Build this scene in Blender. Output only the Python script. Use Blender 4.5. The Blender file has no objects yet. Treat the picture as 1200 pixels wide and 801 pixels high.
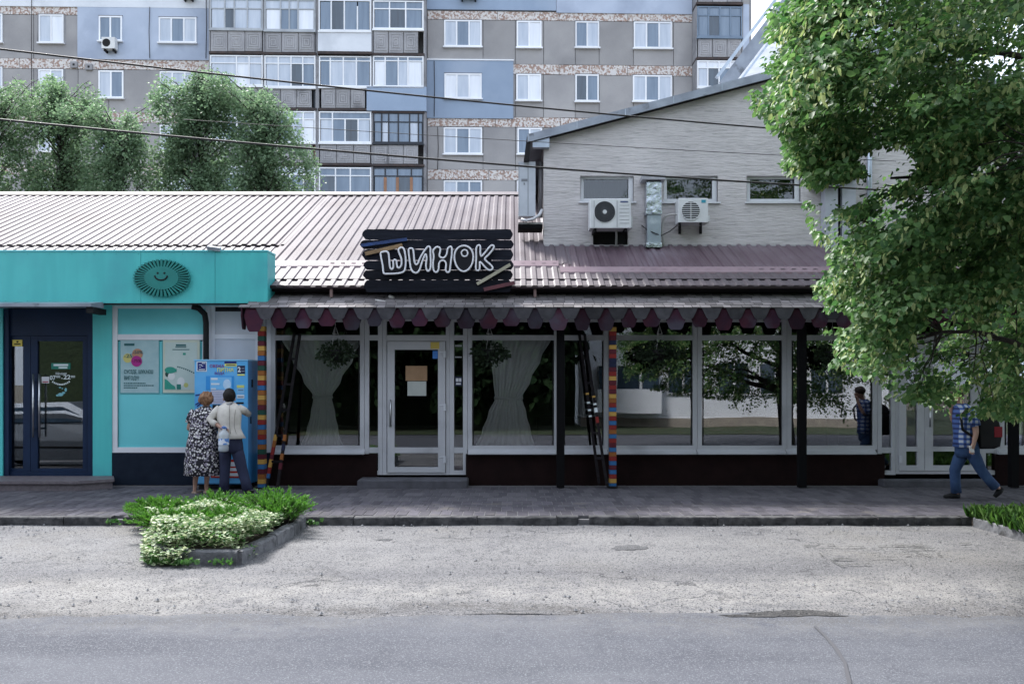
import bpy, bmesh, math, random
import numpy as np
from mathutils import Vector, Matrix, noise as mnoise
R = math.radians
rng = random.Random(7)
nrng = np.random.default_rng(5)
SC = bpy.context.scene
COL = SC.collection

# ------------------------------------------------------------------ camera
F, CX, V0, H = 1000.0, 600.0, 450.0, 1.77      # focal length (photo px), principal column, horizon row, eye height
cam = bpy.data.cameras.new('camera')
cam.sensor_width = 36.0
cam.lens = 36.0 * F / 1200.0
cam.shift_y = (V0 - 400.5) / 1200.0
cam.clip_end = 3000
cam_o = bpy.data.objects.new('camera', cam)
cam_o.location = (0, 0, H)
cam_o.rotation_euler = (R(90), 0, 0)
COL.objects.link(cam_o)
SC.camera = cam_o

# ------------------------------------------------------------------ sky and sun (bright hazy day, veiled sun high behind the shops)
SUN_EL, SUN_AZ = R(50), R(-36)                 # azimuth from +Y towards +X
world = bpy.data.worlds.new('World')
SC.world = world
world.use_nodes = True
wt = world.node_tree
bg = wt.nodes['Background']
sky = wt.nodes.new('ShaderNodeTexSky')
sky.sky_type = 'NISHITA'
sky.sun_disc = False
sky.sun_elevation = SUN_EL
sky.sun_rotation = SUN_AZ
sky.air_density = 1.0
sky.dust_density = 4.0
sky.ozone_density = 1.0
veil = wt.nodes.new('ShaderNodeMix'); veil.data_type = 'RGBA'      # a thin even layer of white cloud over the whole sky
veil.inputs[0].default_value = .72
wt.links.new(sky.outputs[0], veil.inputs[6])
veil.inputs[7].default_value = (5.45, 6.0, 6.9, 1)
wt.links.new(veil.outputs[2], bg.inputs[0])
bg.inputs[1].default_value = 0.12
sun = bpy.data.lights.new('sun', 'SUN')
sun.energy = 3.0
sun.angle = R(12)
sun.color = (1.0, 0.98, 0.96)
sun_o = bpy.data.objects.new('sun', sun)
sd = Vector((math.sin(SUN_AZ) * math.cos(SUN_EL), math.cos(SUN_AZ) * math.cos(SUN_EL), math.sin(SUN_EL)))
sun_o.rotation_euler = sd.to_track_quat('Z', 'Y').to_euler()
sun_o.location = (-10, 30, 40)
COL.objects.link(sun_o)
SC.view_settings.view_transform = 'Standard'
SC.view_settings.look = 'None'
SC.view_settings.gamma = 1
SC.view_settings.exposure = 1.55
SC.cycles.max_bounces = 8
SC.cycles.transparent_max_bounces = 12

# ------------------------------------------------------------------ helpers
def P(u, v, Y):
    """point of the place seen at column u, row v of the photograph, Y metres away"""
    return Vector(((u - CX) * Y / F, Y, H + (V0 - v) * Y / F))
def X(u, Y): return (u - CX) * Y / F
def Z(v, Y): return H + (V0 - v) * Y / F

class MB:
    def __init__(s): s.v = []; s.f = []; s.m = []; s.mi = 0; s.smooth = []
    def add(s, vs, fs, sm=False):
        b = len(s.v); s.v += [tuple(p) for p in vs]
        for f in fs: s.f.append(tuple(b + i for i in f)); s.m.append(s.mi); s.smooth.append(sm)
        return s
    def box(s, x0, y0, z0, x1, y1, z1):
        if x0 > x1: x0, x1 = x1, x0
        if y0 > y1: y0, y1 = y1, y0
        if z0 > z1: z0, z1 = z1, z0
        return s.add([(x0,y0,z0),(x1,y0,z0),(x1,y1,z0),(x0,y1,z0),(x0,y0,z1),(x1,y0,z1),(x1,y1,z1),(x0,y1,z1)],
                     [(0,3,2,1),(4,5,6,7),(0,1,5,4),(1,2,6,5),(2,3,7,6),(3,0,4,7)])
    def pbox(s, u0, v0, u1, v1, Y, d):
        """box whose front face fills the photo rectangle at distance Y and is d deep (behind)"""
        return s.box(X(u0,Y), Y, Z(v1,Y), X(u1,Y), Y + d, Z(v0,Y))
    def bev(s, x0, y0, z0, x1, y1, z1, b):
        """box with chamfered vertical and top edges"""
        if x0 > x1: x0, x1 = x1, x0
        vs = []
        for z, i in ((z0, 0), (z1 - b, 0), (z1, b)):
            for (px, py) in ((x0+i+b,y0+i),(x1-i-b,y0+i),(x1-i,y0+i+b),(x1-i,y1-i-b),(x1-i-b,y1-i),(x0+i+b,y1-i),(x0+i,y1-i-b),(x0+i,y0+i+b)):
                vs.append((px, py, z))
        fs = [tuple(range(7,-1,-1)), tuple(range(16,24))]
        for r in (0, 8):
            for k in range(8):
                fs.append((r+k, r+(k+1)%8, r+8+(k+1)%8, r+8+k))
        return s.add(vs, fs)
    def obox(s, c, ax, ay, az, hx, hy, hz):
        c, ax, ay, az = Vector(c), Vector(ax).normalized(), Vector(ay).normalized(), Vector(az).normalized()
        vs = [c + ax*hx*i + ay*hy*j + az*hz*k for k in (-1,1) for (i,j) in ((-1,-1),(1,-1),(1,1),(-1,1))]
        return s.add(vs, [(0,3,2,1),(4,5,6,7),(0,1,5,4),(1,2,6,5),(2,3,7,6),(3,0,4,7)])
    def bar(s, a, b, w, t, up=(0,1,0)):
        """rectangular bar from a to b; w in the cross direction, t along up"""
        a, b = Vector(a), Vector(b); d = (b - a); up = Vector(up)
        side = d.cross(up).normalized(); u2 = side.cross(d).normalized()
        return s.obox((a+b)/2, d, side, u2, d.length/2, w/2, t/2)
    def prism(s, poly, y0, y1):
        """polygon of (x, z) extruded from y0 (front) to y1"""
        n = len(poly)
        vs = [(x, y0, z) for x, z in poly] + [(x, y1, z) for x, z in poly]
        fs = [tuple(range(n)), tuple(range(2*n-1, n-1, -1))] + [(i, i+n, (i+1)%n+n, (i+1)%n) for i in range(n)]
        return s.add(vs, fs)
    def zprism(s, poly, z0, z1):
        n = len(poly)
        vs = [(x, y, z0) for x, y in poly] + [(x, y, z1) for x, y in poly]
        fs = [tuple(range(n-1,-1,-1)), tuple(range(n, 2*n))] + [(i, (i+1)%n, (i+1)%n+n, i+n) for i in range(n)]
        return s.add(vs, fs)
    def tube(s, pts, r, n=6, closed=False, sm=True):
        pts = [Vector(p) for p in pts]; N = len(pts)
        rs = r if isinstance(r, (list, tuple)) else [r]*N
        vs = []; ref = None
        for i, p in enumerate(pts):
            a = pts[(i-1) % N] if (closed or i > 0) else p
            b = pts[(i+1) % N] if (closed or i < N-1) else p
            t = (b - a)
            t = t.normalized() if t.length > 1e-9 else Vector((0,0,1))
            if ref is None: ref = Vector((0,1,0)) if abs(t.y) < .8 else Vector((1,0,0))
            u = t.cross(ref)
            if u.length < 1e-4: u = t.cross(Vector((1,0.1,0)))
            u.normalize(); w = t.cross(u); ref = -w if False else ref
            for k in range(n):
                an = 2*math.pi*k/n
                vs.append(p + (u*math.cos(an) + w*math.sin(an))*rs[i])
        fs = []
        for i in range(N if closed else N-1):
            j = (i+1) % N
            for k in range(n):
                fs.append((i*n+k, i*n+(k+1)%n, j*n+(k+1)%n, j*n+k))
        if not closed: fs += [tuple(range(n-1,-1,-1)), tuple((N-1)*n+k for k in range(n))]
        return s.add(vs, fs, sm)
    def loft(s, rings, cap=True, sm=True):
        n = len(rings[0]); vs = [p for r in rings for p in r]; fs = []
        for i in range(len(rings)-1):
            for k in range(n): fs.append((i*n+k, i*n+(k+1)%n, (i+1)*n+(k+1)%n, (i+1)*n+k))
        if cap: fs += [tuple(range(n-1,-1,-1)), tuple((len(rings)-1)*n+k for k in range(n))]
        return s.add(vs, fs, sm)
    def ball(s, c, rx, ry, rz, n=10, m=6):
        rings = []
        for i in range(m+1):
            t = math.pi*(i/m)*0.98+0.03
            rings.append([(c[0]+rx*math.sin(t)*math.cos(2*math.pi*k/n), c[1]+ry*math.sin(t)*math.sin(2*math.pi*k/n), c[2]-rz*math.cos(t)) for k in range(n)])
        return s.loft(rings)
    def mesh(s, name, mats):
        me = bpy.data.meshes.new(name)
        me.from_pydata(s.v, [], s.f)
        for m in (mats if isinstance(mats, (list, tuple)) else [mats]): me.materials.append(m)
        me.polygons.foreach_set('material_index', s.m)
        me.polygons.foreach_set('use_smooth', s.smooth)
        me.update()
        return me

def linkobj(name, me, parent=None, loc=None, rot=None):
    o = bpy.data.objects.new(name, me); COL.objects.link(o)
    if parent is not None:
        o.parent = parent
        if loc is None: o.location = -wl(parent)
        else: o.location = Vector(loc) - wl(parent)
    elif loc is not None: o.location = loc
    if rot is not None: o.rotation_euler = rot
    return o
def wl(o):
    w = Vector((0,0,0))
    while o is not None: w += o.location; o = o.parent
    return w
def part(name, mb, mat, parent, label=None, kind=None):
    o = linkobj(name, mb.mesh(name, mat), parent)
    if label: o['label'] = label
    if kind: o['kind'] = kind
    return o
def tag(o, label, cat, group=None):
    o['label'] = label; o['category'] = cat
    if group: o['group'] = group
    return o
def thing(name, label, cat, loc=(0,0,0), group=None):
    o = bpy.data.objects.new(name, None); COL.objects.link(o); o.location = loc
    o.empty_display_size = .2
    return tag(o, label, cat, group)
def single(name, mb, mat, label, cat, group=None, org=None):
    me = mb.mesh(name, mat)
    o = linkobj(name, me)
    if org is not None:
        me.transform(Matrix.Translation(-Vector(org))); o.location = org
    return tag(o, label, cat, group)
def struct(name, mb, mat, parent=None):
    o = linkobj(name, mb.mesh(name, mat), parent); o['kind'] = 'structure'; return o

# ------------------------------------------------------------------ materials
def new_mat(name):
    m = bpy.data.materials.new(name); m.use_nodes = True
    return m, m.node_tree, m.node_tree.nodes['Principled BSDF']
def rgb(c): return (c[0], c[1], c[2], 1)
def M(name, c1, c2=None, scale=4.0, rough=.7, bump=0.0, bscale=60.0, metal=0.0, spec=.5, detail=5, stretch=None,
      rand=0.0, contrast=(.35,.65), c3=None, s3=.6, con3=(.55,.7), coat=0):
    m, t, b = new_mat(name); N, L = t.nodes, t.links
    b.inputs['Roughness'].default_value = rough
    b.inputs['Metallic'].default_value = metal
    b.inputs['Specular IOR Level'].default_value = spec
    b.inputs['Coat Weight'].default_value = coat
    geo = N.new('ShaderNodeNewGeometry')
    vec = geo.outputs['Position']
    if stretch:
        mp = N.new('ShaderNodeMapping'); mp.inputs['Scale'].default_value = stretch
        L.new(vec, mp.inputs[0]); vec = mp.outputs[0]
    col = None
    if c2 is not None:
        n1 = N.new('ShaderNodeTexNoise'); n1.inputs['Scale'].default_value = scale; n1.inputs['Detail'].default_value = detail
        n1.inputs['Roughness'].default_value = .6
        L.new(vec, n1.inputs['Vector'])
        mr = N.new('ShaderNodeMapRange'); mr.inputs[1].default_value = contrast[0]; mr.inputs[2].default_value = contrast[1]
        L.new(n1.outputs[0], mr.inputs[0])
        mx = N.new('ShaderNodeMix'); mx.data_type = 'RGBA'
        mx.inputs[6].default_value = rgb(c1); mx.inputs[7].default_value = rgb(c2)
        L.new(mr.outputs[0], mx.inputs[0]); col = mx.outputs[2]
    if c3 is not None:
        n3 = N.new('ShaderNodeTexNoise'); n3.inputs['Scale'].default_value = s3; n3.inputs['Detail'].default_value = 6
        L.new(geo.outputs['Position'], n3.inputs['Vector'])
        mr = N.new('ShaderNodeMapRange'); mr.inputs[1].default_value = con3[0]; mr.inputs[2].default_value = con3[1]
        L.new(n3.outputs[0], mr.inputs[0])
        mx = N.new('ShaderNodeMix'); mx.data_type = 'RGBA'
        if col: L.new(col, mx.inputs[6])
        else: mx.inputs[6].default_value = rgb(c1)
        mx.inputs[7].default_value = rgb(c3); L.new(mr.outputs[0], mx.inputs[0]); col = mx.outputs[2]
    if rand:
        oi = N.new('ShaderNodeObjectInfo')
        hs = N.new('ShaderNodeHueSaturation')
        mr = N.new('ShaderNodeMapRange'); mr.inputs[3].default_value = 1-rand; mr.inputs[4].default_value = 1+rand
        L.new(oi.outputs['Random'], mr.inputs[0]); L.new(mr.outputs[0], hs.inputs['Value'])
        if col: L.new(col, hs.inputs['Color'])
        else: hs.inputs['Color'].default_value = rgb(c1)
        col = hs.outputs[0]
    if col: L.new(col, b.inputs['Base Color'])
    else: b.inputs['Base Color'].default_value = rgb(c1)
    if bump:
        n2 = N.new('ShaderNodeTexNoise'); n2.inputs['Scale'].default_value = bscale; n2.inputs['Detail'].default_value = 4
        L.new(vec, n2.inputs['Vector'])
        bp = N.new('ShaderNodeBump'); bp.inputs['Strength'].default_value = 1; bp.inputs['Distance'].default_value = bump
        L.new(n2.outputs[0], bp.inputs['Height']); L.new(bp.outputs[0], b.inputs['Normal'])
    return m

def leaf_mat(name, c1, c2, trans=.35, rough=.45, spec=.5):
    m, t, b = new_mat(name); N, L = t.nodes, t.links
    geo = N.new('ShaderNodeNewGeometry')
    mx = N.new('ShaderNodeMix'); mx.data_type = 'RGBA'
    mx.inputs[6].default_value = rgb(c1); mx.inputs[7].default_value = rgb(c2)
    L.new(geo.outputs['Random Per Island'], mx.inputs[0])
    L.new(mx.outputs[2], b.inputs['Base Color'])
    b.inputs['Roughness'].default_value = rough; b.inputs['Specular IOR Level'].default_value = spec
    tr = N.new('ShaderNodeBsdfTranslucent')
    hs = N.new('ShaderNodeHueSaturation'); hs.inputs['Value'].default_value = 1.5; hs.inputs['Saturation'].default_value = 1.1
    L.new(mx.outputs[2], hs.inputs['Color']); L.new(hs.outputs[0], tr.inputs[0])
    ms = N.new('ShaderNodeMixShader'); ms.inputs[0].default_value = trans
    L.new(b.outputs[0], ms.inputs[1]); L.new(tr.outputs[0], ms.inputs[2])
    L.new(ms.outputs[0], N['Material Output'].inputs[0])
    return m

def glass_mat(name, tint=(.6,.62,.65), ior=2.0, rough=0.0, wav=0.0):
    m, t, b = new_mat(name); N, L = t.nodes, t.links
    N.remove(b)
    tr = N.new('ShaderNodeBsdfTransparent'); tr.inputs[0].default_value = rgb(tint)
    gl = N.new('ShaderNodeBsdfGlossy'); gl.inputs['Roughness'].default_value = rough
    gl.inputs[0].default_value = (.95,.97,1,1)
    fr = N.new('ShaderNodeFresnel'); fr.inputs[0].default_value = ior
    if wav:
        ge = N.new('ShaderNodeNewGeometry')
        ns = N.new('ShaderNodeTexNoise'); ns.inputs['Scale'].default_value = 1.3; ns.inputs['Detail'].default_value = 0
        L.new(ge.outputs['Position'], ns.inputs['Vector'])
        bp = N.new('ShaderNodeBump'); bp.inputs['Distance'].default_value = wav
        L.new(ns.outputs[0], bp.inputs['Height']); L.new(bp.outputs[0], gl.inputs['Normal'])
    ms = N.new('ShaderNodeMixShader')
    L.new(fr.outputs[0], ms.inputs[0]); L.new(tr.outputs[0], ms.inputs[1]); L.new(gl.outputs[0], ms.inputs[2])
    L.new(ms.outputs[0], N['Material Output'].inputs[0])
    return m

def ground_mat(name, base, dark, light, speck, fine=140, bump=.006, patch=None, dust=None, cracks=0, tracks=None):
    """stony surface: broad patches, fine grain, dark and light specks"""
    m, t, b = new_mat(name); N, L = t.nodes, t.links
    geo = N.new('ShaderNodeNewGeometry'); pos = geo.outputs['Position']
    def nz(s, d=4, r=.55):
        n = N.new('ShaderNodeTexNoise'); n.inputs['Scale'].default_value = s; n.inputs['Detail'].default_value = d
        n.inputs['Roughness'].default_value = r; L.new(pos, n.inputs['Vector']); return n.outputs[0]
    def mrange(x, a, c):
        r = N.new('ShaderNodeMapRange'); r.inputs[1].default_value = a; r.inputs[2].default_value = c; L.new(x, r.inputs[0]); return r.outputs[0]
    def mix(f, a, c):
        x = N.new('ShaderNodeMix'); x.data_type = 'RGBA'; L.new(f, x.inputs[0])
        for s, val in ((6, a), (7, c)):
            if isinstance(val, tuple): x.inputs[s].default_value = rgb(val)
            else: L.new(val, x.inputs[s])
        return x.outputs[2]
    def nzs(s, sc, d=5, r=.6):
        mp = N.new('ShaderNodeMapping'); mp.inputs['Scale'].default_value = sc; L.new(pos, mp.inputs[0])
        n = N.new('ShaderNodeTexNoise'); n.inputs['Scale'].default_value = s; n.inputs['Detail'].default_value = d; n.inputs['Roughness'].default_value = r
        L.new(mp.outputs[0], n.inputs['Vector']); return n.outputs[0]
    def math_(op, a, b_):
        m_ = N.new('ShaderNodeMath'); m_.operation = op
        for i_, q in enumerate((a, b_)):
            if isinstance(q, (int, float)): m_.inputs[i_].default_value = q
            else: L.new(q, m_.inputs[i_])
        return m_.outputs[0]
    c = mix(mrange(nz(.55, 6, .65), .38, .62), base, light)
    c = mix(math_('MULTIPLY', mrange(nz(1.7, 7, .75), .53, .66), .8), c, dark)
    if patch: c = mix(mrange(nz(.33, 5, .6), .52, .68), c, patch)
    sx = N.new('ShaderNodeSeparateXYZ'); L.new(pos, sx.inputs[0])
    if tracks:        # faint lengthwise wear and stains
        c = mix(math_('MULTIPLY', mrange(nzs(1.0, (.12, 1.1, 1)), .45, .68), .8), c, tracks)
        c = mix(math_('MULTIPLY', mrange(nz(.9, 6, .7), .60, .68), .7), c, dark)
    for (yc, hw, dcol, am) in (dust or ()):      # loose grit gathered along a line of the yard
        dist = math_('ABSOLUTE', math_('SUBTRACT', math_('ADD', sx.outputs[1], math_('MULTIPLY', math_('SUBTRACT', nzs(.8, (.5, 1, 1)), .5), 1.6)), yc), 0)
        k_ = math_('MULTIPLY', mrange(dist, hw, hw*.25), math_('MULTIPLY', mrange(nz(4.5, 6, .75), .36, .60), am))
        c = mix(k_, c, dcol)
    if cracks:
        nd = N.new('ShaderNodeTexNoise'); nd.inputs['Scale'].default_value = 2.2; nd.inputs['Detail'].default_value = 6; L.new(pos, nd.inputs['Vector'])
        va = N.new('ShaderNodeVectorMath'); va.operation = 'MULTIPLY_ADD'; va.inputs[1].default_value = (.9,.9,.9); L.new(nd.outputs['Color'], va.inputs[0]); L.new(pos, va.inputs[2])
        ve = N.new('ShaderNodeTexVoronoi'); ve.feature = 'DISTANCE_TO_EDGE'; ve.inputs['Scale'].default_value = cracks; L.new(va.outputs[0], ve.inputs['Vector'])
        c = mix(math_('MULTIPLY', mrange(ve.outputs['Distance'], .014, .004), math_('MULTIPLY', mrange(nz(.7, 3), .45, .6), .75)), c, speck)
    c = mix(mrange(nz(fine*.45, 3, .7), .53, .70), c, dark); c = mix(math_('MULTIPLY', mrange(nz(fine*.14, 4, .75), .56, .66), .7), c, dark)
    vo = N.new('ShaderNodeTexVoronoi'); vo.inputs['Scale'].default_value = fine*.4; L.new(pos, vo.inputs['Vector'])
    sp = N.new('ShaderNodeSeparateColor'); L.new(vo.outputs['Color'], sp.inputs[0])
    k = N.new('ShaderNodeMath'); k.operation = 'GREATER_THAN'; k.inputs[1].default_value = .86; L.new(sp.outputs[0], k.inputs[0])
    c = mix(k.outputs[0], c, speck)
    k2 = N.new('ShaderNodeMath'); k2.operation = 'GREATER_THAN'; k2.inputs[1].default_value = .93; L.new(sp.outputs[1], k2.inputs[0])
    c = mix(k2.outputs[0], c, light)
    L.new(c, b.inputs['Base Color'])
    b.inputs['Roughness'].default_value = .9; b.inputs['Specular IOR Level'].default_value = .25
    ad = N.new('ShaderNodeMath'); ad.operation = 'ADD'; L.new(nz(fine*.5, 4, .7), ad.inputs[0]); L.new(vo.outputs['Distance'], ad.inputs[1])
    bp = N.new('ShaderNodeBump'); bp.inputs['Distance'].default_value = bump; L.new(ad.outputs[0], bp.inputs['Height'])
    L.new(bp.outputs[0], b.inputs['Normal'])
    return m

m_asphalt = ground_mat('asphalt', (.082,.086,.102), (.058,.061,.074), (.105,.109,.124), (.14,.147,.163), 330, .003, (.094,.098,.112), [(7.0,.75,(.15,.148,.15),1.0),(6.85,.22,(.06,.06,.064),.7)], 0, (.052,.055,.068))
m_lot = ground_mat('gravelly_asphalt', (.138,.137,.145), (.058,.058,.063), (.205,.202,.203), (.035,.035,.04), 230, .006, (.18,.172,.16), [(7.7,.85,(.27,.262,.252),.95),(6.98,.30,(.085,.08,.078),.9),(9.8,1.2,(.215,.213,.215),.7)], .55, (.115,.115,.125))
m_dirt = ground_mat('ground_earth', (.16,.14,.11), (.08,.075,.06), (.22,.2,.16), (.05,.05,.04), 60, .01)
m_lawn = M('lawn_grass', (.025,.042,.016), (.045,.06,.024), 1.5, .9, .03, 40, c3=(.06,.055,.032))
m_joint = M('sand_joint', (.14,.137,.142), (.095,.092,.098), 9, .95, .003)
m_tile = M('paving_tile', (.058,.054,.067), (.09,.084,.098), 3, .9, .002, 90, rand=.25, c3=(.105,.096,.095), spec=.25, s3=2.5)
m_kerb = M('kerb_concrete', (.085,.083,.085), (.03,.03,.033), 7, .95, .02, 14, contrast=(.4,.62), c3=(.018,.018,.019), s3=2.2)
m_kerb_pale = M('kerb_pale_concrete', (.17,.172,.182), (.085,.087,.094), 7, .95, .010, 30, rand=.2, c3=(.05,.05,.052), s3=3.5, con3=(.55,.68))
m_soil = M('soil', (.06,.045,.035), (.03,.025,.02), 12, 1, .02, 30)
m_teal = M('teal_panel', (.068,.47,.465), (.056,.425,.425), 1.6, .42, .004, 2.5, c3=(.055,.345,.38), s3=1.1, con3=(.5,.72), contrast=(.4,.6), stretch=(2.2,2.2,.22))
m_teal_lt = M('teal_infill', (.145,.57,.61), (.125,.52,.56), .9, .4, c3=(.11,.475,.51), s3=.5)
m_white = M('white_frame', (.70,.71,.74), (.60,.61,.65), 2.0, .35, contrast=(.3,.8))
m_white_r = M('white_frame_shaded', (.46,.47,.50), (.38,.39,.425), 2.0, .5, contrast=(.3,.8), c3=(.30,.305,.33), s3=1.5, con3=(.55,.75))  # white frames under the awning, with its shade put into the colour
m_white2 = M('white_panel', (.56,.58,.62), (.47,.49,.53), 1.5, .4, contrast=(.3,.8))
m_navy = M('navy_frame', (.005,.015,.042), (.007,.02,.055), 2, .5, spec=.2)
m_navybase = M('navy_plinth', (.006,.011,.022), (.010,.017,.03), 4, .8, .002, spec=.15)
m_plinth = M('brown_plinth', (.008,.004,.004), (.013,.006,.006), 3, .9, .003, 30, spec=.12)
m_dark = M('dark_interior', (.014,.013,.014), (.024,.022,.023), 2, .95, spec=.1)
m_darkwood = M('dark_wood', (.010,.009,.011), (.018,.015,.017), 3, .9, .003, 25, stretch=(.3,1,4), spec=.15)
m_glass = glass_mat('window_glass', (.96,.97,.98), 1.95, 0, .0012)
m_glass_door = glass_mat('door_glass', (.6,.63,.66), 1.9)
m_glass_up = glass_mat('upper_glass', (.5,.53,.55), 1.7)
m_roof = M('roof_metal_sky_pale', (.092,.075,.085), (.125,.108,.119), 1.1, .6, rand=.12, c3=(.068,.050,.057), s3=.8, con3=(.5,.75), spec=.15, stretch=(1.5,.25,1))  # same metal as the plum sheets; sky reflection put in as paler colour
m_roof2 = M('roof_metal_plum', (.085,.053,.068), (.115,.08,.098), 1.4, .45, rand=.07, c3=(.14,.108,.126), s3=1.1, con3=(.5,.72), spec=.6, stretch=(1.5,.25,1))
m_roof_low = M('roof_metal_low', (.095,.075,.085), (.068,.053,.06), 1.8, .6, rand=.08, c3=(.11,.085,.093), s3=2.5, spec=.6)
m_flash = M('flashing_plum', (.19,.125,.145), (.23,.16,.18), 2, .4)
m_zinc = M('zinc', (.42,.47,.53), (.30,.35,.41), 2.5, .32, metal=.55, c3=(.5,.55,.6), s3=5)
m_greyroof = M('grey_sheet_metal', (.30,.33,.38), (.20,.22,.26), 2.2, .4, metal=.3, c3=(.12,.13,.15), s3=4, con3=(.6,.7))
m_gable = None
m_acw = M('white_casing', (.68,.69,.69), (.58,.59,.60), 4, .45, rand=.05)
m_black = M('black_paint', (.009,.009,.010), None, rough=.7, spec=.25)
m_blacksoft = M('black_matt', (.006,.006,.007), None, rough=.95, spec=.1)
m_cable = M('black_cable', (.015,.013,.013), None, rough=.7)
m_steel = M('brushed_steel', (.55,.56,.58), (.45,.46,.48), 20, .28, metal=1)

def cladding_mat():
    m, t, b = new_mat('gable_cladding'); N, L = t.nodes, t.links
    geo = N.new('ShaderNodeNewGeometry')
    mp = N.new('ShaderNodeMapping'); mp.inputs['Scale'].default_value = (1.7, 1.7, 14); L.new(geo.outputs['Position'], mp.inputs[0])
    n1 = N.new('ShaderNodeTexNoise'); n1.inputs['Scale'].default_value = 2.3; n1.inputs['Detail'].default_value = 5; n1.inputs['Roughness'].default_value = .62; n1.inputs['Distortion'].default_value = .25
    L.new(mp.outputs[0], n1.inputs['Vector'])
    r = N.new('ShaderNodeValToRGB'); e = r.color_ramp.elements
    e[0].position = .30; e[0].color = (.40,.38,.38,1); e[1].position = .56; e[1].color = (.62,.585,.58,1)
    x = e.new(.40); x.color = (.54,.51,.508,1)
    L.new(n1.outputs[0], r.inputs[0]); 
    n3 = N.new('ShaderNodeTexNoise'); n3.inputs['Scale'].default_value = .7; n3.inputs['Detail'].default_value = 4; L.new(geo.outputs['Position'], n3.inputs['Vector'])
    mr = N.new('ShaderNodeMapRange'); mr.inputs[1].default_value=.3; mr.inputs[2].default_value=.7; mr.inputs[3].default_value=.84; mr.inputs[4].default_value=1.06; L.new(n3.outputs[0], mr.inputs[0])
    hs = N.new('ShaderNodeHueSaturation'); L.new(r.outputs[0], hs.inputs['Color']); L.new(mr.outputs[0], hs.inputs['Value'])
    L.new(hs.outputs[0], b.inputs['Base Color'])
    bp = N.new('ShaderNodeBump'); bp.inputs['Distance'].default_value = .022; L.new(n1.outputs[0], bp.inputs['Height']); L.new(bp.outputs[0], b.inputs['Normal'])
    b.inputs['Roughness'].default_value = .85
    return m
m_gable = cladding_mat()

def voronoi_mat(name, scale, cols, rough=.8, thr=None, base=None, stretch=(1,1,1)):
    """small flecks of several colours (pebble-dash, printed cloth)"""
    m, t, b = new_mat(name); N, L = t.nodes, t.links
    tc = N.new('ShaderNodeTexCoord')
    mp = N.new('ShaderNodeMapping'); mp.inputs['Scale'].default_value = stretch; L.new(tc.outputs['Object'], mp.inputs[0])
    vo = N.new('ShaderNodeTexVoronoi'); vo.inputs['Scale'].default_value = scale; L.new(mp.outputs[0], vo.inputs['Vector'])
    sp = N.new('ShaderNodeSeparateColor'); L.new(vo.outputs['Color'], sp.inputs[0])
    r = N.new('ShaderNodeValToRGB'); r.color_ramp.interpolation = 'CONSTANT'; e = r.color_ramp.elements
    e[0].position = 0; e[0].color = rgb(cols[0]); e[1].position = 1/len(cols); e[1].color = rgb(cols[1])
    for i, c in enumerate(cols[2:], 2): x = e.new(i/len(cols)); x.color = rgb(c)
    L.new(sp.outputs[0], r.inputs[0]); col = r.outputs[0]
    if thr is not None:
        k = N.new('ShaderNodeMath'); k.operation = 'GREATER_THAN'; k.inputs[1].default_value = thr; L.new(vo.outputs['Distance'], k.inputs[0])
        mx = N.new('ShaderNodeMix'); mx.data_type = 'RGBA'; L.new(k.outputs[0], mx.inputs[0]); L.new(col, mx.inputs[6]); mx.inputs[7].default_value = rgb(base); col = mx.outputs[2]
    L.new(col, b.inputs['Base Color']); b.inputs['Roughness'].default_value = rough
    return m
m_mosaic = voronoi_mat('pebble_mosaic', 13, [(.55,.52,.5),(.32,.22,.18),(.58,.56,.56),(.42,.36,.33),(.6,.58,.56),(.28,.2,.17)])
def flat(name, c, rough=.6, metal=0):
    if name in bpy.data.materials: return bpy.data.materials[name]
    return M(name, c, None, rough=rough, metal=metal, spec=.3)

# ------------------------------------------------------------------ text on things
def text_mesh(s, size, ext=.002, bold=0.0):
    cu = bpy.data.curves.new('lettering', 'FONT'); cu.body = s; cu.size = size; cu.extrude = ext; cu.offset = bold
    cu.align_x = 'LEFT'; cu.resolution_u = 2
    o = bpy.data.objects.new('lettering', cu); COL.objects.link(o)
    bpy.context.view_layer.update()
    me = bpy.data.meshes.new_from_object(o.evaluated_get(bpy.context.evaluated_depsgraph_get()))
    bpy.data.objects.remove(o); bpy.data.curves.remove(cu)
    return me
def text(s, u0, v1, Y, hpx, mat, parent, wpx=None, bold=0.0, name='lettering', tilt=0):
    """letters whose baseline starts at (u0, v1) and whose capitals are hpx high, standing on the plane Y"""
    size = hpx * Y / F / .72
    me = text_mesh(s, size, .0015, bold*size); me.materials.clear(); me.materials.append(mat)
    if wpx and len(me.vertices):
        xs = [v.co.x for v in me.vertices]; w = max(xs) - min(xs)
        k = wpx * Y / F / max(w, 1e-6)
        me.transform(Matrix.Diagonal((k,1,1,1)))
    me.transform(Matrix.Rotation(R(90), 4, 'X') @ Matrix.Rotation(tilt, 4, 'Z'))
    o = linkobj(name, me, parent, P(u0, v1, Y)); return o
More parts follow.
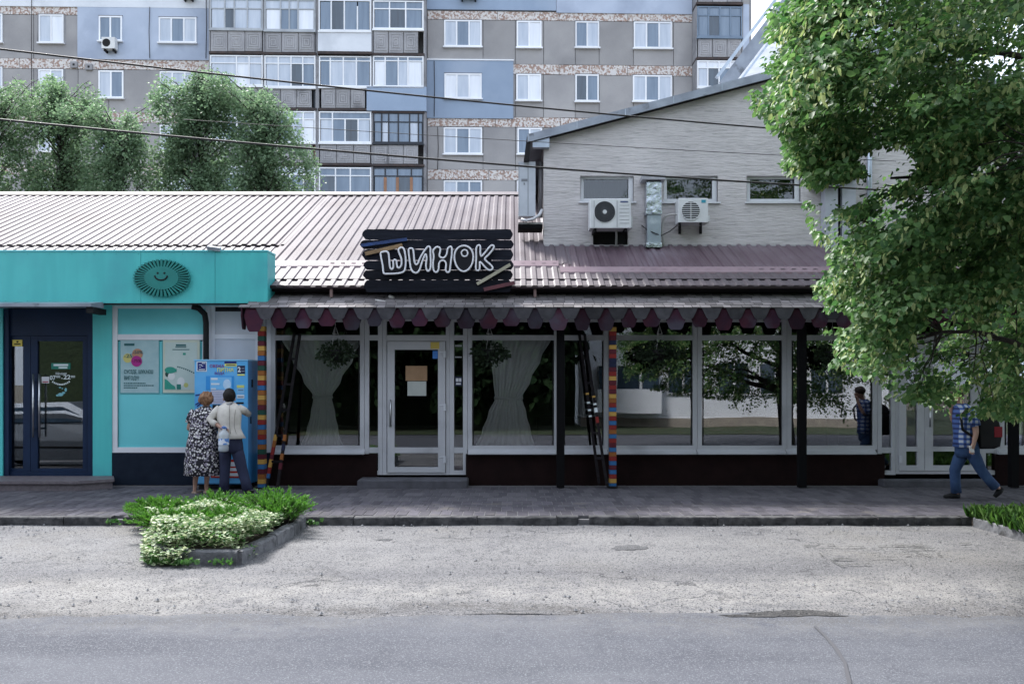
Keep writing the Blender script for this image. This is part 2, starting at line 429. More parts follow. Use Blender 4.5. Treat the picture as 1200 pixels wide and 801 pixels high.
# ================================================================== GROUND
GZ = -0.10
def sheet(x0, y0, x1, y1, z, nx=1, ny=1, f=None):
    mb = MB(); vs = []
    for j in range(ny+1):
        for i in range(nx+1):
            x = x0+(x1-x0)*i/nx; y = y0+(y1-y0)*j/ny
            vs.append((x, y, z + (f(x, y) if f else 0)))
    mb.add(vs, [(j*(nx+1)+i, j*(nx+1)+i+1, (j+1)*(nx+1)+i+1, (j+1)*(nx+1)+i) for j in range(ny) for i in range(nx)], True)
    return mb
struct('ground', sheet(-1500, -1500, 1500, 1500, GZ-.05), m_dirt)
def bumpy(x, y):
    return .010*mnoise.noise(Vector((x*.7, y*.9, 1))) + .006*mnoise.noise(Vector((x*2.6, y*3.1, 5))) + .003*mnoise.noise(Vector((x*8, y*8, 5)))
struct('parking_lot', sheet(-12.5, 5.6, 12.5, 11.7, GZ-.016, 250, 61, bumpy), m_lot)
# road: its far edge is ragged where the asphalt gives way to the lot
mb = MB(); n = 1400; top = []; bot = []
for i in range(n+1):
    x = -60 + 120*i/n
    e = 6.88 + .26*mnoise.noise(Vector((x*.33, 0, 3))) + .12*mnoise.noise(Vector((x*1.1, 0, 8))) + .08*mnoise.noise(Vector((x*3.7, 0, 8))) if abs(x) < 14 else 6.88
    top.append((x, e, GZ+.008)); bot.append((x, e+.12, GZ-.03))
vs = [(-60+120*i/n, -1.2, GZ+.012) for i in range(n+1)] + top + bot
mb.add(vs, [(i, i+1, n+2+i, n+1+i) for i in range(n)] + [(n+1+i, n+2+i, 2*n+3+i, 2*n+2+i) for i in range(n)])
struct('road', mb, m_asphalt)
struct('lot_beyond', sheet(-60, 6.9, -12.5, 11.6, GZ-.012), m_lot)
struct('lot_beyond', sheet(12.5, 6.9, 60, 11.6, GZ-.012), m_lot)
# a wandering crack sealed with tar, and worn holes along the asphalt edge
mb = MB()
pts = [(955,735),(968,748),(980,762),(990,778),(995,800),(996,830)]
pl = [P(u, v, 1.87/(v-V0)*F) for u, v in pts]
L_ = []; R_ = []
for i, p in enumerate(pl):
    w = .011 + .006*rng.random(); L_.append((p.x-w, p.y, GZ+.016)); R_.append((p.x+w, p.y, GZ+.016))
mb.add(L_+R_, [(i, len(pl)+i, len(pl)+i+1, i+1) for i in range(len(pl)-1)])
struct('road_crack', mb, flat('tar', (.07,.07,.078), .8))
def surf(x, y):
    return max(GZ-.016+bumpy(x, y), GZ+.0115 if y < 6.6 else -9, GZ+.009 if y < 7.1 else -9)
def blob(cx, cy, rx, ry, z, seed, n=44, m=6):
    vs = [(cx, cy, surf(cx, cy)+z)]
    for r in range(1, m+1):
        for k in range(n):
            a = 2*math.pi*k/n; q = (1 + .5*mnoise.noise(Vector((math.cos(a)*1.8, math.sin(a)*1.8, seed))) + .35*mnoise.noise(Vector((math.cos(a)*6, math.sin(a)*6, seed))))*r/m
            x, y = cx+rx*q*math.cos(a), cy+ry*q*math.sin(a); vs.append((x, y, surf(x, y)+z))
    fs = [(0, 1+k, 1+(k+1) % n) for k in range(n)]
    for r in range(m-1): fs += [(1+r*n+k, 1+(r+1)*n+k, 1+(r+1)*n+(k+1) % n, 1+r*n+(k+1) % n) for k in range(n)]
    return MB().add(vs, fs, True)
def gp(u, v): 
    Y = 1.87/(v-V0)*F; return X(u, Y), Y
m_pot = ground_mat('broken_asphalt', (.085,.085,.09), (.05,.05,.052), (.17,.165,.16), (.03,.03,.03), 190, .012)
m_pot2 = ground_mat('worn_asphalt', (.075,.076,.083), (.045,.046,.05), (.125,.125,.13), (.03,.03,.033), 230, .008)
m_dust = ground_mat('pale_dust', (.19,.19,.2), (.13,.13,.14), (.24,.238,.24), (.06,.06,.065), 260, .004)
m_sand = ground_mat('sandy_grit', (.19,.165,.135), (.12,.105,.09), (.25,.235,.21), (.08,.07,.06), 190, .008)
m_pot3 = ground_mat('crumbled_edge', (.045,.044,.046), (.025,.025,.027), (.10,.098,.096), (.02,.02,.022), 160, .012)
spots = [(938,719.5,.40,.085,m_pot3),(890,722.5,.28,.04,m_pot3),(452,631,.08,.06,m_pot2),(735,640,.2,.14,m_pot2),(598,717,.35,.02,m_pot2)]
for k, (u, v, rx, ry, mt) in enumerate(spots):
    x, y = gp(u, v)
    struct('pothole' if mt is m_pot else 'worn_patch', blob(x, y, rx, ry, .0035+.0004*k/4, k*7.3), mt)  # dark patches of worn and crumbled asphalt
# old paving joints that show through the lot on the right
mb = MB(); m_joint_dark = flat('weedy_joint', (.055,.055,.05), .95)
for (a, b) in (((945,638),(985,663)),((960,641),(1080,638)),((1030,640),(1062,660)),((1055,638),(1098,655)),((1072,639),(1110,653)),((975,655),(1060,652)),((1068,640),(1135,636)),((940,640),(975,637)),((985,662),(1020,660)),((1048,644),(1095,642)),((1060,650),(1105,648))):
    pa, pb = gp(*a), gp(*b)
    K = 7; pp = []
    for i in range(K+1):
        t = i/K; pp.append((pa[0]+(pb[0]-pa[0])*t + rng.uniform(-.025,.025), pa[1]+(pb[1]-pa[1])*t + rng.uniform(-.025,.025)))
    for i in range(K):
        if rng.random() < .3: continue
        q0, q1 = pp[i], pp[i+1]; w = rng.uniform(.006, .016)
        mb.add([(q0[0]-w*.5,q0[1]-w,GZ+.004),(q0[0]+w*.5,q0[1]+w,GZ+.004),(q1[0]+w*.5,q1[1]+w,GZ+.004),(q1[0]-w*.5,q1[1]-w,GZ+.004)],[(0,1,2,3)])
o = struct('paving_joint', mb, m_joint_dark)
# loose stones
mb = MB()
for i in range(1500):
    x = rng.uniform(-8.5, 8.5); y = rng.choice((rng.uniform(6.7, 11.4), rng.uniform(6.5, 7.6), rng.uniform(10.6,11.45)))
    r = rng.choice((.006,.008,.010,.012,.018)) * rng.uniform(.8,1.3)
    z = GZ-.012+r*.3
    mb.add([(x+r*rng.uniform(.7,1.2),y,z),(x,y+r,z),(x-r*rng.uniform(.7,1.2),y,z),(x,y-r,z),(x,y,z+r*.9),(x,y,z-r)],[(0,1,4),(1,2,4),(2,3,4),(3,0,4)])
o = linkobj('gravel', mb.mesh('gravel', M('grey_stones', (.30,.30,.31), (.10,.10,.105), 40, .9))); o['kind'] = 'stuff'; o['label'] = 'loose grey gravel scattered over the parking lot'

# ------------------------------------------------------------------ pavement of small blocks
KY = 11.42                                   # front of the kerb
pav = struct('pavement', MB().box(-30, KY+.13, GZ-.06, 30, 15.3, -.006), m_joint)
tw, tl = .150, .40
tile = MB().bev(-tw/2+.006, -tl/2+.006, -.03, tw/2-.006, tl/2-.006, 0, .004).mesh('paving_tile', m_tile)
half = MB().bev(-tw/2+.004, -tl/4+.004, -.03, tw/2-.004, tl/4-.004, 0, .004).mesh('paving_tile_half', m_tile)
far = MB(); cnt = 0; y = KY+.135
ncol = int(19/tw)
for r_ in range(9):
    L0 = tl if r_ not in (2, 5) else tl/2
    for c in range(-ncol//2, ncol//2):
        x = c*tw + (.5*tw if r_ % 2 else 0); yc = y + L0/2
        dz = rng.uniform(-.003, .0025)
        if r_ in (0,1,3) and abs(x) < 7.05 and cnt < 290:
            o = linkobj('paving_tile', tile, pav, (x, yc, dz)); cnt += 1
            o.rotation_euler = (rng.uniform(-.006,.006), rng.uniform(-.012,.012), rng.uniform(-.008,.008))
        else:
            far.bev(x-tw/2+.006, yc-L0/2+.006, -.03, x+tw/2-.006, yc+L0/2-.006, dz, .004)
    y += L0
# per-block shade of the joined blocks comes from the island
m_tile2, t_, b_ = new_mat('paving_tile_far')
g_ = t_.nodes.new('ShaderNodeNewGeometry'); r_ = t_.nodes.new('ShaderNodeValToRGB'); e_ = r_.color_ramp.elements
e_[0].color = (.05,.047,.059,1); e_[1].color = (.095,.089,.102,1); t_.links.new(g_.outputs['Random Per Island'], r_.inputs[0])
n_ = t_.nodes.new('ShaderNodeTexNoise'); n_.inputs['Scale'].default_value = 2.5; n_.inputs['Detail'].default_value = 6; t_.links.new(g_.outputs['Position'], n_.inputs['Vector'])
x_ = t_.nodes.new('ShaderNodeMix'); x_.data_type = 'RGBA'; x_.blend_type = 'MULTIPLY'; x_.inputs[0].default_value = .6; t_.links.new(r_.outputs[0], x_.inputs[6])
rr_ = t_.nodes.new('ShaderNodeValToRGB'); rr_.color_ramp.elements[0].position = .3; rr_.color_ramp.elements[0].color = (.55,.55,.57,1); rr_.color_ramp.elements[1].position = .65; t_.links.new(n_.outputs[0], rr_.inputs[0]); t_.links.new(rr_.outputs[0], x_.inputs[7])
t_.links.new(x_.outputs[2], b_.inputs['Base Color']); b_.inputs['Roughness'].default_value = .85
o = linkobj('paving_tile_field', far.mesh('paving_tile_field', m_tile2), pav); o['kind'] = 'stuff'
# worn strip of old setting mortar along the kerb is part of the kerb tops; kerb stones, each its own
kerb = struct('kerb', MB().box(-30, KY+.02, GZ-.06, 30, KY+.128, -.045), m_joint)
def rough_stone(lx, ly, lz, seed, amp=.012, nx=14):
    """a worn concrete kerb stone: chamfered block with chipped faces"""
    prof = [(0,-.16),(0,-.02),(.006,-.008),(.022,0),(ly,0),(ly,-.16)]
    rings = []
    for i in range(nx+1):
        x = -lx/2 + lx*i/nx; ring = []
        for (yy, zz) in prof:
            k = 0 if zz < -.1 or yy > .05 else 1
            e = 1.8 if i in (0, nx) else 1
            ring.append((x, yy + k*e*amp*(mnoise.noise(Vector((x*9, seed, zz*30))) + .35), zz*lz/.16 - (k*e*amp*.9*abs(mnoise.noise(Vector((x*7+3, seed, 2)))) if zz > -.03 else 0)))
        rings.append(ring)
    return MB().loft(rings, True, False)
x = -9.6; k = 0
joints = [-7.9,-6.75,-5.62]
edges = [-9.4,-8.3,-7.15,-6.0,-5.36] + [-5.22,-4.2,-3.15] + [-2.12,-1.58,-.47,.60,.895] + [1.03,1.70,2.75,3.8,4.9,5.4,6.02] + [6.9,7.9,8.9,9.9]
for a, b in zip(edges[:-1], edges[1:]):
    if b - a < .2: continue            # the gaps where a stone is missing
    o = linkobj('kerb_stone', rough_stone(b-a-.012, .13, .16, k*3.7).mesh('kerb_stone', m_kerb), kerb, ((a+b)/2, KY+rng.uniform(-.015,.01), rng.uniform(-.008,.004)))
    o.rotation_euler = (0, rng.uniform(-.006,.006), rng.uniform(-.008,.008)); k += 1

# ================================================================== THE LOW BUILDING WITH THE RESTAURANT
WY = 15.0
low = thing('low_building', 'long single storey restaurant with white framed windows under corrugated metal roof', 'building', (0, WY, 0))
# body: rear and side walls, ceiling, dark room inside
mb = MB()
mb.box(X(247,WY)+.002, 18.4, 0, 11.5, 18.6, 3.3)
mb.box(X(318,WY)-.25, WY+.14, 0, X(318,WY)-.05, 18.4, 3.3)
mb.box(11.3, WY+.14, 0, 11.5, 18.4, 3.3)
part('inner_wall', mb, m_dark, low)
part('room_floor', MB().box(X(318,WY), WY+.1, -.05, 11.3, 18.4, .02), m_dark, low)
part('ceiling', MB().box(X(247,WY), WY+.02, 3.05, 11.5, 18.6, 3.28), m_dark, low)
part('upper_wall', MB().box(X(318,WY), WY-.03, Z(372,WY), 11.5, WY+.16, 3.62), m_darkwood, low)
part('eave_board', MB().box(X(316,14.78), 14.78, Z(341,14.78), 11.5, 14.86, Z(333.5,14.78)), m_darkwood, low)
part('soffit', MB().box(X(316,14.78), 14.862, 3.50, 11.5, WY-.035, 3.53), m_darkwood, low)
part('gutter', MB().tube([P(316,336,14.70), P(1240,336,14.70)], .035, 8), flat('gutter_plum', (.05,.035,.04), .5), low)
for u in (388, 627, 985):
    part('roof_prop', MB().box(X(u-1.6,14.72), 14.72, Z(348,14.72), X(u+1.6,14.72), 14.77, Z(336,14.72)), flat('rusty_prop', (.22,.15,.14), .7), low)
# plinths
for (a, b) in ((317,442),(546,1036),(1166,1420)):
    part('plinth', MB().box(X(a,WY), WY-.03, -.02, X(b,WY), WY+.12, Z(531.5,WY)), m_plinth, low)

def frame_mesh(u0, v0, u1, v1, Y, bars_v, bars_h, bw=5.0, depth=.07):
    """outer frame plus extra upright and cross bars (photo px), butted end to end"""
    mb = MB(); s = Y/F
    x0, x1, zt, zb = X(u0,Y), X(u1,Y), Z(v0,Y), Z(v1,Y); w = bw*s
    mb.box(x0, Y, zb, x0+w, Y+depth, zt); mb.box(x1-w, Y, zb, x1, Y+depth, zt)
    for z0, z1 in ((zt-w, zt), (zb, zb+w)): mb.box(x0+w, Y+.003, z0, x1-w, Y+depth-.003, z1)
    for (a, b) in bars_h: mb.box(x0+w, Y+.006, Z(b,Y), x1-w, Y+depth-.006, Z(a,Y))
    for (a, b, va, vb) in bars_v: mb.box(X(a,Y), Y+.009, Z(vb,Y), X(b,Y), Y+depth-.009, Z(va,Y))
    # thin inner bead that catches a line of shade
    return mb
def pane(u0, v0, u1, v1, Y, mat, parent, name='pane'):
    return part(name, MB().box(X(u0,Y), Y, Z(v1,Y), X(u1,Y), Y+.012, Z(v0,Y)), mat, parent)
def sill(u0, u1, v0, v1, Y, parent):
    mb = MB(); x0, x1 = X(u0,Y), X(u1,Y)
    mb.add([(x0,Y,Z(v1,Y)),(x1,Y,Z(v1,Y)),(x1,Y+.13,Z(v0,Y)),(x0,Y+.13,Z(v0,Y)),(x0,Y,Z(v1,Y)-.025),(x1,Y,Z(v1,Y)-.025),(x1,Y+.13,Z(v1,Y)-.03),(x0,Y+.13,Z(v1,Y)-.03)],
           [(0,1,2,3),(4,7,6,5),(0,4,5,1),(1,5,6,2),(2,6,7,3),(3,7,4,0)])
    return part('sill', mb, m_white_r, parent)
for (a, b) in ((317.2,427),(548,654.5),(655,712.7),(713,817),(817.4,922),(922.4,1028),(1172,1280),(1280.4,1400)):
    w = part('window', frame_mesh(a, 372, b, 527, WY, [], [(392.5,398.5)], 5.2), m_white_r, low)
    pane(a+5, 377, b-5, 393, WY+.035, m_glass, w)
    pane(a+5, 398, b-5, 522, WY+.035, m_glass, w)
    sill(a+.3, b-.3, 526, 530.5, WY-.11, w)
    for sx in (a+6.2, b-7.2):    # dark gasket beads
        part('gasket', MB().pbox(sx, 399, sx+1, 521.5, WY+.022, .012), m_black, w)
for (a, b, vb) in ((427.4,448,556),(527,547.6,556),(1028.4,1049.6,556),(1150.4,1171.6,556)):
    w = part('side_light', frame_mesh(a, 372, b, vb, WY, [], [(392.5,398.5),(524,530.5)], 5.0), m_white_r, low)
    for (va, vc) in ((377,393),(398,525),(530,vb-5)): pane(a+4.8, va, b-4.8, vc, WY+.035, m_glass, w)
# entrance door
def door(name, u0, v0, u1, v1, Y, gl, mat, glm, label=None):
    d = part(name, MB().pbox(u0, v0, gl[0], v1, Y, .07).pbox(gl[2], v0, u1, v1, Y, .07).pbox(gl[0], v0, gl[2], gl[1], Y+.003, .064)
             .pbox(gl[0], gl[3], gl[2], gl[4], Y+.003, .064).pbox(gl[0], gl[5], gl[2], v1, Y+.003, .064), mat, low, label)
    pane(gl[0]-.5, gl[1]-.5, gl[2]+.5, gl[3]+.5, Y+.035, glm, d)
    pane(gl[0]-.5, gl[4]-.5, gl[2]+.5, gl[5]+.5, Y+.035, glm, d)
    return d
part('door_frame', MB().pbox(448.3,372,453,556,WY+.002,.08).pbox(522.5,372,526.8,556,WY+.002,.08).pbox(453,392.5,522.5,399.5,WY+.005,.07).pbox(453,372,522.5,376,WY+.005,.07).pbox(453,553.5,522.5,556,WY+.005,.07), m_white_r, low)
pane(453,376,522.5,393,WY+.04,m_glass,low)
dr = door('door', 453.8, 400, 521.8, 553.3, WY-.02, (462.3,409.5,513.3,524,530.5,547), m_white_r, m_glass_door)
hd = MB(); 
for v in (470, 497): hd.bar(P(457.6,v,WY-.02), P(457.6,v,WY-.09), .02, .03, (0,0,1))
hd.tube([P(457.6,468,WY-.09), P(457.6,499,WY-.09)], .014, 8); hd.pbox(456.2,474,459,500,WY-.024,.003)
part('handle', hd, m_steel, dr)
for v in (415, 477, 538): part('hinge', MB().pbox(519.5, v-4, 522.3, v+4, WY-.045, .03).pbox(514.5,v-3.5,519.4,v-2,WY-.03,.009), m_white2, dr)
part('brown_paper', MB().pbox(475.3,428.5,500.5,446,WY-.012,.002), M('kraft_paper', (.30,.19,.11), (.26,.16,.09), 6, .9), dr, 'brown paper sheet taped in the door glass')
nt = part('paper_notice', MB().pbox(477.5,446.6,499.5,463.5,WY-.013,.002), M('paper', (.42,.44,.42), (.36,.39,.37), 6, .9), dr, 'white paper notice below the brown sheet')
part('yellow_sticker', MB().pbox(504.5,400.6,514.8,408.6,WY-.024,.003), flat('yellow_print', (.55,.42,.10), .6), dr)
part('blue_sticker', MB().pbox(507,411,513,420,WY-.012,.002), flat('blue_print', (.06,.2,.55), .6), dr)
st = part('card_sticker', MB().pbox(533,441,541.5,452,WY+.02,.002), flat('card_navy', (.01,.014,.045), .5), low)
part('card_mark', MB().pbox(534.2,443,537.4,447,WY+.017,.002).pbox(538,443,540.5,447,WY+.017,.002).pbox(534.5,448.6,540,450.4,WY+.017,.002), flat('card_white', (.6,.62,.66), .5), st)
part('opening_plate', MB().pbox(533,404,541,406,WY+.02,.002).pbox(533,417.5,541,419,WY+.02,.002), flat('grey_print', (.3,.31,.34), .6), low)
# double door at the right
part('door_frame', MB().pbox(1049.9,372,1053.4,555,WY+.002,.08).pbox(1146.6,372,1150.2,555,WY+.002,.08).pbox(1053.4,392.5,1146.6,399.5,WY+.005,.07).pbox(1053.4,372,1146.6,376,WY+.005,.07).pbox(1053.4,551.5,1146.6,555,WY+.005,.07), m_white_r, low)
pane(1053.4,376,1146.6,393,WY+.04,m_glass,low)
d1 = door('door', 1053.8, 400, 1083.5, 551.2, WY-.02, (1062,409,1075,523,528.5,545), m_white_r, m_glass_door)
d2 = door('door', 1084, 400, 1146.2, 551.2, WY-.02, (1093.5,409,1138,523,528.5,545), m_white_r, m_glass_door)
part('handle', MB().tube([P(1090,478,WY-.07), P(1090,500,WY-.07)], .014, 8).bar(P(1090,480,WY-.07),P(1090,480,WY-.02),.02,.02,(0,0,1)).bar(P(1090,498,WY-.07),P(1090,498,WY-.02),.02,.02,(0,0,1)), m_steel, d2)
for v in (420, 538): part('hinge', MB().pbox(1054.5, v-4, 1057.5, v+4, WY-.045, .03), m_white2, d1)
m_step = M('step_stone', (.085,.085,.10), (.055,.055,.065), 5, .9, .004, 40)
part('doorstep', MB().bev(X(419,14.55), 14.5, 0, X(548,14.55), WY-.04, Z(557,WY)-.02, .02), m_step, low)
part('doorstep', MB().bev(X(1033,14.8), 14.72, 0, X(1166,14.8), WY-.04, .12, .02), m_step, low)
# dark furniture silhouettes inside: a counter and two tables
part('counter', MB().box(.5, 17.2, .02, 5.5, 17.7, 1.1).box(6.5,17.0,.02,8,17.6,1.15), m_darkwood, low)

# corrugated roof ---------------------------------------------------------------
def zroof(y): return 3.50 + .45*(y - 14.7)
def corr(x0, nr, y0, y1, pitch=.195, h=.024, dz=0.0, crest=.07, ny=1, zf=zroof, wav=0.0):
    mb = MB(); prof = []
    tr = pitch - crest - .05
    for k in range(nr):
        b = x0 + k*pitch
        prof += [(b, 0), (b+tr, 0), (b+tr+.025, h), (b+tr+.025+crest, h)]
    prof.append((x0+nr*pitch, 0)); prof.append((x0+nr*pitch+.06, 0))
    vs = []
    for j in range(ny+1):
        y = y0 + (y1-y0)*j/ny
        for (x, z) in prof: vs.append((x, y, zf(y) + z + dz + wav*mnoise.noise(Vector((x*1.3, y*1.5, 2)))))
    n = len(prof)
    mb.add(vs, [(j*n+i, j*n+i+1, (j+1)*n+i+1, (j+1)*n+i) for j in range(ny) for i in range(n-1)])
    return mb
def roof_row(x0, x1, y0, y1, mat, nr=6, pitch=.195, dz=.0, name='roof_sheet', jit=.0):
    x = x0; k = 0
    while x < x1 - .01:
        q = min(nr, max(1, round((x1-x)/pitch)))
        part(name, corr(x+rng.uniform(-.006,.006), q, y0 - rng.uniform(0, jit), y1, pitch, dz=dz+.006*(k % 2)+rng.uniform(-.003,.003), ny=8, wav=.006), mat, low)
        x += q*pitch; k += 1
RX0 = -16.0
part('roof_deck', MB().add([(RX0,14.72,zroof(14.72)-.06),(11.4,14.72,zroof(14.72)-.06),(11.4,17.3,zroof(17.3)-.06),(.6,17.3,zroof(17.3)-.06),(.6,21.4,zroof(21.4)-.06),(RX0,21.4,zroof(21.4)-.06)],[(0,1,2,3,4,5)]), m_dark, low)
# lower course, all along the eave
roof_row(-4.62, 11.2, 14.66, 15.95, m_roof_low, dz=-.035, jit=.02)
roof_row(RX0, -4.62, 14.66, 17.15, m_roof_low, dz=-.035)
# upper sheets: left part reaches down to the overlap above the shop fascia, then stepped overlaps further right
roof_row(RX0, -4.62, 17.0, 21.4, m_roof, jit=.03)
roof_row(-4.62, .86, 15.76, 21.4, m_roof, jit=.0)
roof_row(.86, 11.2, 15.40, 16.98, m_roof2, jit=.0)
part('flashing', MB().add([(-4.62,15.70,zroof(15.70)+.0),(.86,15.70,zroof(15.70)+.0),(.86,15.84,zroof(15.84)+.05),(-4.62,15.84,zroof(15.84)+.05),(-4.62,15.69,zroof(15.70)-.05),(.86,15.69,zroof(15.70)-.05)],[(0,1,2,3),(4,5,1,0)]), m_flash, low)
part('flashing', MB().add([(.87,15.34,zroof(15.34)+.0),(11.2,15.34,zroof(15.34)+.0),(11.2,15.48,zroof(15.48)+.05),(.87,15.48,zroof(15.48)+.05),(.87,15.33,zroof(15.34)-.06),(11.2,15.33,zroof(15.34)-.06)],[(0,1,2,3),(4,5,1,0)]), m_flash, low)
# ridge cap and the far slope
part('ridge_cap', MB().add([(RX0,21.22,zroof(21.22)+.05),(.6,21.22,zroof(21.22)+.05),(.6,21.42,zroof(21.42)+.075),(RX0,21.42,zroof(21.42)+.075),(RX0,21.62,zroof(21.2)+.05),(.6,21.62,zroof(21.2)+.05)],[(0,1,2,3),(3,2,5,4)]), m_roof_low, low)
part('rear_slope', MB().add([(RX0,21.45,zroof(21.42)+.02),(.6,21.45,zroof(21.42)+.02),(.6,27.8,3.6),(RX0,27.8,3.6)],[(0,1,2,3)]), m_roof_low, low)
part('end_wall', MB().add([(RX0+.1,15,0),(RX0+.1,27.6,0),(RX0+.1,27.6,3.5),(RX0+.1,21.4,6.4),(RX0+.1,15,3.5)],[(0,1,2,3,4)]), m_white2, low)
part('rear_wall', MB().box(RX0+.2,27.5,0,.6,27.7,3.6), m_white2, low)
m_band = None

# ================================================================== AWNING over the restaurant front
aw = thing('awning', 'shingled lean-to awning with scalloped purple and grey edge on striped posts', 'awning', (0, 14.6, 0))
AX0, AX1, AF, AB = -4.56, 9.5, 14.28, WY-.035
zf_, zb_ = Z(360,AF), Z(345,WY)
def az(y): return zf_ + (zb_-zf_)*(y-AF)/(AB-AF)
mb = MB(); hip = .32
mb.add([(AX0,AF,zf_-.012),(AX1,AF,zf_-.012),(AX1,AB,zb_-.012),(AX0+hip,AB,zb_-.012)],[(0,1,2,3)])
mb.add([(AX0,AF,zf_-.03),(AX1,AF,zf_-.03),(AX1,AB,zb_-.03),(AX0+hip,AB,zb_-.03)],[(3,2,1,0)])
mb.add([(AX0,AF,zf_-.012),(AX0+hip,AB,zb_-.012),(AX0+hip,AB,zb_-.3),(AX0,AF,zf_-.03),(AX0,WY-.3,zf_-.03)],[(0,1,4)])
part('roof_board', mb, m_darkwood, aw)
m_shing, t_, b_ = new_mat('shingle_grey')
g_ = t_.nodes.new('ShaderNodeNewGeometry'); r_ = t_.nodes.new('ShaderNodeValToRGB')
r_.color_ramp.elements[0].color = (.085,.078,.08,1); r_.color_ramp.elements[1].color = (.23,.21,.215,1)
t_.links.new(g_.outputs['Random Per Island'], r_.inputs[0]); t_.links.new(r_.outputs[0], b_.inputs['Base Color']); b_.inputs['Roughness'].default_value = .9
mb = MB(); rows = 6
for j in range(rows):
    y0 = AF-.02 + (AB-AF+.02)*j/rows; y1 = y0 + (AB-AF)/rows*1.25
    x = AX0 + hip*max(0,(y0-AF)/(AB-AF)) - .02 + (.07 if j % 2 else 0)
    while x < AX1:
        w = rng.choice((.16,.18,.2,.14)); dz = rng.uniform(0,.008)
        za, zb2 = az(y0)+.012+dz, az(min(y1,AB))+.006
        mb.add([(x,y0,za),(x+w-.008,y0,za),(x+w-.008,min(y1,AB),zb2),(x,min(y1,AB),zb2),(x,y0,za-.014),(x+w-.008,y0,za-.014)],[(0,1,2,3),(4,5,1,0)])
        x += w
part('shingle', mb, m_shing, aw, kind='stuff')
# scalloped valance: six-sided hanging lobes and trapezoid tabs, each its own piece
m_lobe = M('lobe_plum', (.050,.014,.024), (.028,.012,.024), 3, .95, .003, 120, rand=.45, c3=(.045,.04,.055), s3=1.1, con3=(.48,.6), spec=.2)
m_tab = M('tab_grey', (.066,.064,.072), (.042,.041,.047), 6, .95, .003, 120, rand=.4, spec=.2)
s = AF/F; sp = 27.7*s
hexm = [(-.5*20*s,0),(-.62*20*s,-9*s),(-.40*20*s,-22*s),(-.28*20*s,-25*s),(.28*20*s,-25*s),(.40*20*s,-22*s),(.62*20*s,-9*s),(.5*20*s,0)]
lobe = MB().prism(hexm[::-1], 0, .012).mesh('valance_lobe', m_lobe)
tabp = [(-.6*20*s,0),(-.32*20*s,-12*s),(-.18*20*s,-14*s),(.18*20*s,-14*s),(.32*20*s,-12*s),(.6*20*s,0)]
tabm = MB().prism(tabp[::-1], 0, .010).mesh('valance_tab', m_tab)
x = X(353,AF) - sp*2 ; k = 0
while x < AX1:
    o = linkobj('valance_lobe', lobe, aw, (x, AF+.006+rng.uniform(0,.012), zf_-.008)); o.rotation_euler = (rng.uniform(-.1,.06), 0, rng.uniform(-.04,.04)); o.scale = (rng.uniform(.90,1.10), 1, rng.uniform(.84,1.12))
    o = linkobj('valance_tab', tabm, aw, (x+sp/2, AF-.012, zf_-.004)); o.rotation_euler = (rng.uniform(-.05,.03), 0, rng.uniform(-.03,.03))
    x += sp*rng.uniform(.95,1.05)
for k in range(3):     # lobes along the left return
    o = linkobj('valance_lobe', lobe, aw, (AX0+.03+.02*k, AF+.12+sp*.62*k, zf_-.006)); o.rotation_euler = (0,0,R(-88))
part('front_rail', MB().box(AX0+.06,AF+.045,zf_-.10,AX1,AF+.11,zf_-.035), m_darkwood, aw)
mb = MB()
for x in np.arange(AX0+.3, AX1, 1.15): mb.bar((x,AF+.11,zf_-.06),(x,AB,zb_-.06),.05,.07,(1,0,0))
part('rafter', mb, m_darkwood, aw)
bandcols = [flat('band_yellow',(.42,.25,.06),.7), flat('band_red',(.20,.018,.016),.7), flat('band_maroon',(.085,.01,.02),.7), flat('band_blue',(.025,.11,.27),.7), flat('band_orange',(.24,.085,.02),.7), flat('band_green',(.012,.055,.04),.7), flat('band_navy',(.01,.014,.045),.7)]
def post(u, v0, v1, Y, seq):
    p = part('post', MB().pbox(u-3.4, v0, u+3.6, v1, Y, .12), m_black, aw)
    n = len(seq); hv = (v1-v0)/n
    for i, c in enumerate(seq):
        o = part('painted_band', MB().box(X(u-4.0,Y), Y-.008, Z(v0+hv*(i+1),Y)+.003, X(u+4.0,Y), Y+.128, Z(v0+hv*i,Y)-.003), bandcols[c], p)
    part('foot_block', MB().pbox(u-6, v1-1.5, u+6, v1, Y-.03, .18), m_black, p)
post(306, 382, 572.5, 14.45, [0,1,5,2,0,4,3,2,5,4,0,1,3,4,0,4,2,5,0,1,3,4,1,3,4,5,2,0,3,2,4,0,3][:33])
post(718.3, 383, 571, 14.5, [0,1,2,6,0,2,1,6,6,2,1,0,2,1,2,0,4,1,3,0,1,3,1,4,3,1,2,3,4,1,3,2,3,1,0,3])
for u in (657, 941, 1190):
    part('post', MB().pbox(u-4.5, 382, u+4.5, 571, 14.5, .12), m_blacksoft, aw, 'plain black post of the awning')
# ================================================================== TEAL SHOP FRONT
shop = thing('shop_front', 'teal shop front with deep fascia and navy glass door at left of the restaurant', 'shop', (X(120,WY), WY, 0))
FY = 14.52
part('fascia', MB().box(-16, FY, Z(355,FY), X(165,FY)-.003, WY, Z(295,FY)).box(X(165,FY)+.003, FY, Z(355,FY), X(252,FY)-.003, WY, Z(295,FY)-.002).box(X(252,FY)+.003, FY, Z(355,FY), X(313.5,FY), WY, Z(295,FY)-.003), m_teal, shop)
part('fixing_screw', (lambda q: [q.pbox(u-.35, v-.35, u+.35, v+.35, FY-.005, .004) for u in list(range(6,312,26)) for v in (297.5,352.5)] and q)(MB()), flat('screw_teal',(.03,.22,.23),.5), shop, None, 'stuff')
part('fascia_cap', MB().box(-16, FY-.012, Z(295,FY)+.002, X(314,FY), WY, Z(295,FY)+.03), m_teal_lt, shop)
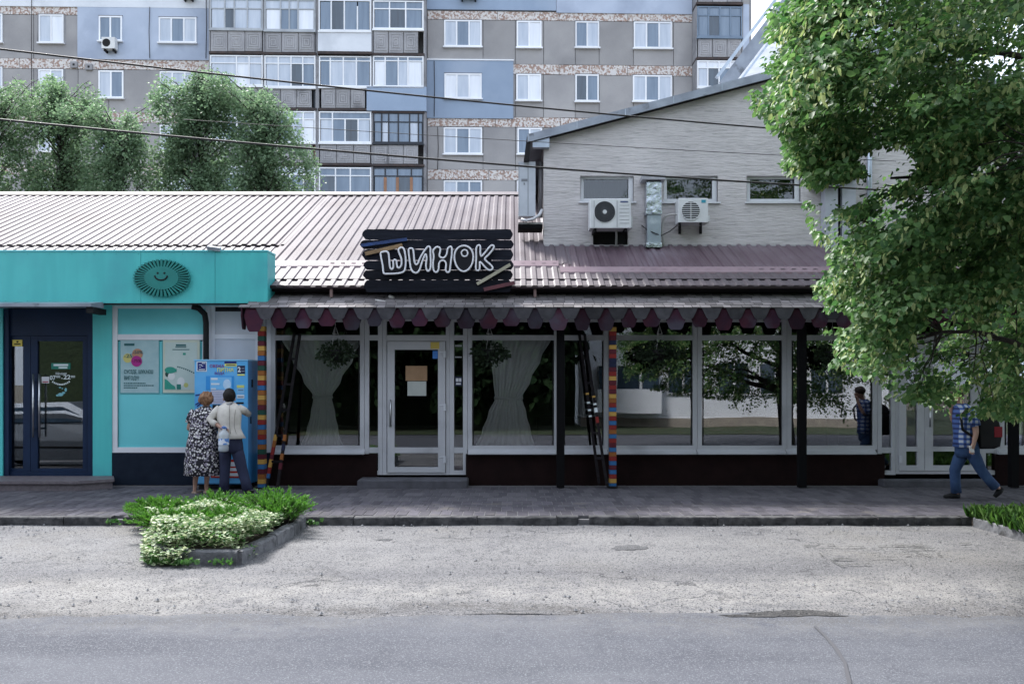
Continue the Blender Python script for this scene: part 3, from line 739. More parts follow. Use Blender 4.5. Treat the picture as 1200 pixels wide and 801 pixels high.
part('fascia_trim', MB().box(-16, FY+.01, Z(355,FY)-.025, X(313,FY), FY+.06, Z(355,FY)-.002).box(X(312,FY),FY+.062,Z(355,FY)-.025,X(313,FY),WY,Z(355,FY)-.002), m_black, shop)
part('wall', MB().box(-16, WY+.3, 0, X(318,WY)-.255, WY+.4, 3.4).box(-16,WY+.02,0,X(-60,WY),WY+.29,3.4), m_navybase, shop)
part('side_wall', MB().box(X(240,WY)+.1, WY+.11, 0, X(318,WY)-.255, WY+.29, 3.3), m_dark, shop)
part('pillar', MB().pbox(108.6, 355, 131, 568, WY-.02, .32), m_teal, shop)
part('pillar', MB().pbox(-20, 355, 3, 568, WY-.02, .32), m_teal, shop)
part('canopy', MB().add([(-11.5,FY-.30,Z(357.5,FY)),(X(117,FY),FY-.30,Z(357.5,FY)),(X(121,FY),FY+.02,Z(353.5,FY)),(-11.5,FY+.02,Z(353.5,FY)),(-11.5,FY-.30,Z(361,FY)),(X(117,FY),FY-.30,Z(361,FY)),(X(121,FY),FY+.02,Z(361,FY)),(-11.5,FY+.02,Z(361,FY))],[(0,1,2,3),(7,6,5,4),(0,4,5,1),(1,5,6,2)]), m_greyroof, shop)
part('canopy_bracket', MB().box(X(110,FY),FY-.26,Z(368,FY),X(118,FY),FY+.2,Z(361.3,FY)), m_black, shop)
# display unit with white frame and teal infill
wd = part('display_window', frame_mesh(131.3, 355, 247, 530, WY, [(237,241,399,524)], [(391.5,398)], 6.2, .08), m_white, shop)
part('infill', MB().pbox(137,360,241,392,WY+.03,.02), m_teal_lt, wd); part('infill', MB().pbox(137,398,241,525,WY+.03,.02), m_teal_lt, wd)
for r_ in ((137.4,398.6,241,399.6),(137.4,398.6,138.4,524)): part('gasket', MB().pbox(*r_,WY+.02,.008), m_black, wd)
part('plinth', MB().pbox(126.5, 530.3, 318, 568, WY-.015, .1), m_navybase, shop)
# white sandwich panels
wp = part('white_panels', frame_mesh(247.3, 355, 317, 530, WY, [(299,302,361,524),(308,311,361,524)], [(391.5,397)], 4.5, .08), m_white, shop)
part('infill', MB().pbox(251,359,299.5,392,WY+.025,.02).pbox(251,397,299.5,526,WY+.025,.02).pbox(301.5,359,313,526,WY+.03,.02), m_white2, wp)
part('rain_pipe', MB().tube([P(225,359,14.8), P(233,361,14.86), P(240,368,14.9), P(241.5,378,14.9), P(241.5,566,14.9)], .052, 8), m_black, shop)
# navy door set
ds = part('door_surround', MB().pbox(3.2,362,10,557.5,WY+.01,.28).pbox(102.5,362,108.4,557.5,WY+.01,.28).pbox(10,362,102.5,393,WY+.05,.2).pbox(10,552.5,102.5,557.5,WY+.05,.2), m_navy, shop)
for (a, b, g0, g1) in ((10.2,35.5,12.5,27),(36,102.3,44,97)):
    d = part('door', MB().pbox(a,393.3,g0,552.2,WY+.07,.07).pbox(g1,393.3,b,552.2,WY+.07,.07).pbox(g0,393.3,g1,399.5,WY+.073,.064).pbox(g0,548.5,g1,552.2,WY+.073,.064), m_navy, shop)
    pane(g0-.4,399,g1+.4,549,WY+.10,m_glass_door,d)
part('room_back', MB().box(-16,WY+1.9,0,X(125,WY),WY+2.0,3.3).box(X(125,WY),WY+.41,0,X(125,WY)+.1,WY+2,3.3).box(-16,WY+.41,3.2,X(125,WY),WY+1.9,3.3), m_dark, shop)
hm = MB()
for (u, dd) in ((38.8,.02),(46,.02)):
    hm.tube([P(u,438,WY), P(u,512,WY)], .016, 8)
    for v in (447, 502): hm.bar(P(u,v,WY),P(u,v,WY+.09),.03,.03,(0,0,1))
part('handle', hm, m_steel, shop)
part('yellow_sticker', MB().pbox(14.5,398,26,405.5,WY+.064,.003), flat('yellow_plate',(.62,.50,.10),.6), shop)
part('sticker_mark', MB().pbox(16.5,402.3,24,403.8,WY+.061,.003).pbox(19.2,399.3,21.5,401.4,WY+.061,.003), m_black, shop)
m_label = flat('label_green',(.01,.16,.12),.5); m_lw = flat('print_white',(.62,.68,.70),.6); m_lteal = flat('print_teal',(.18,.42,.48),.6)
hl = part('hours_sign', MB().pbox(60,425.2,82.5,432.3,WY+.094,.002), m_label, shop)
part('label_line', MB().pbox(62.7,426.4,79.8,428.6,WY+.091,.002).pbox(68.7,429.7,79,431.4,WY+.091,.002), m_lw, hl)
Yt = WY+.092
text('Щодня', 65.0, 438.6, Yt, 2.6, m_lw, shop, 12.5, .004)
text('07', 58.2, 444.8, Yt, 5.2, m_lw, shop, 7.2, .02); text('00', 65.8, 442.4, Yt, 2.7, m_lw, shop, 4.6, .01)
text('-', 71.4, 444.2, Yt, 3.6, m_lw, shop, 2.0, .02); text('22', 74.3, 444.0, Yt, 5.2, m_lw, shop, 8.2, .02); text('00', 83.0, 442.4, Yt, 2.7, m_lw, shop, 4.8, .01)
for i in range(11):      # curved line of small print
    t = (i-5)/5; u = 71.5 + 9.6*t; v = 450.3 - 3.2*t*t
    part('label_line', MB().obox(P(u,v,Yt),(1,0,.5*t),(0,1,0),(-.5*t,0,1),.010,.001,.014), m_lw, shop)
mb = MB()
for (u,v,rx,rz) in ((71,462,.05,.03),(67.5,463,.03,.018),(74.5,460,.028,.02),(77,456.5,.022,.035),(70.3,453.8,.02,.012),(73,455,.015,.01)):
    c = P(u,v,Yt); mb.add([(c.x+rx*math.cos(a*math.pi/4+.3),Yt,c.z+rz*math.sin(a*math.pi/4+.3)) for a in range(8)],[tuple(range(8))])
part('leaf_mark', mb, m_lteal, shop)
part('paper_notice', MB().pbox(48.8,441.2,57.6,448.8,WY+.094,.002), flat('paper_white',(.6,.6,.63),.7), shop)
part('notice_stripe', MB().pbox(50,446.6,56.6,447.8,WY+.091,.002), flat('print_red',(.4,.05,.08),.7), shop)
part('step', MB().zprism([(-14,14.18),(X(118,14.3)-.35,14.18),(X(124,14.3)+.02,14.5),(X(125,WY)+.1,WY-.04),(-14,WY-.04)], 0, .115).zprism([(-14,14.14),(X(118,14.3)-.33,14.14),(X(124,14.3)+.06,14.48),(X(125,WY)+.14,WY-.04),(-14,WY-.04)], .118, .165), M('granite_step', (.10,.085,.095), (.15,.13,.14), 14, .6), shop)
# sun-ray emblem
m_emb = M('emblem_green', (.009,.17,.155), (.012,.20,.18), 3, .45)
em = part('emblem', MB().add([tuple(P(189+20*math.cos(a),325.5+13.5*math.sin(a),FY-.075)) for a in np.linspace(0,2*math.pi,49)[:-1][::-1]] + [tuple(P(189+20*math.cos(a),325.5+13.5*math.sin(a),FY-.002)) for a in np.linspace(0,2*math.pi,49)[:-1][::-1]],
     [tuple(range(48))] + [((i+1)%48,i,48+i,48+(i+1)%48) for i in range(48)]), m_emb, shop, 'dark green oval emblem with rays and a smiling face')
mb = MB()
for k in range(40):
    a = 2*math.pi*k/40
    def ep(r, da, y): return tuple(P(189+33.5*r*math.cos(a+da), 325.5+22.0*r*math.sin(a+da), y))
    vs = [ep(.50,-.060,FY-.07), ep(.985,-.040,FY-.07), ep(1.0,0,FY-.07), ep(.985,.040,FY-.07), ep(.50,.060,FY-.07)]
    vs += [(v[0], FY-.025, v[2]) for v in vs]
    mb.add(vs, [(4,3,2,1,0)] + [(i,(i+1)%5,(i+1)%5+5,i+5) for i in range(5)])
part('ray', mb, m_emb, em, kind='stuff')
part('emblem_base', MB().add([tuple(P(189+31.5*math.cos(a),325.5+20.5*math.sin(a),FY-.025)) for a in np.linspace(0,2*math.pi,49)[:-1][::-1]] + [tuple(P(189+31.5*math.cos(a),325.5+20.5*math.sin(a),FY-.003)) for a in np.linspace(0,2*math.pi,49)[:-1][::-1]],
     [tuple(range(48))] + [((i+1)%48,i,48+i,48+(i+1)%48) for i in range(48)]), flat('emblem_dark_green', (.003,.022,.022), .7), em)
for u in (184.7, 192.6): part('eye', MB().ball(P(u,319.8,FY-.078), .018, .006, .018, 10, 6), m_black, em)
part('smile', MB().tube([P(189-7.4*math.cos(a)-.4,322.5+5.6*math.sin(a),FY-.078) for a in np.linspace(.05,math.pi-.05,13)], .013, 6), m_black, em)
# floodlight on the fascia cap
fl = thing('floodlight', 'small dark floodlight lying on the top edge of the teal fascia', 'floodlight', P(251,294,14.6))
part('bracket', MB().bar(P(251,294.5,14.6),P(251,291.5,14.6),.05,.05,(0,1,0)), m_black, fl)
part('lamp_head', MB().obox(P(251,291,14.52),(1,0,-.12),(0,1,.3),(0,-.3,1),.11,.05,.03), m_greyroof, fl)

# posters (stuck on the teal infill)
m_paper = M('poster_blue_grey', (.34,.48,.50), (.27,.42,.45), 5, .35); PY = WY+.028
def poster(name, u0, v0, u1, v1, mat, label):
    t = thing(name, label, 'poster', P((u0+u1)/2, v1, PY)); part('sheet', MB().pbox(u0,v0,u1,v1,PY-.01,.008), mat, t); return t
def disc(u, v, r, Y, mat, parent, name='disc', ry=None, n=24):
    ry = ry or r
    return part(name, MB().add([tuple(P(u+r*math.cos(a),v+ry*math.sin(a),Y)) for a in np.linspace(0,2*math.pi,n+1)[:-1][::-1]],[tuple(range(n))]), mat, parent)
p1 = poster('poster', 141.2, 397.8, 186, 460, m_paper, 'pale blue poster with yellow, orange and magenta discount circles')
m_ink = flat('ink_green',(.02,.10,.11),.5); Yp = PY-.014
part('sheet_edge', MB().pbox(140.4,397,141,461,PY-.012,.01).pbox(186.2,397,186.8,461,PY-.012,.01).pbox(141,460.2,186.2,461,PY-.012,.01), flat('poster_rail',(.10,.36,.39),.5), p1)
part('headline_bar', MB().pbox(145.5,402.2,157.5,405.0,Yp,.001), m_ink, p1)
disc(149.6,419.3,5.4,Yp,flat('circle_yellow',(.52,.47,.16),.5),p1,'discount_circle'); disc(161,414.6,6.3,Yp-.002,flat('circle_orange',(.42,.22,.13),.5),p1,'discount_circle'); disc(160,423,6.4,Yp-.004,flat('circle_magenta',(.34,.02,.20),.5),p1,'discount_circle')
text('-25', 145.2, 418.8, Yp-.006, 4.2, m_ink, p1, 9.5, .01); text('-50%', 155.4, 414.4, Yp-.006, 3.8, m_ink, p1, 11.6, .01); text('-75%', 155, 424.3, Yp-.007, 3.6, flat('ink_plum',(.10,.01,.06),.5), p1, 10, .01)
text('СУСІДЕ, ШУКАЄШ', 145.2, 437.6, Yp, 4.4, m_ink, p1, 34, .016); text('ВИГОДУ?', 145.2, 444.8, Yp, 4.4, m_ink, p1, 17.5, .016)
for (v, w) in ((449,25),(451.6,35),(454.2,16)):
    mb = MB(); u = 145
    while u < 145 + w: q = rng.uniform(1.0,2.6); mb.pbox(u,v-.7,u+q,v+.5,Yp,.001); u += q + .5
    part('small_print', mb, m_ink, p1)
p2 = poster('poster', 191, 398, 234, 460, M('poster_cream', (.52,.56,.46), (.47,.52,.43), 5, .4), 'cream poster with drawn green capped figure and yellow border')
part('sheet_edge', MB().pbox(189.6,397,190.6,461,PY-.012,.01).pbox(234.4,397,235.2,461,PY-.012,.01).pbox(190.6,460.3,234.4,461,PY-.012,.01), flat('poster_rail_2',(.10,.36,.39),.5), p2)
part('inner_field', MB().pbox(193.5,401,231,456.5,Yp,.001), M('poster_mint', (.46,.55,.52), (.42,.52,.49), 5, .4), p2)
part('headline_bar', MB().pbox(206,403.3,218,405.3,Yp-.002,.001).pbox(205.4,405.9,218.3,407.1,Yp-.002,.001).pbox(202,408.9,222,409.9,Yp-.002,.001), m_ink, p2)
m_gr = flat('figure_green',(.03,.27,.20),.5); m_gd = flat('figure_dark',(.01,.05,.045),.5); m_gl = flat('figure_pale',(.60,.63,.62),.5)
part('voucher', MB().pbox(214.3,413.2,217.6,415.8,Yp-.002,.001), m_gr, p2)
part('figure_body', MB().add([tuple(P(u,v,Yp-.002)) for u, v in ((192.8,456),(192.8,443.5),(196,445),(201,450),(205,452.5),(206,456))],[(5,4,3,2,1,0)]), m_gr, p2)
disc(196,438,2.5,Yp-.003,m_gd,p2,'figure_hair',3.4); disc(201,440.5,4.2,Yp-.004,m_gl,p2,'figure_face',4.4); disc(199.5,433.5,6.6,Yp-.005,m_gr,p2,'figure_cap',3.9); part('figure_peak', MB().pbox(203,432,207,435.6,Yp-.006,.001), m_gr, p2)
disc(212,447,4.4,Yp-.002,m_gl,p2,'figure_hand',5.2); part('figure_cup', MB().pbox(207,450,212,456,Yp-.004,.001), flat('cup_green',(.02,.17,.14),.5), p2); disc(218,451,2.7,Yp-.002,flat('coin_yellow',(.42,.44,.15),.5),p2,'coin')
for i in range(9):
    u = 208.5+i*2.3; v = 429.6+.9*i*.62+.04*i*i
    part('small_print', MB().obox(P(u,v,Yp-.002),(1,0,-.3),(0,1,0),(.3,0,1),.011,.001,.011), m_ink, p2)

# ================================================================== WATER VENDING MACHINE
vm = thing('water_vending_machine', 'bright blue drinking water vending machine between the shop and striped post', 'vending machine', (X(260,14.35), 14.6, 0))
VY = 14.35
m_vb = M('machine_blue', (.07,.32,.66), (.09,.37,.70), 1.2, .35, c3=(.16,.47,.78), s3=1.4, con3=(.45,.7)); m_vs = M('machine_side_blue', (.03,.17,.40), (.04,.2,.45), 2, .4)
vx0, vx1, vz1, vz0 = X(228,VY), X(290.3,VY), Z(422.5,VY), Z(571,VY)
part('cabinet', MB().box(vx0,VY+.03,vz0+.05,vx1,VY+.60,vz1), m_vs, vm)
part('front_panel', MB().pbox(228,422.5,290.3,566,VY,.028), m_vb, vm)
part('top_edge', MB().box(vx0-.01,VY-.012,vz1+.001,vx1+.01,VY+.61,vz1+.022), flat('machine_light_blue',(.22,.5,.75),.4), vm)
part('foot', MB().box(vx0+.05,VY+.06,0,vx0+.13,VY+.14,vz0+.05).box(vx1-.13,VY+.06,0,vx1-.05,VY+.14,vz0+.05).box(vx0+.05,VY+.5,0,vx0+.13,VY+.56,vz0+.05).box(vx1-.13,VY+.5,0,vx1-.05,VY+.56,vz0+.05), m_black, vm)
m_vn = flat('sign_navy',(.012,.02,.14),.5); m_vy = flat('print_yellow',(.68,.66,.12),.5); m_vw = flat('print_bright_white',(.62,.68,.74),.5)
part('crest_plate', MB().pbox(230.3,423.3,242.3,435.2,VY-.004,.003), m_vw, vm); part('crest_field', MB().pbox(231.4,424.3,241.2,434.1,VY-.007,.003), m_vn, vm)
part('crest_mark', MB().pbox(236.6,425,240.6,425.9,VY-.009,.002).pbox(233,427,236.6,427.7,VY-.009,.002).pbox(233.3,429.6,235.4,430.2,VY-.009,.002).pbox(232.8,432.2,240.2,433.2,VY-.009,.002).pbox(236.2,428.3,238,429,VY-.009,.002), m_vw, vm)
text('СВІЖА', 245.5, 430.3, VY-.004, 3.2, flat('print_plum',(.25,.03,.16),.5), vm, 17, .014); text('ПИТНА', 254.3, 435.3, VY-.004, 4.4, m_vy, vm, 19.2, .014); text('ВОДА', 251.3, 438.6, VY-.004, 2.9, flat('print_violet',(.12,.04,.30),.5), vm, 11.4, .014)
part('tag_navy', MB().pbox(263,423.3,277,425.8,VY-.005,.004), m_vn, vm); part('tag_yellow', MB().pbox(263.2,426,277.2,428.9,VY-.006,.005), m_vy, vm)
part('tag_line', MB().pbox(265,426.9,276,427.9,VY-.009,.002), m_vn, vm)
part('price_plate', MB().pbox(278,428.2,287,437.6,VY-.005,.004), flat('plate_dark',(.012,.015,.05),.5), vm); text('2', 278.5, 435.6, VY-.008, 6, m_vw, vm, 3.6, .03)
part('price_line', MB().pbox(283,431,286.4,432.1,VY-.008,.002).pbox(282.8,434.2,286.6,435.3,VY-.008,.002), flat('line_grey',(.2,.22,.3),.5), vm); part('price_strip', MB().pbox(278,438.3,286.6,439.8,VY-.005,.004), m_vy, vm)
part('screen_frame', MB().pbox(241.3,440.3,274,456.5,VY-.006,.005), flat('panel_deep_blue',(.04,.26,.62),.35), vm)
part('screen', MB().pbox(246.5,441.6,271.3,456.4,VY-.009,.003), M('panel_pale_blue', (.14,.42,.76), (.20,.50,.80), 5, .3), vm)
disc(266,450,4.6,VY-.010,M('splash_white',(.5,.66,.82),(.36,.56,.8),20,.3),vm,'splash',6)
part('screen_line', MB().pbox(247.3,442.6,255,444.8,VY-.011,.002).pbox(247.3,448.7,257.2,450.6,VY-.011,.002).pbox(247.3,454.6,253,456,VY-.011,.002), m_vw, vm)
part('instruction_sheet', MB().pbox(247,456.8,264.5,473,VY-.007,.006), M('sheet_lilac',(.52,.53,.66),(.46,.48,.6),6,.6), vm)
mb = MB(); 
for v in np.arange(459,472,1.9): mb.pbox(248.5,v,262.5-rng.uniform(0,4),v+.7,VY-.009,.002)
part('small_print', mb, flat('ink_grey_blue',(.28,.30,.42),.6), vm)
part('sticker_yellow', MB().pbox(277.5,451,286.2,454.2,VY-.005,.004), flat('print_dull_yellow',(.50,.55,.18),.5), vm); part('sticker_blue', MB().pbox(277.5,454.5,286.2,460.8,VY-.005,.004), flat('sticker_sky',(.18,.42,.68),.5), vm)
part('sticker_white', MB().pbox(277.5,462.2,286.2,466.4,VY-.005,.004), m_vw, vm); part('sticker_line', MB().pbox(278.4,464,285.4,465,VY-.008,.002).pbox(279,456.5,285,457.3,VY-.008,.002), flat('ink_dark',(.06,.07,.12),.5), vm)
part('coin_slot', MB().pbox(276.5,471,285.5,473,VY-.006,.005), m_black, vm)
part('filling_niche', MB().pbox(249,474,274,505,VY-.004,.003), m_black, vm)
rp = part('red_label', MB().pbox(247,538,284.5,559.5,VY-.006,.005), flat('label_red',(.42,.03,.02),.5), vm)
part('label_line', MB().pbox(262,541,276,546,VY-.009,.002).pbox(264,548,280,551.5,VY-.009,.002).pbox(252,554,281.5,557.5,VY-.009,.002), m_vw, rp)
mb = MB()
for (a, b) in (((229,463),(233,462.3)),((233,462.3),(240,461.6)),((229,474),(234,471)),((231,476),(238,470))): mb.bar(P(*a,VY-.004),P(*b,VY-.004),.02,.006,(0,1,0))
part('branch_print', mb, m_vn, vm)
part('side_lock', MB().box(vx1+.001,VY+.2,1.72,vx1+.012,VY+.26,1.85).box(vx1+.001,VY+.14,1.1,vx1+.012,VY+.17,1.22), m_black, vm)

# ================================================================== PLANK SIGN
SY = 14.56
sg = thing('plank_sign', 'black plank sign with white outlined Cyrillic letters above the awning', 'sign', P(512,342,SY))
m_plank = M('plank_black', (.005,.006,.011), (.012,.014,.022), 2.2, .85, .006, 22, stretch=(.5,1,7), rand=.35, spec=.2)
rows = [(268.5,280.4,424,601),(281,291.3,421.5,602),(292,304.5,424,601.5),(305.2,315.9,425.5,602),(316.5,327.3,425,601),(328,342,426,600)]
for (va, vb, ua, ub) in rows:
    top = []; bot = []; K = 26
    for i in range(K+1):
        u = ua + (ub-ua)*i/K
        top.append((u, va + .7*mnoise.noise(Vector((u*.07,va,1))) + .35*mnoise.noise(Vector((u*.3,va,4)))))
        bot.append((u, vb + .6*mnoise.noise(Vector((u*.06,vb,2))) + .3*mnoise.noise(Vector((u*.3,vb,5)))))
    top[0] = (ua+3.5, top[0][1]+.3); bot[0] = (ua+3.8, bot[0][1]-.2); top[-1] = (ub-2.8, top[-1][1]+.2); bot[-1] = (ub-3, bot[-1][1])
    poly = [(ua+1.2,(va*.75+vb*.25)),] + top + [(ub,(va+vb)/2-.8),(ub-.4,(va+vb)/2+1.2)] + bot[::-1] + [(ua,(va+vb)/2+.6)]
    pts = [(X(u,SY), Z(v,SY)) for u, v in poly][::-1]
    dy = rng.uniform(0,.012)
    part('plank', MB().prism(pts, SY+dy, SY+.03+dy), m_plank, sg)
part('batten', MB().pbox(450,270,456,341,SY+.046,.04).pbox(570,270,576,341,SY+.046,.04), m_darkwood, sg)
part('prop', MB().bar(P(453,285,SY+.09),P(453,345,SY+.30),.05,.05,(1,0,0)).bar(P(573,285,SY+.09),P(573,345,SY+.30),.05,.05,(1,0,0)), m_darkwood, sg)
def stick_board(a, b, wpx, mat, label):
    part('decorative_board', MB().bar(P(*a,SY-.022), P(*b,SY-.022), wpx*SY/F, .03, (0,1,0)), mat, sg, label)
stick_board((423,287.6),(477,280.2),3.6,M('paint_blue',(.02,.06,.20),(.012,.03,.10),6,.7,.003),'worn blue board nailed on slant')
stick_board((428,297.3),(471.5,287.3),4.4,M('bare_pine',(.27,.175,.09),(.20,.13,.07),6,.8,.003),'bare brown board nailed on slant')
stick_board((559,332.8),(598,309.8),3.6,M('paint_cream',(.42,.40,.31),(.34,.32,.24),6,.8,.003),'cream board nailed on slant')
stick_board((567,339.2),(603,331.2),4.2,M('paint_oxblood',(.13,.04,.05),(.09,.03,.04),6,.8,.003),'dark red board nailed on slant')
def zp(x, y): return (430 + x/7.06, 275 + y/7.06)
LET = {
'letter_sha': [(115,150),(140,140),(165,140),(178,155),(185,205),(190,262),(203,285),(216,275),(219,245),(217,220),(230,206),(244,217),(247,245),(254,270),(272,270),(286,245),(284,195),(268,155),(262,122),(283,106),(305,117),(318,170),(321,240),(312,293),(290,312),(240,321),(180,323),(146,322),(137,308),(130,250),(117,185)],
'letter_i': [(345,127),(362,112),(380,120),(388,165),(392,215),(405,246),(422,236),(440,192),(470,142),(500,102),(515,98),(524,112),(526,165),(528,230),(525,277),(510,300),(495,290),(488,250),(494,200),(489,162),(477,172),(455,230),(435,290),(410,315),(380,305),(362,270),(352,200)],
'letter_en': [(548,132),(578,101),(605,112),(606,140),(599,170),(615,190),(640,188),(660,160),(668,117),(690,98),(702,112),(701,170),(691,250),(685,298),(668,312),(652,290),(655,242),(640,216),(612,216),(596,242),(592,288),(575,310),(553,295),(547,240),(553,180)],
'letter_o': [(802+78*math.cos(a)*(1-.12*math.sin(a)*-1), 197-106*math.sin(a)) for a in np.linspace(0,2*math.pi,25)[:-1]],
'letter_ka': [(905,112),(925,86),(938,100),(938,150),(946,178),(975,150),(1010,106),(1035,86),(1050,96),(1045,117),(1010,162),(976,195),(986,216),(1020,245),(1040,270),(1030,290),(1005,290),(975,265),(950,236),(934,226),(934,260),(930,290),(912,295),(901,278),(905,200)]}
m_tube = M('white_letter_edge', (.80,.80,.84), (.70,.70,.75), 8, .5); m_face = flat('letter_black', (.006,.006,.01), .5)
def catmull(pts, k=4):
    n = len(pts); out = []
    for i in range(n):
        p0, p1, p2, p3 = (Vector(pts[(i+j-1) % n]) for j in range(4))
        for s_ in range(k):
            t = s_/k; out.append(.5*((2*p1)+(p2-p0)*t+(2*p0-5*p1+4*p2-p3)*t*t+(3*p1-p0-3*p2+p3)*t**3))
    return out
for nm, pts in LET.items():
    cp = catmull([zp(*p) for p in pts]); LY = SY-.055
    poly = [(X(p[0],LY), Z(p[1],LY)) for p in cp]
    ar = sum(poly[i][0]*poly[(i+1)%len(poly)][1]-poly[(i+1)%len(poly)][0]*poly[i][1] for i in range(len(poly)))
    if ar < 0: poly = poly[::-1]
    L_ = part('letter', MB().prism(poly, LY, LY+.05), m_face, sg)
    part('white_edge', MB().tube([P(p[0],p[1],LY-.008) for p in cp], .0155, 6, True), m_tube, L_)
    if nm == 'letter_o':
        part('white_edge', MB().tube([P(*zp(808+26*math.cos(a),152+28*math.sin(a)),LY-.008) for a in np.linspace(0,2*math.pi,21)[:-1]], .013, 6, True), m_tube, L_)
# litter on the awning
st_ = single('stick', MB().tube([P(440,351.2,14.62), P(452,353.5,14.56), P(466,357.0,14.46)], .014, 6), flat('bleached_stick',(.55,.54,.52),.8), 'pale bare stick lying on the awning roof under the sign', 'stick', None, P(452,355,14.55))
bt = thing('litter_bottle', 'small pale plastic bottle lying on the awning roof under the sign', 'bottle', P(459,348.5,14.72))
part('body', MB().tube([P(455,347.2,14.72),P(456.5,347.2,14.72),P(460,348.2,14.72),P(461.5,348.6,14.72)], [.018,.032,.032,.012], 8), flat('milky_plastic',(.6,.6,.58),.4), bt)
part('cap', MB().tube([P(461.6,348.6,14.72),P(463,349,14.72)], .014, 8), flat('cap_dull',(.3,.28,.28),.5), bt)

# ================================================================== GABLE BUILDING behind the low roof
GY = 16.97
gb = thing('gable_building', 'pale grey clad building with sloping metal roof rising behind the restaurant', 'building', (X(637,GY), GY, 0))
gx0 = X(637,GY); gx1 = 12.0
def roofv(u): return 158.5 - (u-622)*.2625         # roof edge line in the photo
zt = lambda u: Z(roofv(u), GY)
apex_u = 1010
poly_w = [(gx0, 3.3), (gx1, 3.3), (gx1, zt(apex_u)-(gx1-X(apex_u,GY))*.2625-.12), (X(apex_u,GY), zt(apex_u)-.12), (gx0, zt(637)-.12)]
# wall with window openings: built from blocks round the openings
wins = [(680,742.5,206,236.5),(777.5,841,206,237),(875,938,206,237)]
vent = (695,736,268,288)
def zc(x):                                        # top of wall at x
    u = CX + x*F/GY
    return zt(u)-.10 if u < apex_u else zt(apex_u)-.10-(x-X(apex_u,GY))*.2625
mb = MB(); xs = sorted({gx0, gx1, X(apex_u,GY)} | {X(w[0],GY) for w in wins} | {X(w[1],GY) for w in wins} | {X(vent[0],GY), X(vent[1],GY)})
D = .16
for a, b in zip(xs[:-1], xs[1:]):
    um = CX + (a+b)/2*F/GY
    spans = [(3.2, None)]
    cuts = []
    for w in wins:
        if w[0] <= um <= w[1]: cuts.append((Z(w[3],GY), Z(w[2],GY)))
    if vent[0] <= um <= vent[1]: cuts.append((Z(vent[3],GY)-.05, Z(vent[2],GY)))
    cuts.sort(); z = 3.2
    for (c0, c1) in cuts:
        if c0 > z: mb.box(a, GY, z, b, GY+D, c0)
        z = c1
    mb.add([(a,GY,z),(b,GY,z),(b,GY,zc(b)),(a,GY,zc(a)),(a,GY+D,z),(b,GY+D,z),(b,GY+D,zc(b)),(a,GY+D,zc(a))],[(0,1,2,3),(5,4,7,6),(0,4,5,1),(3,2,6,7)])
part('front_wall', mb, m_gable, gb)
part('side_wall', MB().add([(gx0,GY+.001,3.2),(gx0,GY+8,3.2),(gx0,GY+8,zc(gx0)),(gx0,GY+.001,zc(gx0)),(gx0+.15,GY+D,3.2),(gx0+.15,GY+8,3.2),(gx0+.15,GY+8,zc(gx0)),(gx0+.15,GY+D,zc(gx0))],[(0,3,2,1),(4,5,6,7)]), m_gable, gb)
part('rear_wall', MB().box(gx0,GY+8,0,gx1,GY+8.15,zc(gx0)), m_gable, gb)
part('right_wall', MB().box(gx1-.15,GY+D,0,gx1,GY+8,zc(gx1)), m_gable, gb)
part('inner_room', MB().box(gx0+.2,GY+1.2,3.3,gx1-.2,GY+1.3,7.0), m_dark, gb)
# roof plates with a thick zinc verge
def roofplate(xa, xb, y0, y1, dz, th):
    za, zb = zc(xa)+dz, zc(xb)+dz
    return [(xa,y0,za),(xb,y0,zb),(xb,y1,zb),(xa,y1,za),(xa,y0,za+th),(xb,y0,zb+th),(xb,y1,zb+th),(xa,y1,za+th)]
bf = [(0,3,2,1),(4,5,6,7),(0,1,5,4),(1,2,6,5),(2,3,7,6),(3,0,4,7)]
xl = X(619,GY)
def zl(x): return zc(x)
part('roof', MB().add(roofplate(xl, X(apex_u,GY), GY-.16, GY+8.3, .02, .03), bf).add(roofplate(X(apex_u,GY)+.001, gx1+.3, GY-.16, GY+8.3, .02, .03), bf), m_greyroof, gb)
part('verge', MB().add(roofplate(xl-.02, X(apex_u,GY), GY-.20, GY-.163, -.075, .155), bf).add(roofplate(X(apex_u,GY)+.001, gx1+.32, GY-.20, GY-.163, -.075, .155), bf), m_greyroof, gb)
mb = MB()
x = xl
while x < X(apex_u,GY): mb.box(x, GY-.206, zc(x)-.06, x+.012, GY-.2, zc(x)+.07); x += .95
part('verge_seam', mb, m_zinc, gb)
part('verge_board', MB().add(roofplate(gx0-.2, X(apex_u,GY), GY-.16, GY-.06, -.085, .10), bf).add(roofplate(X(apex_u,GY)+.001, gx1, GY-.16, GY-.06, -.085, .10), bf), m_darkwood, gb)
part('eave_box', MB().box(X(624,GY),GY-.15,Z(175,GY),X(643.5,GY),GY+.1-.103,Z(163,GY)), m_zinc, gb)
part('gutter', MB().add([(xl-.03,GY-.18,zc(xl)+.03),(xl+.05,GY-.18,zc(xl)+.03),(xl+.02,GY-.18,Z(190,GY)),(xl-.09,GY-.18,Z(190,GY)),(xl-.03,GY+8,zc(xl)+.03),(xl+.05,GY+8,zc(xl)+.03),(xl+.02,GY+8,zc(xl)-.2),(xl-.09,GY+8,zc(xl)-.2)],bf), m_black, gb)
part('down_pipe', MB().tube([P(633.5,190,GY+.3),P(633.5,255,GY+.3)], .045, 8), M('pipe_grey',(.3,.29,.3),None,rough=.5), gb)
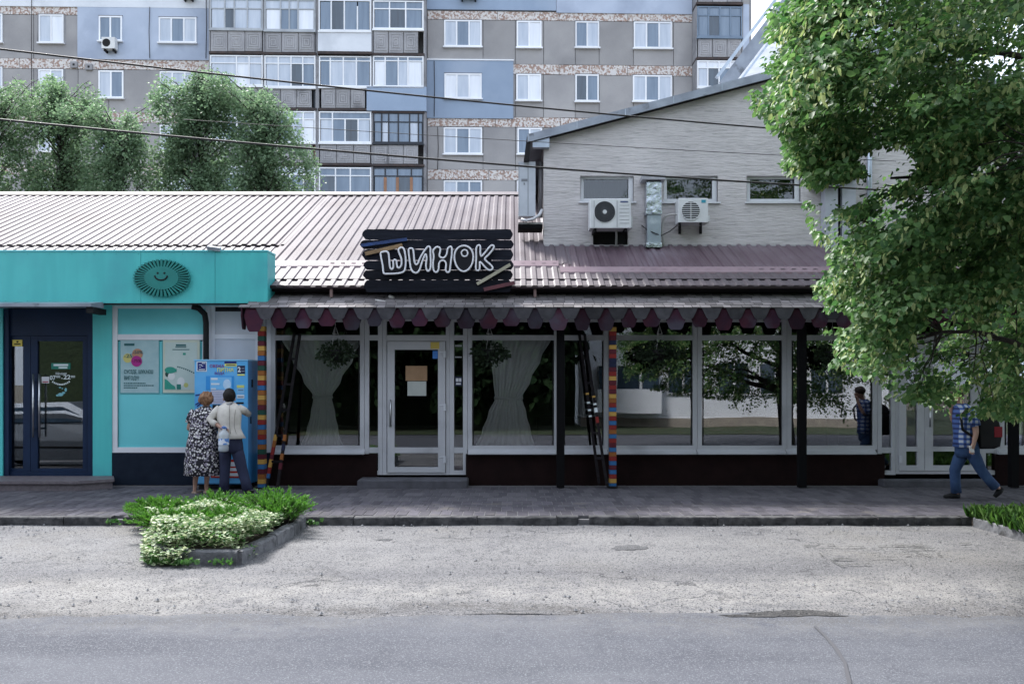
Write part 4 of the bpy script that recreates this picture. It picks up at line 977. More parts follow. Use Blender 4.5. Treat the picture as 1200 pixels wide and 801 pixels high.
for (ua, ub, va, vb) in wins:
    w = part('window', frame_mesh(ua+.3, va+.4, ub-.3, vb-.3, GY+.10, [], [], 3.6, .05), m_white, gb)
    pane(ua+3, va+3, ub-3, vb-3, GY+.125, m_glass_up, w)
    part('sill', MB().box(X(ua-2,GY),GY-.05,Z(vb+1.6,GY),X(ub+3,GY),GY+.09,Z(vb,GY)), m_white, w)
    part('frame_step', MB().box(X(ua+.3,GY),GY+.06,Z(vb-.3,GY),X(ub-.3,GY),GY+.099,Z(vb-4.2,GY)).box(X(ub-5.5,GY),GY+.06,Z(vb-4.2,GY)+.002,X(ub-.3,GY),GY+.099,Z(va+.4,GY)), m_white, w)
def curtain_sheet(x0, x1, z0, z1, y, amp, wl_, name, mat, parent):
    mb = MB(); n = int((x1-x0)/wl_*8); vs = []
    for z in (z0, z1):
        for i in range(n+1): vs.append((x0+(x1-x0)*i/n, y+amp*math.sin(2*math.pi*i/8)+amp*.5*math.sin(i*.37), z))
    mb.add(vs, [(i,i+1,n+2+i,n+1+i) for i in range(n)], True)
    return part(name, mb, mat, parent)
m_gcur = M('green_curtain', (.015,.04,.03), (.03,.065,.05), 3, .9)
curtain_sheet(X(682,GY+.25),X(726,GY+.25),Z(237,GY),Z(203,GY),GY+.25,.02,.12,'curtain',m_gcur,gb)
curtain_sheet(X(779,GY+.25),X(840,GY+.25),Z(237,GY),Z(203,GY),GY+.25,.02,.12,'curtain',m_gcur,gb)
part('wall_vent', MB().box(X(vent[0],GY)+.01,GY+.10,Z(vent[3],GY)-.04,X(vent[1],GY)-.01,GY+.14,Z(vent[2],GY)-.01), m_black, gb)
part('roof_stop', MB().box(gx0+.02,GY-.05,Z(288.5,GY)-.03,gx1,GY-.004,Z(287.2,GY)), M('mortar',(.42,.41,.42),(.3,.3,.31),6,.9), gb)
# small porch and pipe half hidden by the tree at the right
ph = part('roof_cabinet', MB().pbox(967,219,982,290,GY-.25,.24).pbox(987,207,1003,290,GY-.2,.19), M('cabinet_grey',(.45,.47,.52),(.38,.4,.45),4,.5), gb)
part('cabinet_roof', MB().pbox(958,212.5,987,217,GY-.45,.44).pbox(980,203.5,1007,207,GY-.45,.44), m_greyroof, gb)
part('cabinet_gap', MB().pbox(982.5,208,986.8,290,GY-.1,.09), m_black, gb)
part('rain_pipe', MB().tube([P(1019,120,GY-.06),P(1019,288,GY-.06)],.05,8), m_zinc, gb)

# steep seamed roof further back
HY = 20.0
sr = thing('steep_roof_house', 'steep grey seamed metal roof peeking up behind the gable building', 'building', (X(900,HY), HY, 0))
a0 = Vector(P(850,108,HY)); a1 = Vector(P(950,-24,HY))
part('roof_slope', MB().add([tuple(a0),(tuple(P(1130,108,HY))),(P(1130,-24,HY+3)),(a1.x,a1.y+3,a1.z)],[(0,1,2,3)]), m_greyroof, sr)
mb = MB()
for k in range(12):
    t0 = P(872+k*22,108,HY); t1 = P(872+k*22+62,-24,HY); t1 = Vector((t1.x, HY+3, t1.z*1.0))
    mb.bar(t0, t1, .03, .05, (0,-1,.3))
part('standing_seam', mb, m_zinc, sr)
part('barge_board', MB().bar(a0+Vector((-.05,-.12,.1)), a1+Vector((-.05,-.12,.1)), .30, .10, (0,1,0)), m_greyroof, sr)
part('barge_edge', MB().bar(a0+Vector((-.25,-.2,.27)), a1+Vector((-.25,-.2,.27)), .07, .14, (0,1,0)).bar(a0+Vector((.11,-.2,-.05)), a1+Vector((.11,-.2,-.05)), .05, .06, (0,1,0)), m_zinc, sr)
part('wall', MB().box(X(880,HY)+.5,HY+.3,0,X(1130,HY),HY+3.4,Z(108,HY)-.1), m_gable, sr)

# ================================================================== AIR CONDITIONERS, DUCT, CABINET
def aircon(u0, v0, u1, v1, Y, fanc, fanr, style, label, depth=.32, group=None):
    t = thing('air_conditioner', label, 'air conditioner', P((u0+u1)/2, v1, Y), group)
    x0, x1, z0, z1 = X(u0,Y), X(u1,Y), Z(v1,Y), Z(v0,Y)
    part('casing', MB().bev(x0, Y, z0, x1, Y+depth, z1, .012), m_acw, t)
    cx, cz = X(fanc[0],Y), Z(fanc[1],Y); r = fanr*Y/F
    def ringp(rr, y, n=28): return [(cx+rr*math.cos(2*math.pi*k/n), y, cz+rr*math.sin(2*math.pi*k/n)) for k in range(n)]
    fo = part('fan_opening', MB().add(ringp(r, Y-.004)[::-1], [tuple(range(28))]), flat('fan_dark', (.02,.021,.025), .6) , t)
    mb = MB(); mb.tube(ringp(r*1.03, Y-.006), .010 if style else .006, 5, True)
    part('fan_ring', mb, m_acw, t)
    g = MB()
    if style == 0:
        for q in (.35,.5,.65,.8,.92): g.tube(ringp(r*q, Y-.010), .0035, 4, True)
        for k in range(36):
            a = 2*math.pi*k/36; g.bar((cx+r*.2*math.cos(a),Y-.010,cz+r*.2*math.sin(a)),(cx+r*math.cos(a+.35),Y-.010,cz+r*math.sin(a+.35)),.005,.006,(0,1,0))
        part('hub', MB().add([(cx+r*.2*math.cos(2*math.pi*k/16), Y-.02, cz+r*.2*math.sin(2*math.pi*k/16)) for k in range(16)][::-1],[tuple(range(16))]), m_acw, t)
    else:
        for k in range(-4,5):
            z = cz + r*k/4.6; hw = math.sqrt(max(0, r*r-(z-cz)**2)); g.box(cx-hw, Y-.014, z-.006, cx+hw, Y-.008, z+.006)
        g.box(cx-.008, Y-.017, cz-r, cx+.008, Y-.0145, cz+r)
    part('fan_grille', g, flat('grille_grey', (.10,.105,.115), .5) if style == 0 else m_acw, t)
    return t
a1_ = aircon(691.5, 232.5, 739.5, 267, 16.45, (708.6,248.3), 12.3, 0, 'larger air conditioner with dark round fan above the black vent', .40)
mb = MB()
for k in range(6): mb.pbox(726, 240+k*4.2, 737.5, 240.6+k*4.2, 16.444, .003)
part('louvre', mb, flat('louvre_grey',(.42,.43,.44),.5), a1_); part('badge', MB().pbox(727,235.5,736,237.2,16.444,.004), flat('badge_blue',(.08,.1,.2),.5), a1_)
part('corner_frame', MB().pbox(695.6,235,697,266,16.444,.004).pbox(722.5,235,724,266,16.444,.004), flat('corner_grey',(.45,.46,.47),.5), a1_)
part('valve_cover', MB().box(X(739.6,16.5),16.55,Z(266,16.5),X(741.5,16.5),16.8,Z(253,16.5)), m_acw, a1_)
part('bracket', MB().pbox(696,267.2,699,271,16.5,.46).pbox(732,267.2,735,271,16.5,.46), m_black, a1_)
a2_ = aircon(795, 232, 830, 260.3, 16.5, (809.5,247), 10.8, 1, 'smaller air conditioner on black wall brackets right of the duct', .36)
part('badge', MB().pbox(822,234,827,237.5,16.494,.004), flat('badge_teal',(.05,.3,.4),.5), a2_)
part('valve_cover', MB().box(X(830.1,16.55),16.58,Z(259,16.55),X(832.4,16.55),16.8,Z(252,16.55)), m_acw, a2_)
mb = MB()
for u in (796.5, 821): mb.bar(P(u,262,16.5),P(u,262,GY-.01),.05,.05,(0,0,1)).bar(P(u+.5,263.5,16.55),P(u+.5,273,GY-.02),.035,.03,(1,0,0)).bar(P(u,263,GY-.03),P(u,274,GY-.03),.05,.03,(0,1,0))
part('bracket', mb, m_black, a2_)
single('hose', MB().tube([P(793,251,16.7),P(785,251.2,16.75),P(779,254,16.8),P(776.6,261,16.85),P(775.6,272,16.85),P(777.5,280,16.85),P(777,289,16.88)], .02, 7), flat('hose_white',(.5,.49,.47),.6), 'pale insulated hose running from the smaller air conditioner down the duct', 'hose', None, P(778,289,16.9))
single('cable', MB().tube([P(752,264,GY-.03),P(758,269,GY-.2),P(768,273.5,GY-.3),P(775,276,GY-.2),P(785,271,GY-.08),P(795,263,GY-.05)], .010, 5), m_cable, 'thin black cable sagging across the zinc duct between the air conditioners', 'cable', None, P(768,273,GY))
single('hose', MB().tube([P(722,268,16.7),P(722.5,276,16.8),P(722,288,16.85)], .022, 7), flat('hose_grey',(.45,.45,.44),.6), 'pale hose hanging in front of the black wall vent', 'hose', None, P(722,288,16.85))
du = thing('vent_duct', 'dented zinc ventilation duct standing against the gable wall between windows', 'duct', P(767,290,16.7))
part('lower_section', MB().box(X(758.6,16.72),16.72,Z(290,16.72),X(774.6,16.72),16.94,Z(249.5,16.72)), m_zinc, du)
m_foil = M('crumpled_foil', (.62,.66,.70), (.38,.42,.48), 9, .22, .03, 7, metal=.8)
part('upper_section', MB().box(X(757.6,16.7),16.70,Z(249,16.7),X(775.4,16.7),16.945,Z(213,16.7)), m_foil, du)
part('joint_band', MB().pbox(757,246,776,250.5,16.68,.27).pbox(757.3,284.5,776,289.5,16.68,.27), m_foil, du)
part('top_cap', MB().box(X(752,16.7),16.6,Z(210,16.6),X(779,16.7),16.955,Z(204.5,16.6)), M('cap_grey',(.40,.40,.43),(.3,.3,.33),6,.5), du)
part('elbow', MB().box(X(758,16.7),16.71,Z(213,16.7)+.002,X(775,16.7),16.94,Z(210.4,16.7)), m_black, du)
cb = thing('metal_cabinet', 'tall pale grey metal cabinet fixed beside the gable corner on the roof', 'cabinet', P(618,268,17.0))
CYc = 17.0
part('body', MB().box(X(607.5,CYc),CYc,Z(253,CYc),X(627.5,CYc),CYc+.35,Z(189.5,CYc)), M('cabinet_pale',(.50,.53,.58),(.44,.47,.52),3,.5), cb)
part('door_seam', MB().pbox(618.5,191,619.1,252,CYc-.003,.002).pbox(607.6,191,608.2,252,CYc-.003,.002), flat('seam_dark',(.15,.16,.18),.6), cb)
part('name_plate', MB().pbox(611,209.5,618,212.5,CYc-.006,.005).pbox(613.6,214,615,216.5,CYc-.006,.005), flat('plate_grey',(.2,.21,.23),.5), cb)
part('tray', MB().box(X(607,CYc),CYc-.12,Z(268.5,CYc),X(637,CYc)-.02,CYc+.4,Z(264,CYc)), m_blacksoft, cb)
part('tray_rim', MB().pbox(607.5,260.5,636,263.8,CYc-.08,.3), M('tray_dirty',(.3,.29,.28),(.12,.11,.1),9,.8), cb)
part('pipe_bend', MB().tube([P(611,257,CYc-.1),P(617,258.5,CYc-.14),P(625,256.5,CYc-.14),P(632,252,CYc-.1),P(635,246,CYc)], .03, 8), flat('pipe_white',(.55,.55,.57),.5), cb)
# ================================================================== APARTMENT BLOCK
AT = R(1.5); AO = Vector((0, 45.2, 0)); ad = Vector((math.cos(AT), math.sin(AT), 0)); an = Vector((math.sin(AT), -math.cos(AT), 0))  # an faces the street
def ap(u, v, out=0.0):
    """point on the block's street wall seen at (u, v), moved out by `out` metres"""
    d = Vector(((u-CX)/F, 1.0, (V0-v)/F)); o = Vector((0,0,H))
    t = ((AO - o).dot(an)) / d.dot(an)
    return o + d*t + an*out
apt = thing('apartment_block', 'tall grey concrete apartment block with glazed balconies behind the trees', 'apartment block', (0, 45, 0))
def abox(mb, u0, v0, u1, v1, o0, o1):
    """block on the wall: photo rectangle, from o0 (inner) to o1 (outer) metres out of the wall"""
    c = [ap(u0,v1), ap(u1,v1), ap(u1,v0), ap(u0,v0)]
    # keep it square: common left/right and top/bottom
    zb = (c[0].z+c[1].z)/2; zt_ = (c[2].z+c[3].z)/2
    l, r = c[0], c[1]
    vs = []
    for o in (o1, o0):
        for (p, z) in ((l,zb),(r,zb),(r,zt_),(l,zt_)): vs.append((p.x+an.x*o, p.y+an.y*o, z))
    return mb.add(vs, [(0,1,2,3),(5,4,7,6),(0,4,5,1),(1,5,6,2),(2,6,7,3),(3,7,4,0)])
def apart(name, rect, o0, o1, mat, parent=apt, label=None): return part(name, abox(MB(), *rect, o0, o1), mat, parent, label)
m_conc = M('concrete_panel', (.335,.328,.33), (.285,.28,.285), .6, .9, .01, 20, rand=.13, c3=(.225,.222,.23), s3=.35, con3=(.5,.72))
m_ins_b = M('insulation_blue', (.27,.345,.46), (.24,.31,.42), .7, .8, rand=.06, c3=(.31,.375,.48), s3=.3)
m_ins_l = M('insulation_pale_blue', (.42,.48,.59), (.37,.43,.54), .8, .85, c3=(.30,.35,.45), s3=.4, con3=(.5,.68))
m_ins_w = M('insulation_white', (.66,.69,.74), (.58,.61,.66), .8, .85, c3=(.50,.53,.58), s3=.4)
m_balc = M('balcony_concrete', (.33,.33,.345), (.24,.24,.255), 1.2, .9, .01, rand=.15, c3=(.15,.15,.16), s3=.9, con3=(.58,.72))
m_rel = M('relief_pale', (.45,.45,.47), (.36,.36,.38), 2, .9)
m_rust = M('rusty_steel', (.03,.025,.027), (.06,.04,.035), 4, .8)
m_brick = M('old_brick', (.22,.12,.10), (.15,.08,.07), 5, .9)
m_orange = M('orange_frame', (.30,.15,.08), (.24,.12,.07), 4, .6)
m_ap_white = M('old_white_frame', (.78,.80,.83), (.68,.70,.74), 1, .5, rand=.08)
def far_pane(name, c, c2, rough=.05, spec=.8):
    return M(name, c, c2, 1.1, rough, spec=spec, contrast=(.3,.7), stretch=(3.5,3.5,.35))
m_p_cur = far_pane('pane_pale_curtain', (.50,.55,.63), (.34,.40,.49)); m_p_blue = far_pane('pane_blue_grey', (.16,.22,.30), (.09,.14,.21)); m_p_dark = far_pane('pane_dark', (.02,.032,.05), (.05,.08,.115)); m_p_white = far_pane('pane_white_net', (.74,.77,.82), (.6,.64,.71))
PANES = [m_p_cur, m_p_blue, m_p_cur, m_p_white, m_p_blue, m_p_dark]
# back body
c0, c1 = ap(-140, 500), ap(877, 500)
mb = MB(); mb.add([(c0.x,c0.y+.05,0),(c1.x,c1.y+.05,0),(c1.x-.3,c1.y+13,0),(c0.x-.3,c0.y+13,0)]+[(c0.x,c0.y+.05,25.5),(c1.x,c1.y+.05,25.5),(c1.x-.3,c1.y+13,25.5),(c0.x-.3,c0.y+13,25.5)],[(0,3,2,1),(4,5,6,7),(0,1,5,4),(1,2,6,5),(2,3,7,6),(3,0,4,7)])
part('wall', mb, m_conc, apt)
# concrete facing panels by storey
st_v = [(-48,-49),(14,24),(75.5,87),(137.5,149),(199.5,211)]     # pebble bands (top, bottom)
def bandv(k, u):      # the rows drop slowly to the right
    d = (u-560)*.0118 - (0 if u > 0 else 0)
    return st_v[k][0]+d, st_v[k][1]+d
colsL = [-60,-8,40,92,128,188,251]; colsR = [501,566,604,637,674,702,742,789,811]
for cols in (colsL, colsR):
    for a, b in zip(cols[:-1], cols[1:]):
        um = (a+b)/2
        for k in range(1, 5):
            t_, b_ = bandv(k, um)
            nt_ = bandv(k+1, um)[0] if k < 4 else 262
            apart('wall_panel', (a+.35, b_+.3, b-.35, nt_-.5), .0, .045+rng.uniform(0,.01), m_conc)
    a, b = cols[0], cols[-1]
    n = 4
    for k in range(1, 5):
        us = [a] + [a+(b-a)*i/n + rng.uniform(-6,6) for i in range(1,n)] + [b]
        for q0, q1 in zip(us[:-1], us[1:]):
            t_, b_ = bandv(k, (q0+q1)/2); apart('pebble_band', (q0+.3, t_, q1-.3, b_-.2), 0, .06+rng.uniform(0,.008), m_mosaic)
# insulated flats
apart('insulation_panel', (-60,-40,252,9.5), 0, .13, m_ins_w); apart('insulation_panel', (92,9.9,251.5,71), 0, .12, m_ins_l)
apart('insulation_panel', (500.5,-40,651.5,13), 0, .13, m_ins_b); apart('insulation_panel', (651.9,-40,810.5,17), 0, .12, m_ins_w if False else m_ins_l)
apart('insulation_panel', (500.5,72,601.5,139.5), 0, .13, m_ins_b)
apart('seam_strip', (500.5,70.6,602,72), 0, .16, m_ap_white)
def apwin(u0, v0, u1, v1, n, o=.045, lab=None, mats=None, frame=None, surround=None):
    fm = frame or m_ap_white
    if surround: apart('window_surround', (u0-2.2,v0-2.2,u1+2.2,v1+1.6), 0, o+.012, surround)
    mb = MB(); w = 1.7
    abox(mb,u0,v0,u0+w,v1,.0,o+.06); abox(mb,u1-w,v0,u1,v1,0,o+.06); abox(mb,u0+w,v0,u1-w,v0+w,0,o+.057); abox(mb,u0+w,v1-w,u1-w,v1,0,o+.057)
    for i in range(1, n):
        u = u0+(u1-u0)*i/n; abox(mb,u-.9,v0+w,u+.9,v1-w,0,o+.06)
    wnd = part('window', mb, fm, apt)
    for i in range(n):
        a = u0+(u1-u0)*i/n+.8; b = u0+(u1-u0)*(i+1)/n-.8
        m = mats[i] if mats else rng.choice(PANES)
        if i == 0: a = u0+w
        if i == n-1: b = u1-w
        part('pane', abox(MB(), a, v0+w, b, v1-w, 0, o+.03), m, wnd)
    part('sill', abox(MB(), u0-1.2, v1+.05, u1+1.2, v1+1.6, 0, o+.16), m_ap_white, wnd)
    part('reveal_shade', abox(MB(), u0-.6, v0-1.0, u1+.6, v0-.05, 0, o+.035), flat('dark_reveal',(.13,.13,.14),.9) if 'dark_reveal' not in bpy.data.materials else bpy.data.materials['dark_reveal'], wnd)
    return wnd
W, C, B, D_ = m_p_white, m_p_cur, m_p_blue, m_p_dark
apwin(-22,17,4,50,2); apwin(46.5,18,75.5,51,2,mats=[C,W],surround=m_balc); apwin(117.5,20.5,144.5,49.5,2,.12,mats=[B,B]); apwin(187.5,22,231.5,51.5,3,.12,mats=[C,B,C])
apwin(-22,79,4,112,2); apwin(46,82,75,114,2,mats=[W,C],surround=m_balc); apwin(116.3,83.5,145.5,115.5,2,mats=[C,B]); apwin(188,84.5,232,116,3)
apwin(46,145,75,178,2); apwin(117,147,146,179,2,mats=[B,D_]); apwin(188,147,232,179,3); apwin(46,208,75,240,2); apwin(117,209,146,241,2); apwin(188,209,232,242,3)
apwin(520.5,24.5,564.5,55.5,3,mats=[C,B,C]); apwin(605.5,25.5,634.5,56.5,2,mats=[C,W]); apwin(674,26,702,56.5,2,mats=[B,C]); apwin(742.3,26.5,787,57.5,3,mats=[C,B,C])
apwin(521,87.5,564.5,116.5,3,.12,mats=[W,C,W]); apwin(605,87.5,634,118.5,2,mats=[C,W]); apwin(674,88,701.5,119.5,2,mats=[D_,B]); apwin(741.3,89,787,119.5,3,mats=[C,B,C])
apwin(520,150,565,181,3,mats=[C,B,C]); apwin(606.3,150.5,635,181,2,mats=[B,C]); apwin(674,151,702,182,2); apwin(742,151,787,182,3); apwin(520,212,565,242,3,mats=[C,B,B]); apwin(606,212,635,242,2)

# balconies: slab, three relief panels, glazing with uprights and panes
def relief(parent, u0, v0, u1, v1, o, mat=None):
    mat = mat or m_balc
    n = 3
    for i in range(n):
        a = u0+(u1-u0)*i/n+.35; b = u0+(u1-u0)*(i+1)/n-.35
        mb = abox(MB(), a, v0, b, v1, o-.07, o)
        w, h = b-a, v1-v0; mb.mi = 1
        for q in (.12,.24,.36):
            x0,x1,y0,y1 = a+w*q, b-w*q, v0+h*q, v1-h*q; t = .55
            for rct in ((x0,y0,x0+t,y1),(x1-t,y0,x1,y1),(x0+t,y0,x1-t,y0+t),(x0+t,y1-t,x1-t,y1)): abox(mb,*rct,o,o+.022)
        part('balcony_panel', mb, [mat, m_rel], parent)
def balcony(u0, u1, vtop, vsill, vbot, o, frame, top, ups, transom, mats, panel='relief', pan=None, slab=True, fw=1.5):
    """vtop..vsill glazing, vsill..vbot parapet"""
    bl = apart('balcony', (u0-.5, vbot, u1+.5, vbot+2.6), 0, o+.05, m_rust)
    part('side_wall', abox(MB(), u0-.6, vtop-1, u0+.5, vbot-.05, 0, o-.03), m_balc, bl); part('side_wall', abox(MB(), u1-.5, vtop-1, u1+.6, vbot-.05, 0, o-.03), m_balc, bl)
    if panel == 'relief': relief(bl, pan[0] if pan else u0+1.2, vsill+2.2, pan[1] if pan else u1-1.2, vbot-.6, o+.02)
    elif panel is not None:
        part('parapet', abox(MB(), (pan or (u0,u1))[0], vsill+.2, (pan or (u0,u1))[1], vbot+(.2 if panel is m_ins_b else -.2), o-.08, o+(.10 if panel is m_ins_b else .06)), panel, bl)
    if vtop is None: return bl
    mb = MB()
    abox(mb,u0+.5,vtop,u0+.5+fw,vsill,o-.05,o+.02); abox(mb,u1-.5-fw,vtop,u1-.5,vsill,o-.05,o+.02)
    L0, L1 = u0+.5+fw, u1-.5-fw
    abox(mb,L0,vtop,L1,vtop+fw,o-.05,o+.016); abox(mb,L0,vsill-fw-.4,L1,vsill,o-.05,o+.016)
    if transom: abox(mb,L0,transom-.6,L1,transom+.6,o-.05,o+.012)
    for i, uu in enumerate(ups):
        x, lo = uu if isinstance(uu, tuple) else (uu, vtop+fw)
        abox(mb,x-fw*.5,lo,x+fw*.5,vsill-fw-.4,o-.05,o+.019)
    part('glazing_frame', mb, frame, bl)
    xs_ = [L0] + [ (uu[0] if isinstance(uu, tuple) else uu) for uu in ups] + [L1]
    for i, (a, b) in enumerate(zip(xs_[:-1], xs_[1:])):
        part('pane', abox(MB(), a+fw*.45, (transom or vtop+fw)+.5, b-fw*.45, vsill-fw-.4, o-.045, o-.02), mats[i % len(mats)], bl)
    if transom: part('top_pane', abox(MB(), L0, vtop+fw, L1, transom-.6, o-.045, o-.022), top, bl)
    part('window_board', abox(MB(), u0, vsill+.05, u1, vsill+2.0, o-.05, o+.10), frame, bl)
    return bl
O = .95
c_ = [(252.5,314),(315,374.5),(377.5,438.5),(439.5,498.5)]
m_oldfr = M('weathered_frame', (.40,.43,.46), (.30,.32,.35), 1.5, .7); m_blkfr = flat('dark_frame', (.03,.035,.045), .6)
# top row parapets
for i, pm in enumerate(('relief','relief',m_ins_l,m_ins_w)):
    balcony(*c_[i], -36, -20, 5.5+.5*i, O, m_oldfr, B, [c_[i][0]+20, c_[i][0]+40], None, [B,C], pm)
balcony(*c_[0], 8, 43.5, 69, O, m_oldfr, C, [270,281,296], 19.5, [C,D_,C,C], 'relief')
balcony(*c_[1], 9, 45, 70, O, m_oldfr, C, [334,344,354], 20, [W,B,B,W], 'relief')
balcony(*c_[2], 10.5, 46.5, 70, O+.1, m_ap_white, B, [392.5,(407.5,12),(422.5,18)], None, [B,m_p_dark,B,B], m_ins_w)
balcony(*c_[3], 10.5, 43.5, 71, O, m_ap_white, B, [459,477.5], 20, [B,m_p_dark,B], 'relief', (440.5,492))
balcony(*c_[0], 73, 108, 133, O, m_ap_white, C, [283.5,298], 82, [C,W,C], 'relief')
balcony(*c_[1], 73.5, 110, 133.5, O, m_ap_white, C, [331.5,346,359.5], 82.5, [C,C,D_,B], 'relief', (316,370))
balcony(*c_[2], 74, 109.5, 134, O, m_ap_white, B, [(391,76),406,(421,76)], 79.5, [B,C,C,B], 'relief', (380.5,431))
balcony(*c_[3], 74, 109.5, 137, O, m_ap_white, B, [454,(469,76),480], 79.5, [W,B,C,W], m_ins_b, (433,501.5))
balcony(*c_[0], 136.5, 172, 196, O, m_ap_white, C, [270,284,298], 145, [C,B,D_,C], 'relief')
balcony(*c_[1], 137, 173, 196.5, O, m_ap_white, C, [330,345,360], 146, [C,B,C,W], 'relief', (316,371))
balcony(*c_[2], 137.5, 173.5, 197, O, m_ap_white, B, [393.5,(408,146),(423,146)], 146, [C,B,m_p_dark,C], 'relief', (379,437))
balcony(*c_[3], 138.5, 174, 198, O, m_blkfr, B, [450,458,469,482,492], 149.5, [B,C,B,B,C,B], 'relief', (440,492))
balcony(*c_[0], 199.5, 235, 258, O, m_ap_white, C, [270,284,298], 209, [D_,B,D_,C], 'relief')
balcony(*c_[1], 200, 235.5, 258, O, m_ap_white, C, [330,345,360], 209.5, [D_,D_,B,D_], 'relief')
balcony(*c_[2], 201.5, 237, 260, O, m_ap_white, B, [397,414], 211, [D_,B,B], 'relief')
balcony(*c_[3], 201.5, 237, 260, O, m_blkfr, B, [454,468,484], 211.5, [B,B,D_,B], 'relief')
mb = MB()
for u in (454,468,484): abox(mb,u-1.6,213,u+1.6,235,O-.04,O+.03)
part('orange_mullion', mb, m_orange, apt)
for (u, v0, v1) in ((375.9,6,262),(314.6,5,262),(252,5,262),(439,5,262),(499.6,5,262)):
    part('party_wall', abox(MB(), u-.75, v0, u+.75, v1, 0, O-.06), m_balc, apt)
apart('brick_pier', (371.5,112,378,134),0,O-.1,m_blkfr); apart('brick_pier', (371.5,175,377,197),0,O-.1,m_brick)
# right hand balconies and corner pier
balcony(811.5,864, -34,-18,12.5, O, m_oldfr, B, [830,848], None, [B,C], 'relief')
m_bfr = M('blue_frame', (.16,.22,.30), (.12,.17,.24), 2, .6)
balcony(811.5,864, 17, 52.5, 75.5, O, m_bfr, B, [825,838,850], 27.5, [B,m_p_dark,B,B], 'relief')
balcony(811.5,864, 79, 110, 136, O, m_ap_white, W, [824,837,850], 87.5, [C,D_,B,W], 'relief')
balcony(811.5,864, 141, 172, 198, O, m_ap_white, W, [824,837,850], 149.5, [C,D_,B,W], 'relief')
apart('corner_pier', (865,14,872,262), 0, O-.05, m_ins_l); apart('corner_pier', (872.3,-40,877,262), -.2, .5, m_conc); apart('corner_pier',(865,-40,872,13.6),0,O-.08,m_conc)
mb = MB()
for (u, v0, v1) in ((39,-30,120),(242.5,-10,70),(177,10,70),(509,73,138),(513,150,200)):
    mb.tube([ap(u,v0,.17),ap(u+rng.uniform(-1,1),(v0+v1)/2,.18),ap(u,v1,.17)], .018, 4)
part('drop_cable', mb, m_cable, apt)
# small vent grilles / lamps on the left wall
for (u, v) in ((88,77),(105.5,79.5)):
    t = part('wall_vent', abox(MB(), u-4, v-3.5, u+4, v+3.5, 0, .16), m_balc, apt); part('hole', abox(MB(), u-1.2, v-1.2, u+1.2, v+1.2, .1, .165), m_black, t)
# air conditioners on the block
for (u0,v0,u1,v1,lab) in ((124.5,48.5,140,61.5,'small white air conditioner under a window of the pale blue flat on the block'),(539,-8,560,1.5,'dark underside of an air conditioner at the top edge over the blue flat'),(216,-9,230,1.5,'air conditioner at the top edge over the white flat on the block')):
    t = thing('air_conditioner', lab, 'air conditioner', ap((u0+u1)/2,v1,.3))
    part('casing', abox(MB(),u0,v0,u1,v1,.2,.55), m_acw, t)
    mb = MB(); cu, cv, r = u0+(u1-u0)*.36, (v0+v1)/2, (v1-v0)*.36
    mb.add([tuple(ap(cu+r*math.cos(a),cv+r*math.sin(a),.556)) for a in np.linspace(0,2*math.pi,17)[:-1][::-1]],[tuple(range(16))]); part('fan_opening', mb, m_black, t)
    part('bracket', abox(MB(),u0+2,v1+.1,u0+3.5,v1+2.5,0,.5), m_black, t); part('bracket', abox(MB(),u1-3.5,v1+.1,u1-2,v1+2.5,0,.5), m_black, t)

# ================================================================== OVERHEAD CABLES
def cable(pts, r, label, cat='cable', n=24):
    a, b = Vector(pts[0]), Vector(pts[1]); sag = pts[2]
    pl = [a.lerp(b, i/n) - Vector((0,0,sag*4*(i/n)*(1-i/n))) for i in range(n+1)]
    if r > .01: pl = [pl[0]+(pl[0]-pl[1])*16, pl[0]+(pl[0]-pl[1])*8] + pl
    return single('overhead_cable', MB().tube(pl, r, 5), m_cable, label, cat, 'overhead cables', a)
cable((P(-120,43,10.5),P(1110,166,13.8),.10),.013,'upper black overhead cable crossing in front of the apartment block')
cable((P(-120,128,10.5),P(1120,227,13.8),.10),.015,'lower black overhead cable passing in front of the gable windows')
cable((P(215,140,16.0),P(1050,189,16.2),.03),.006,'thinnest overhead wire crossing the gable wall between two thicker cables')
# ================================================================== FOLIAGE
LV = np.array([(0,0,0),(-.42,.22,.10),(-.33,.68,.07),(0,1,-.10),(.33,.68,.07),(.42,.22,.10)], float)
LF = np.array([(0,3,2,1),(0,5,4,3)])
def leaf_mesh(name, pos, dirs, nor, size, mats, mi=None, shape=None):
    """one small bent leaf at every position"""
    lv = LV if shape is None else shape
    n = len(pos); d = dirs/np.linalg.norm(dirs,axis=1)[:,None]
    x = np.cross(d, nor); x /= np.linalg.norm(x,axis=1)[:,None]+1e-9; z = np.cross(x, d)
    v = pos[:,None,:] + size[:,None,None]*(lv[None,:,0:1]*x[:,None,:] + lv[None,:,1:2]*d[:,None,:] + lv[None,:,2:3]*z[:,None,:])
    v = v.reshape(-1,3); k = len(lv)
    f = (LF[None] + (np.arange(n)*k)[:,None,None]).reshape(-1,4)
    me = bpy.data.meshes.new(name)
    me.vertices.add(len(v)); me.vertices.foreach_set('co', v.ravel())
    me.loops.add(f.size); me.loops.foreach_set('vertex_index', f.ravel().astype(np.int32))
    me.polygons.add(len(f)); me.polygons.foreach_set('loop_start', np.arange(0,f.size,4,dtype=np.int32))
    if mi is not None: me.polygons.foreach_set('material_index', np.repeat(mi,2).astype(np.int32))
    for m in mats: me.materials.append(m)
    me.update(calc_edges=True); me.validate()
    return me
def unit(a): return a/(np.linalg.norm(a,axis=-1,keepdims=True)+1e-9)
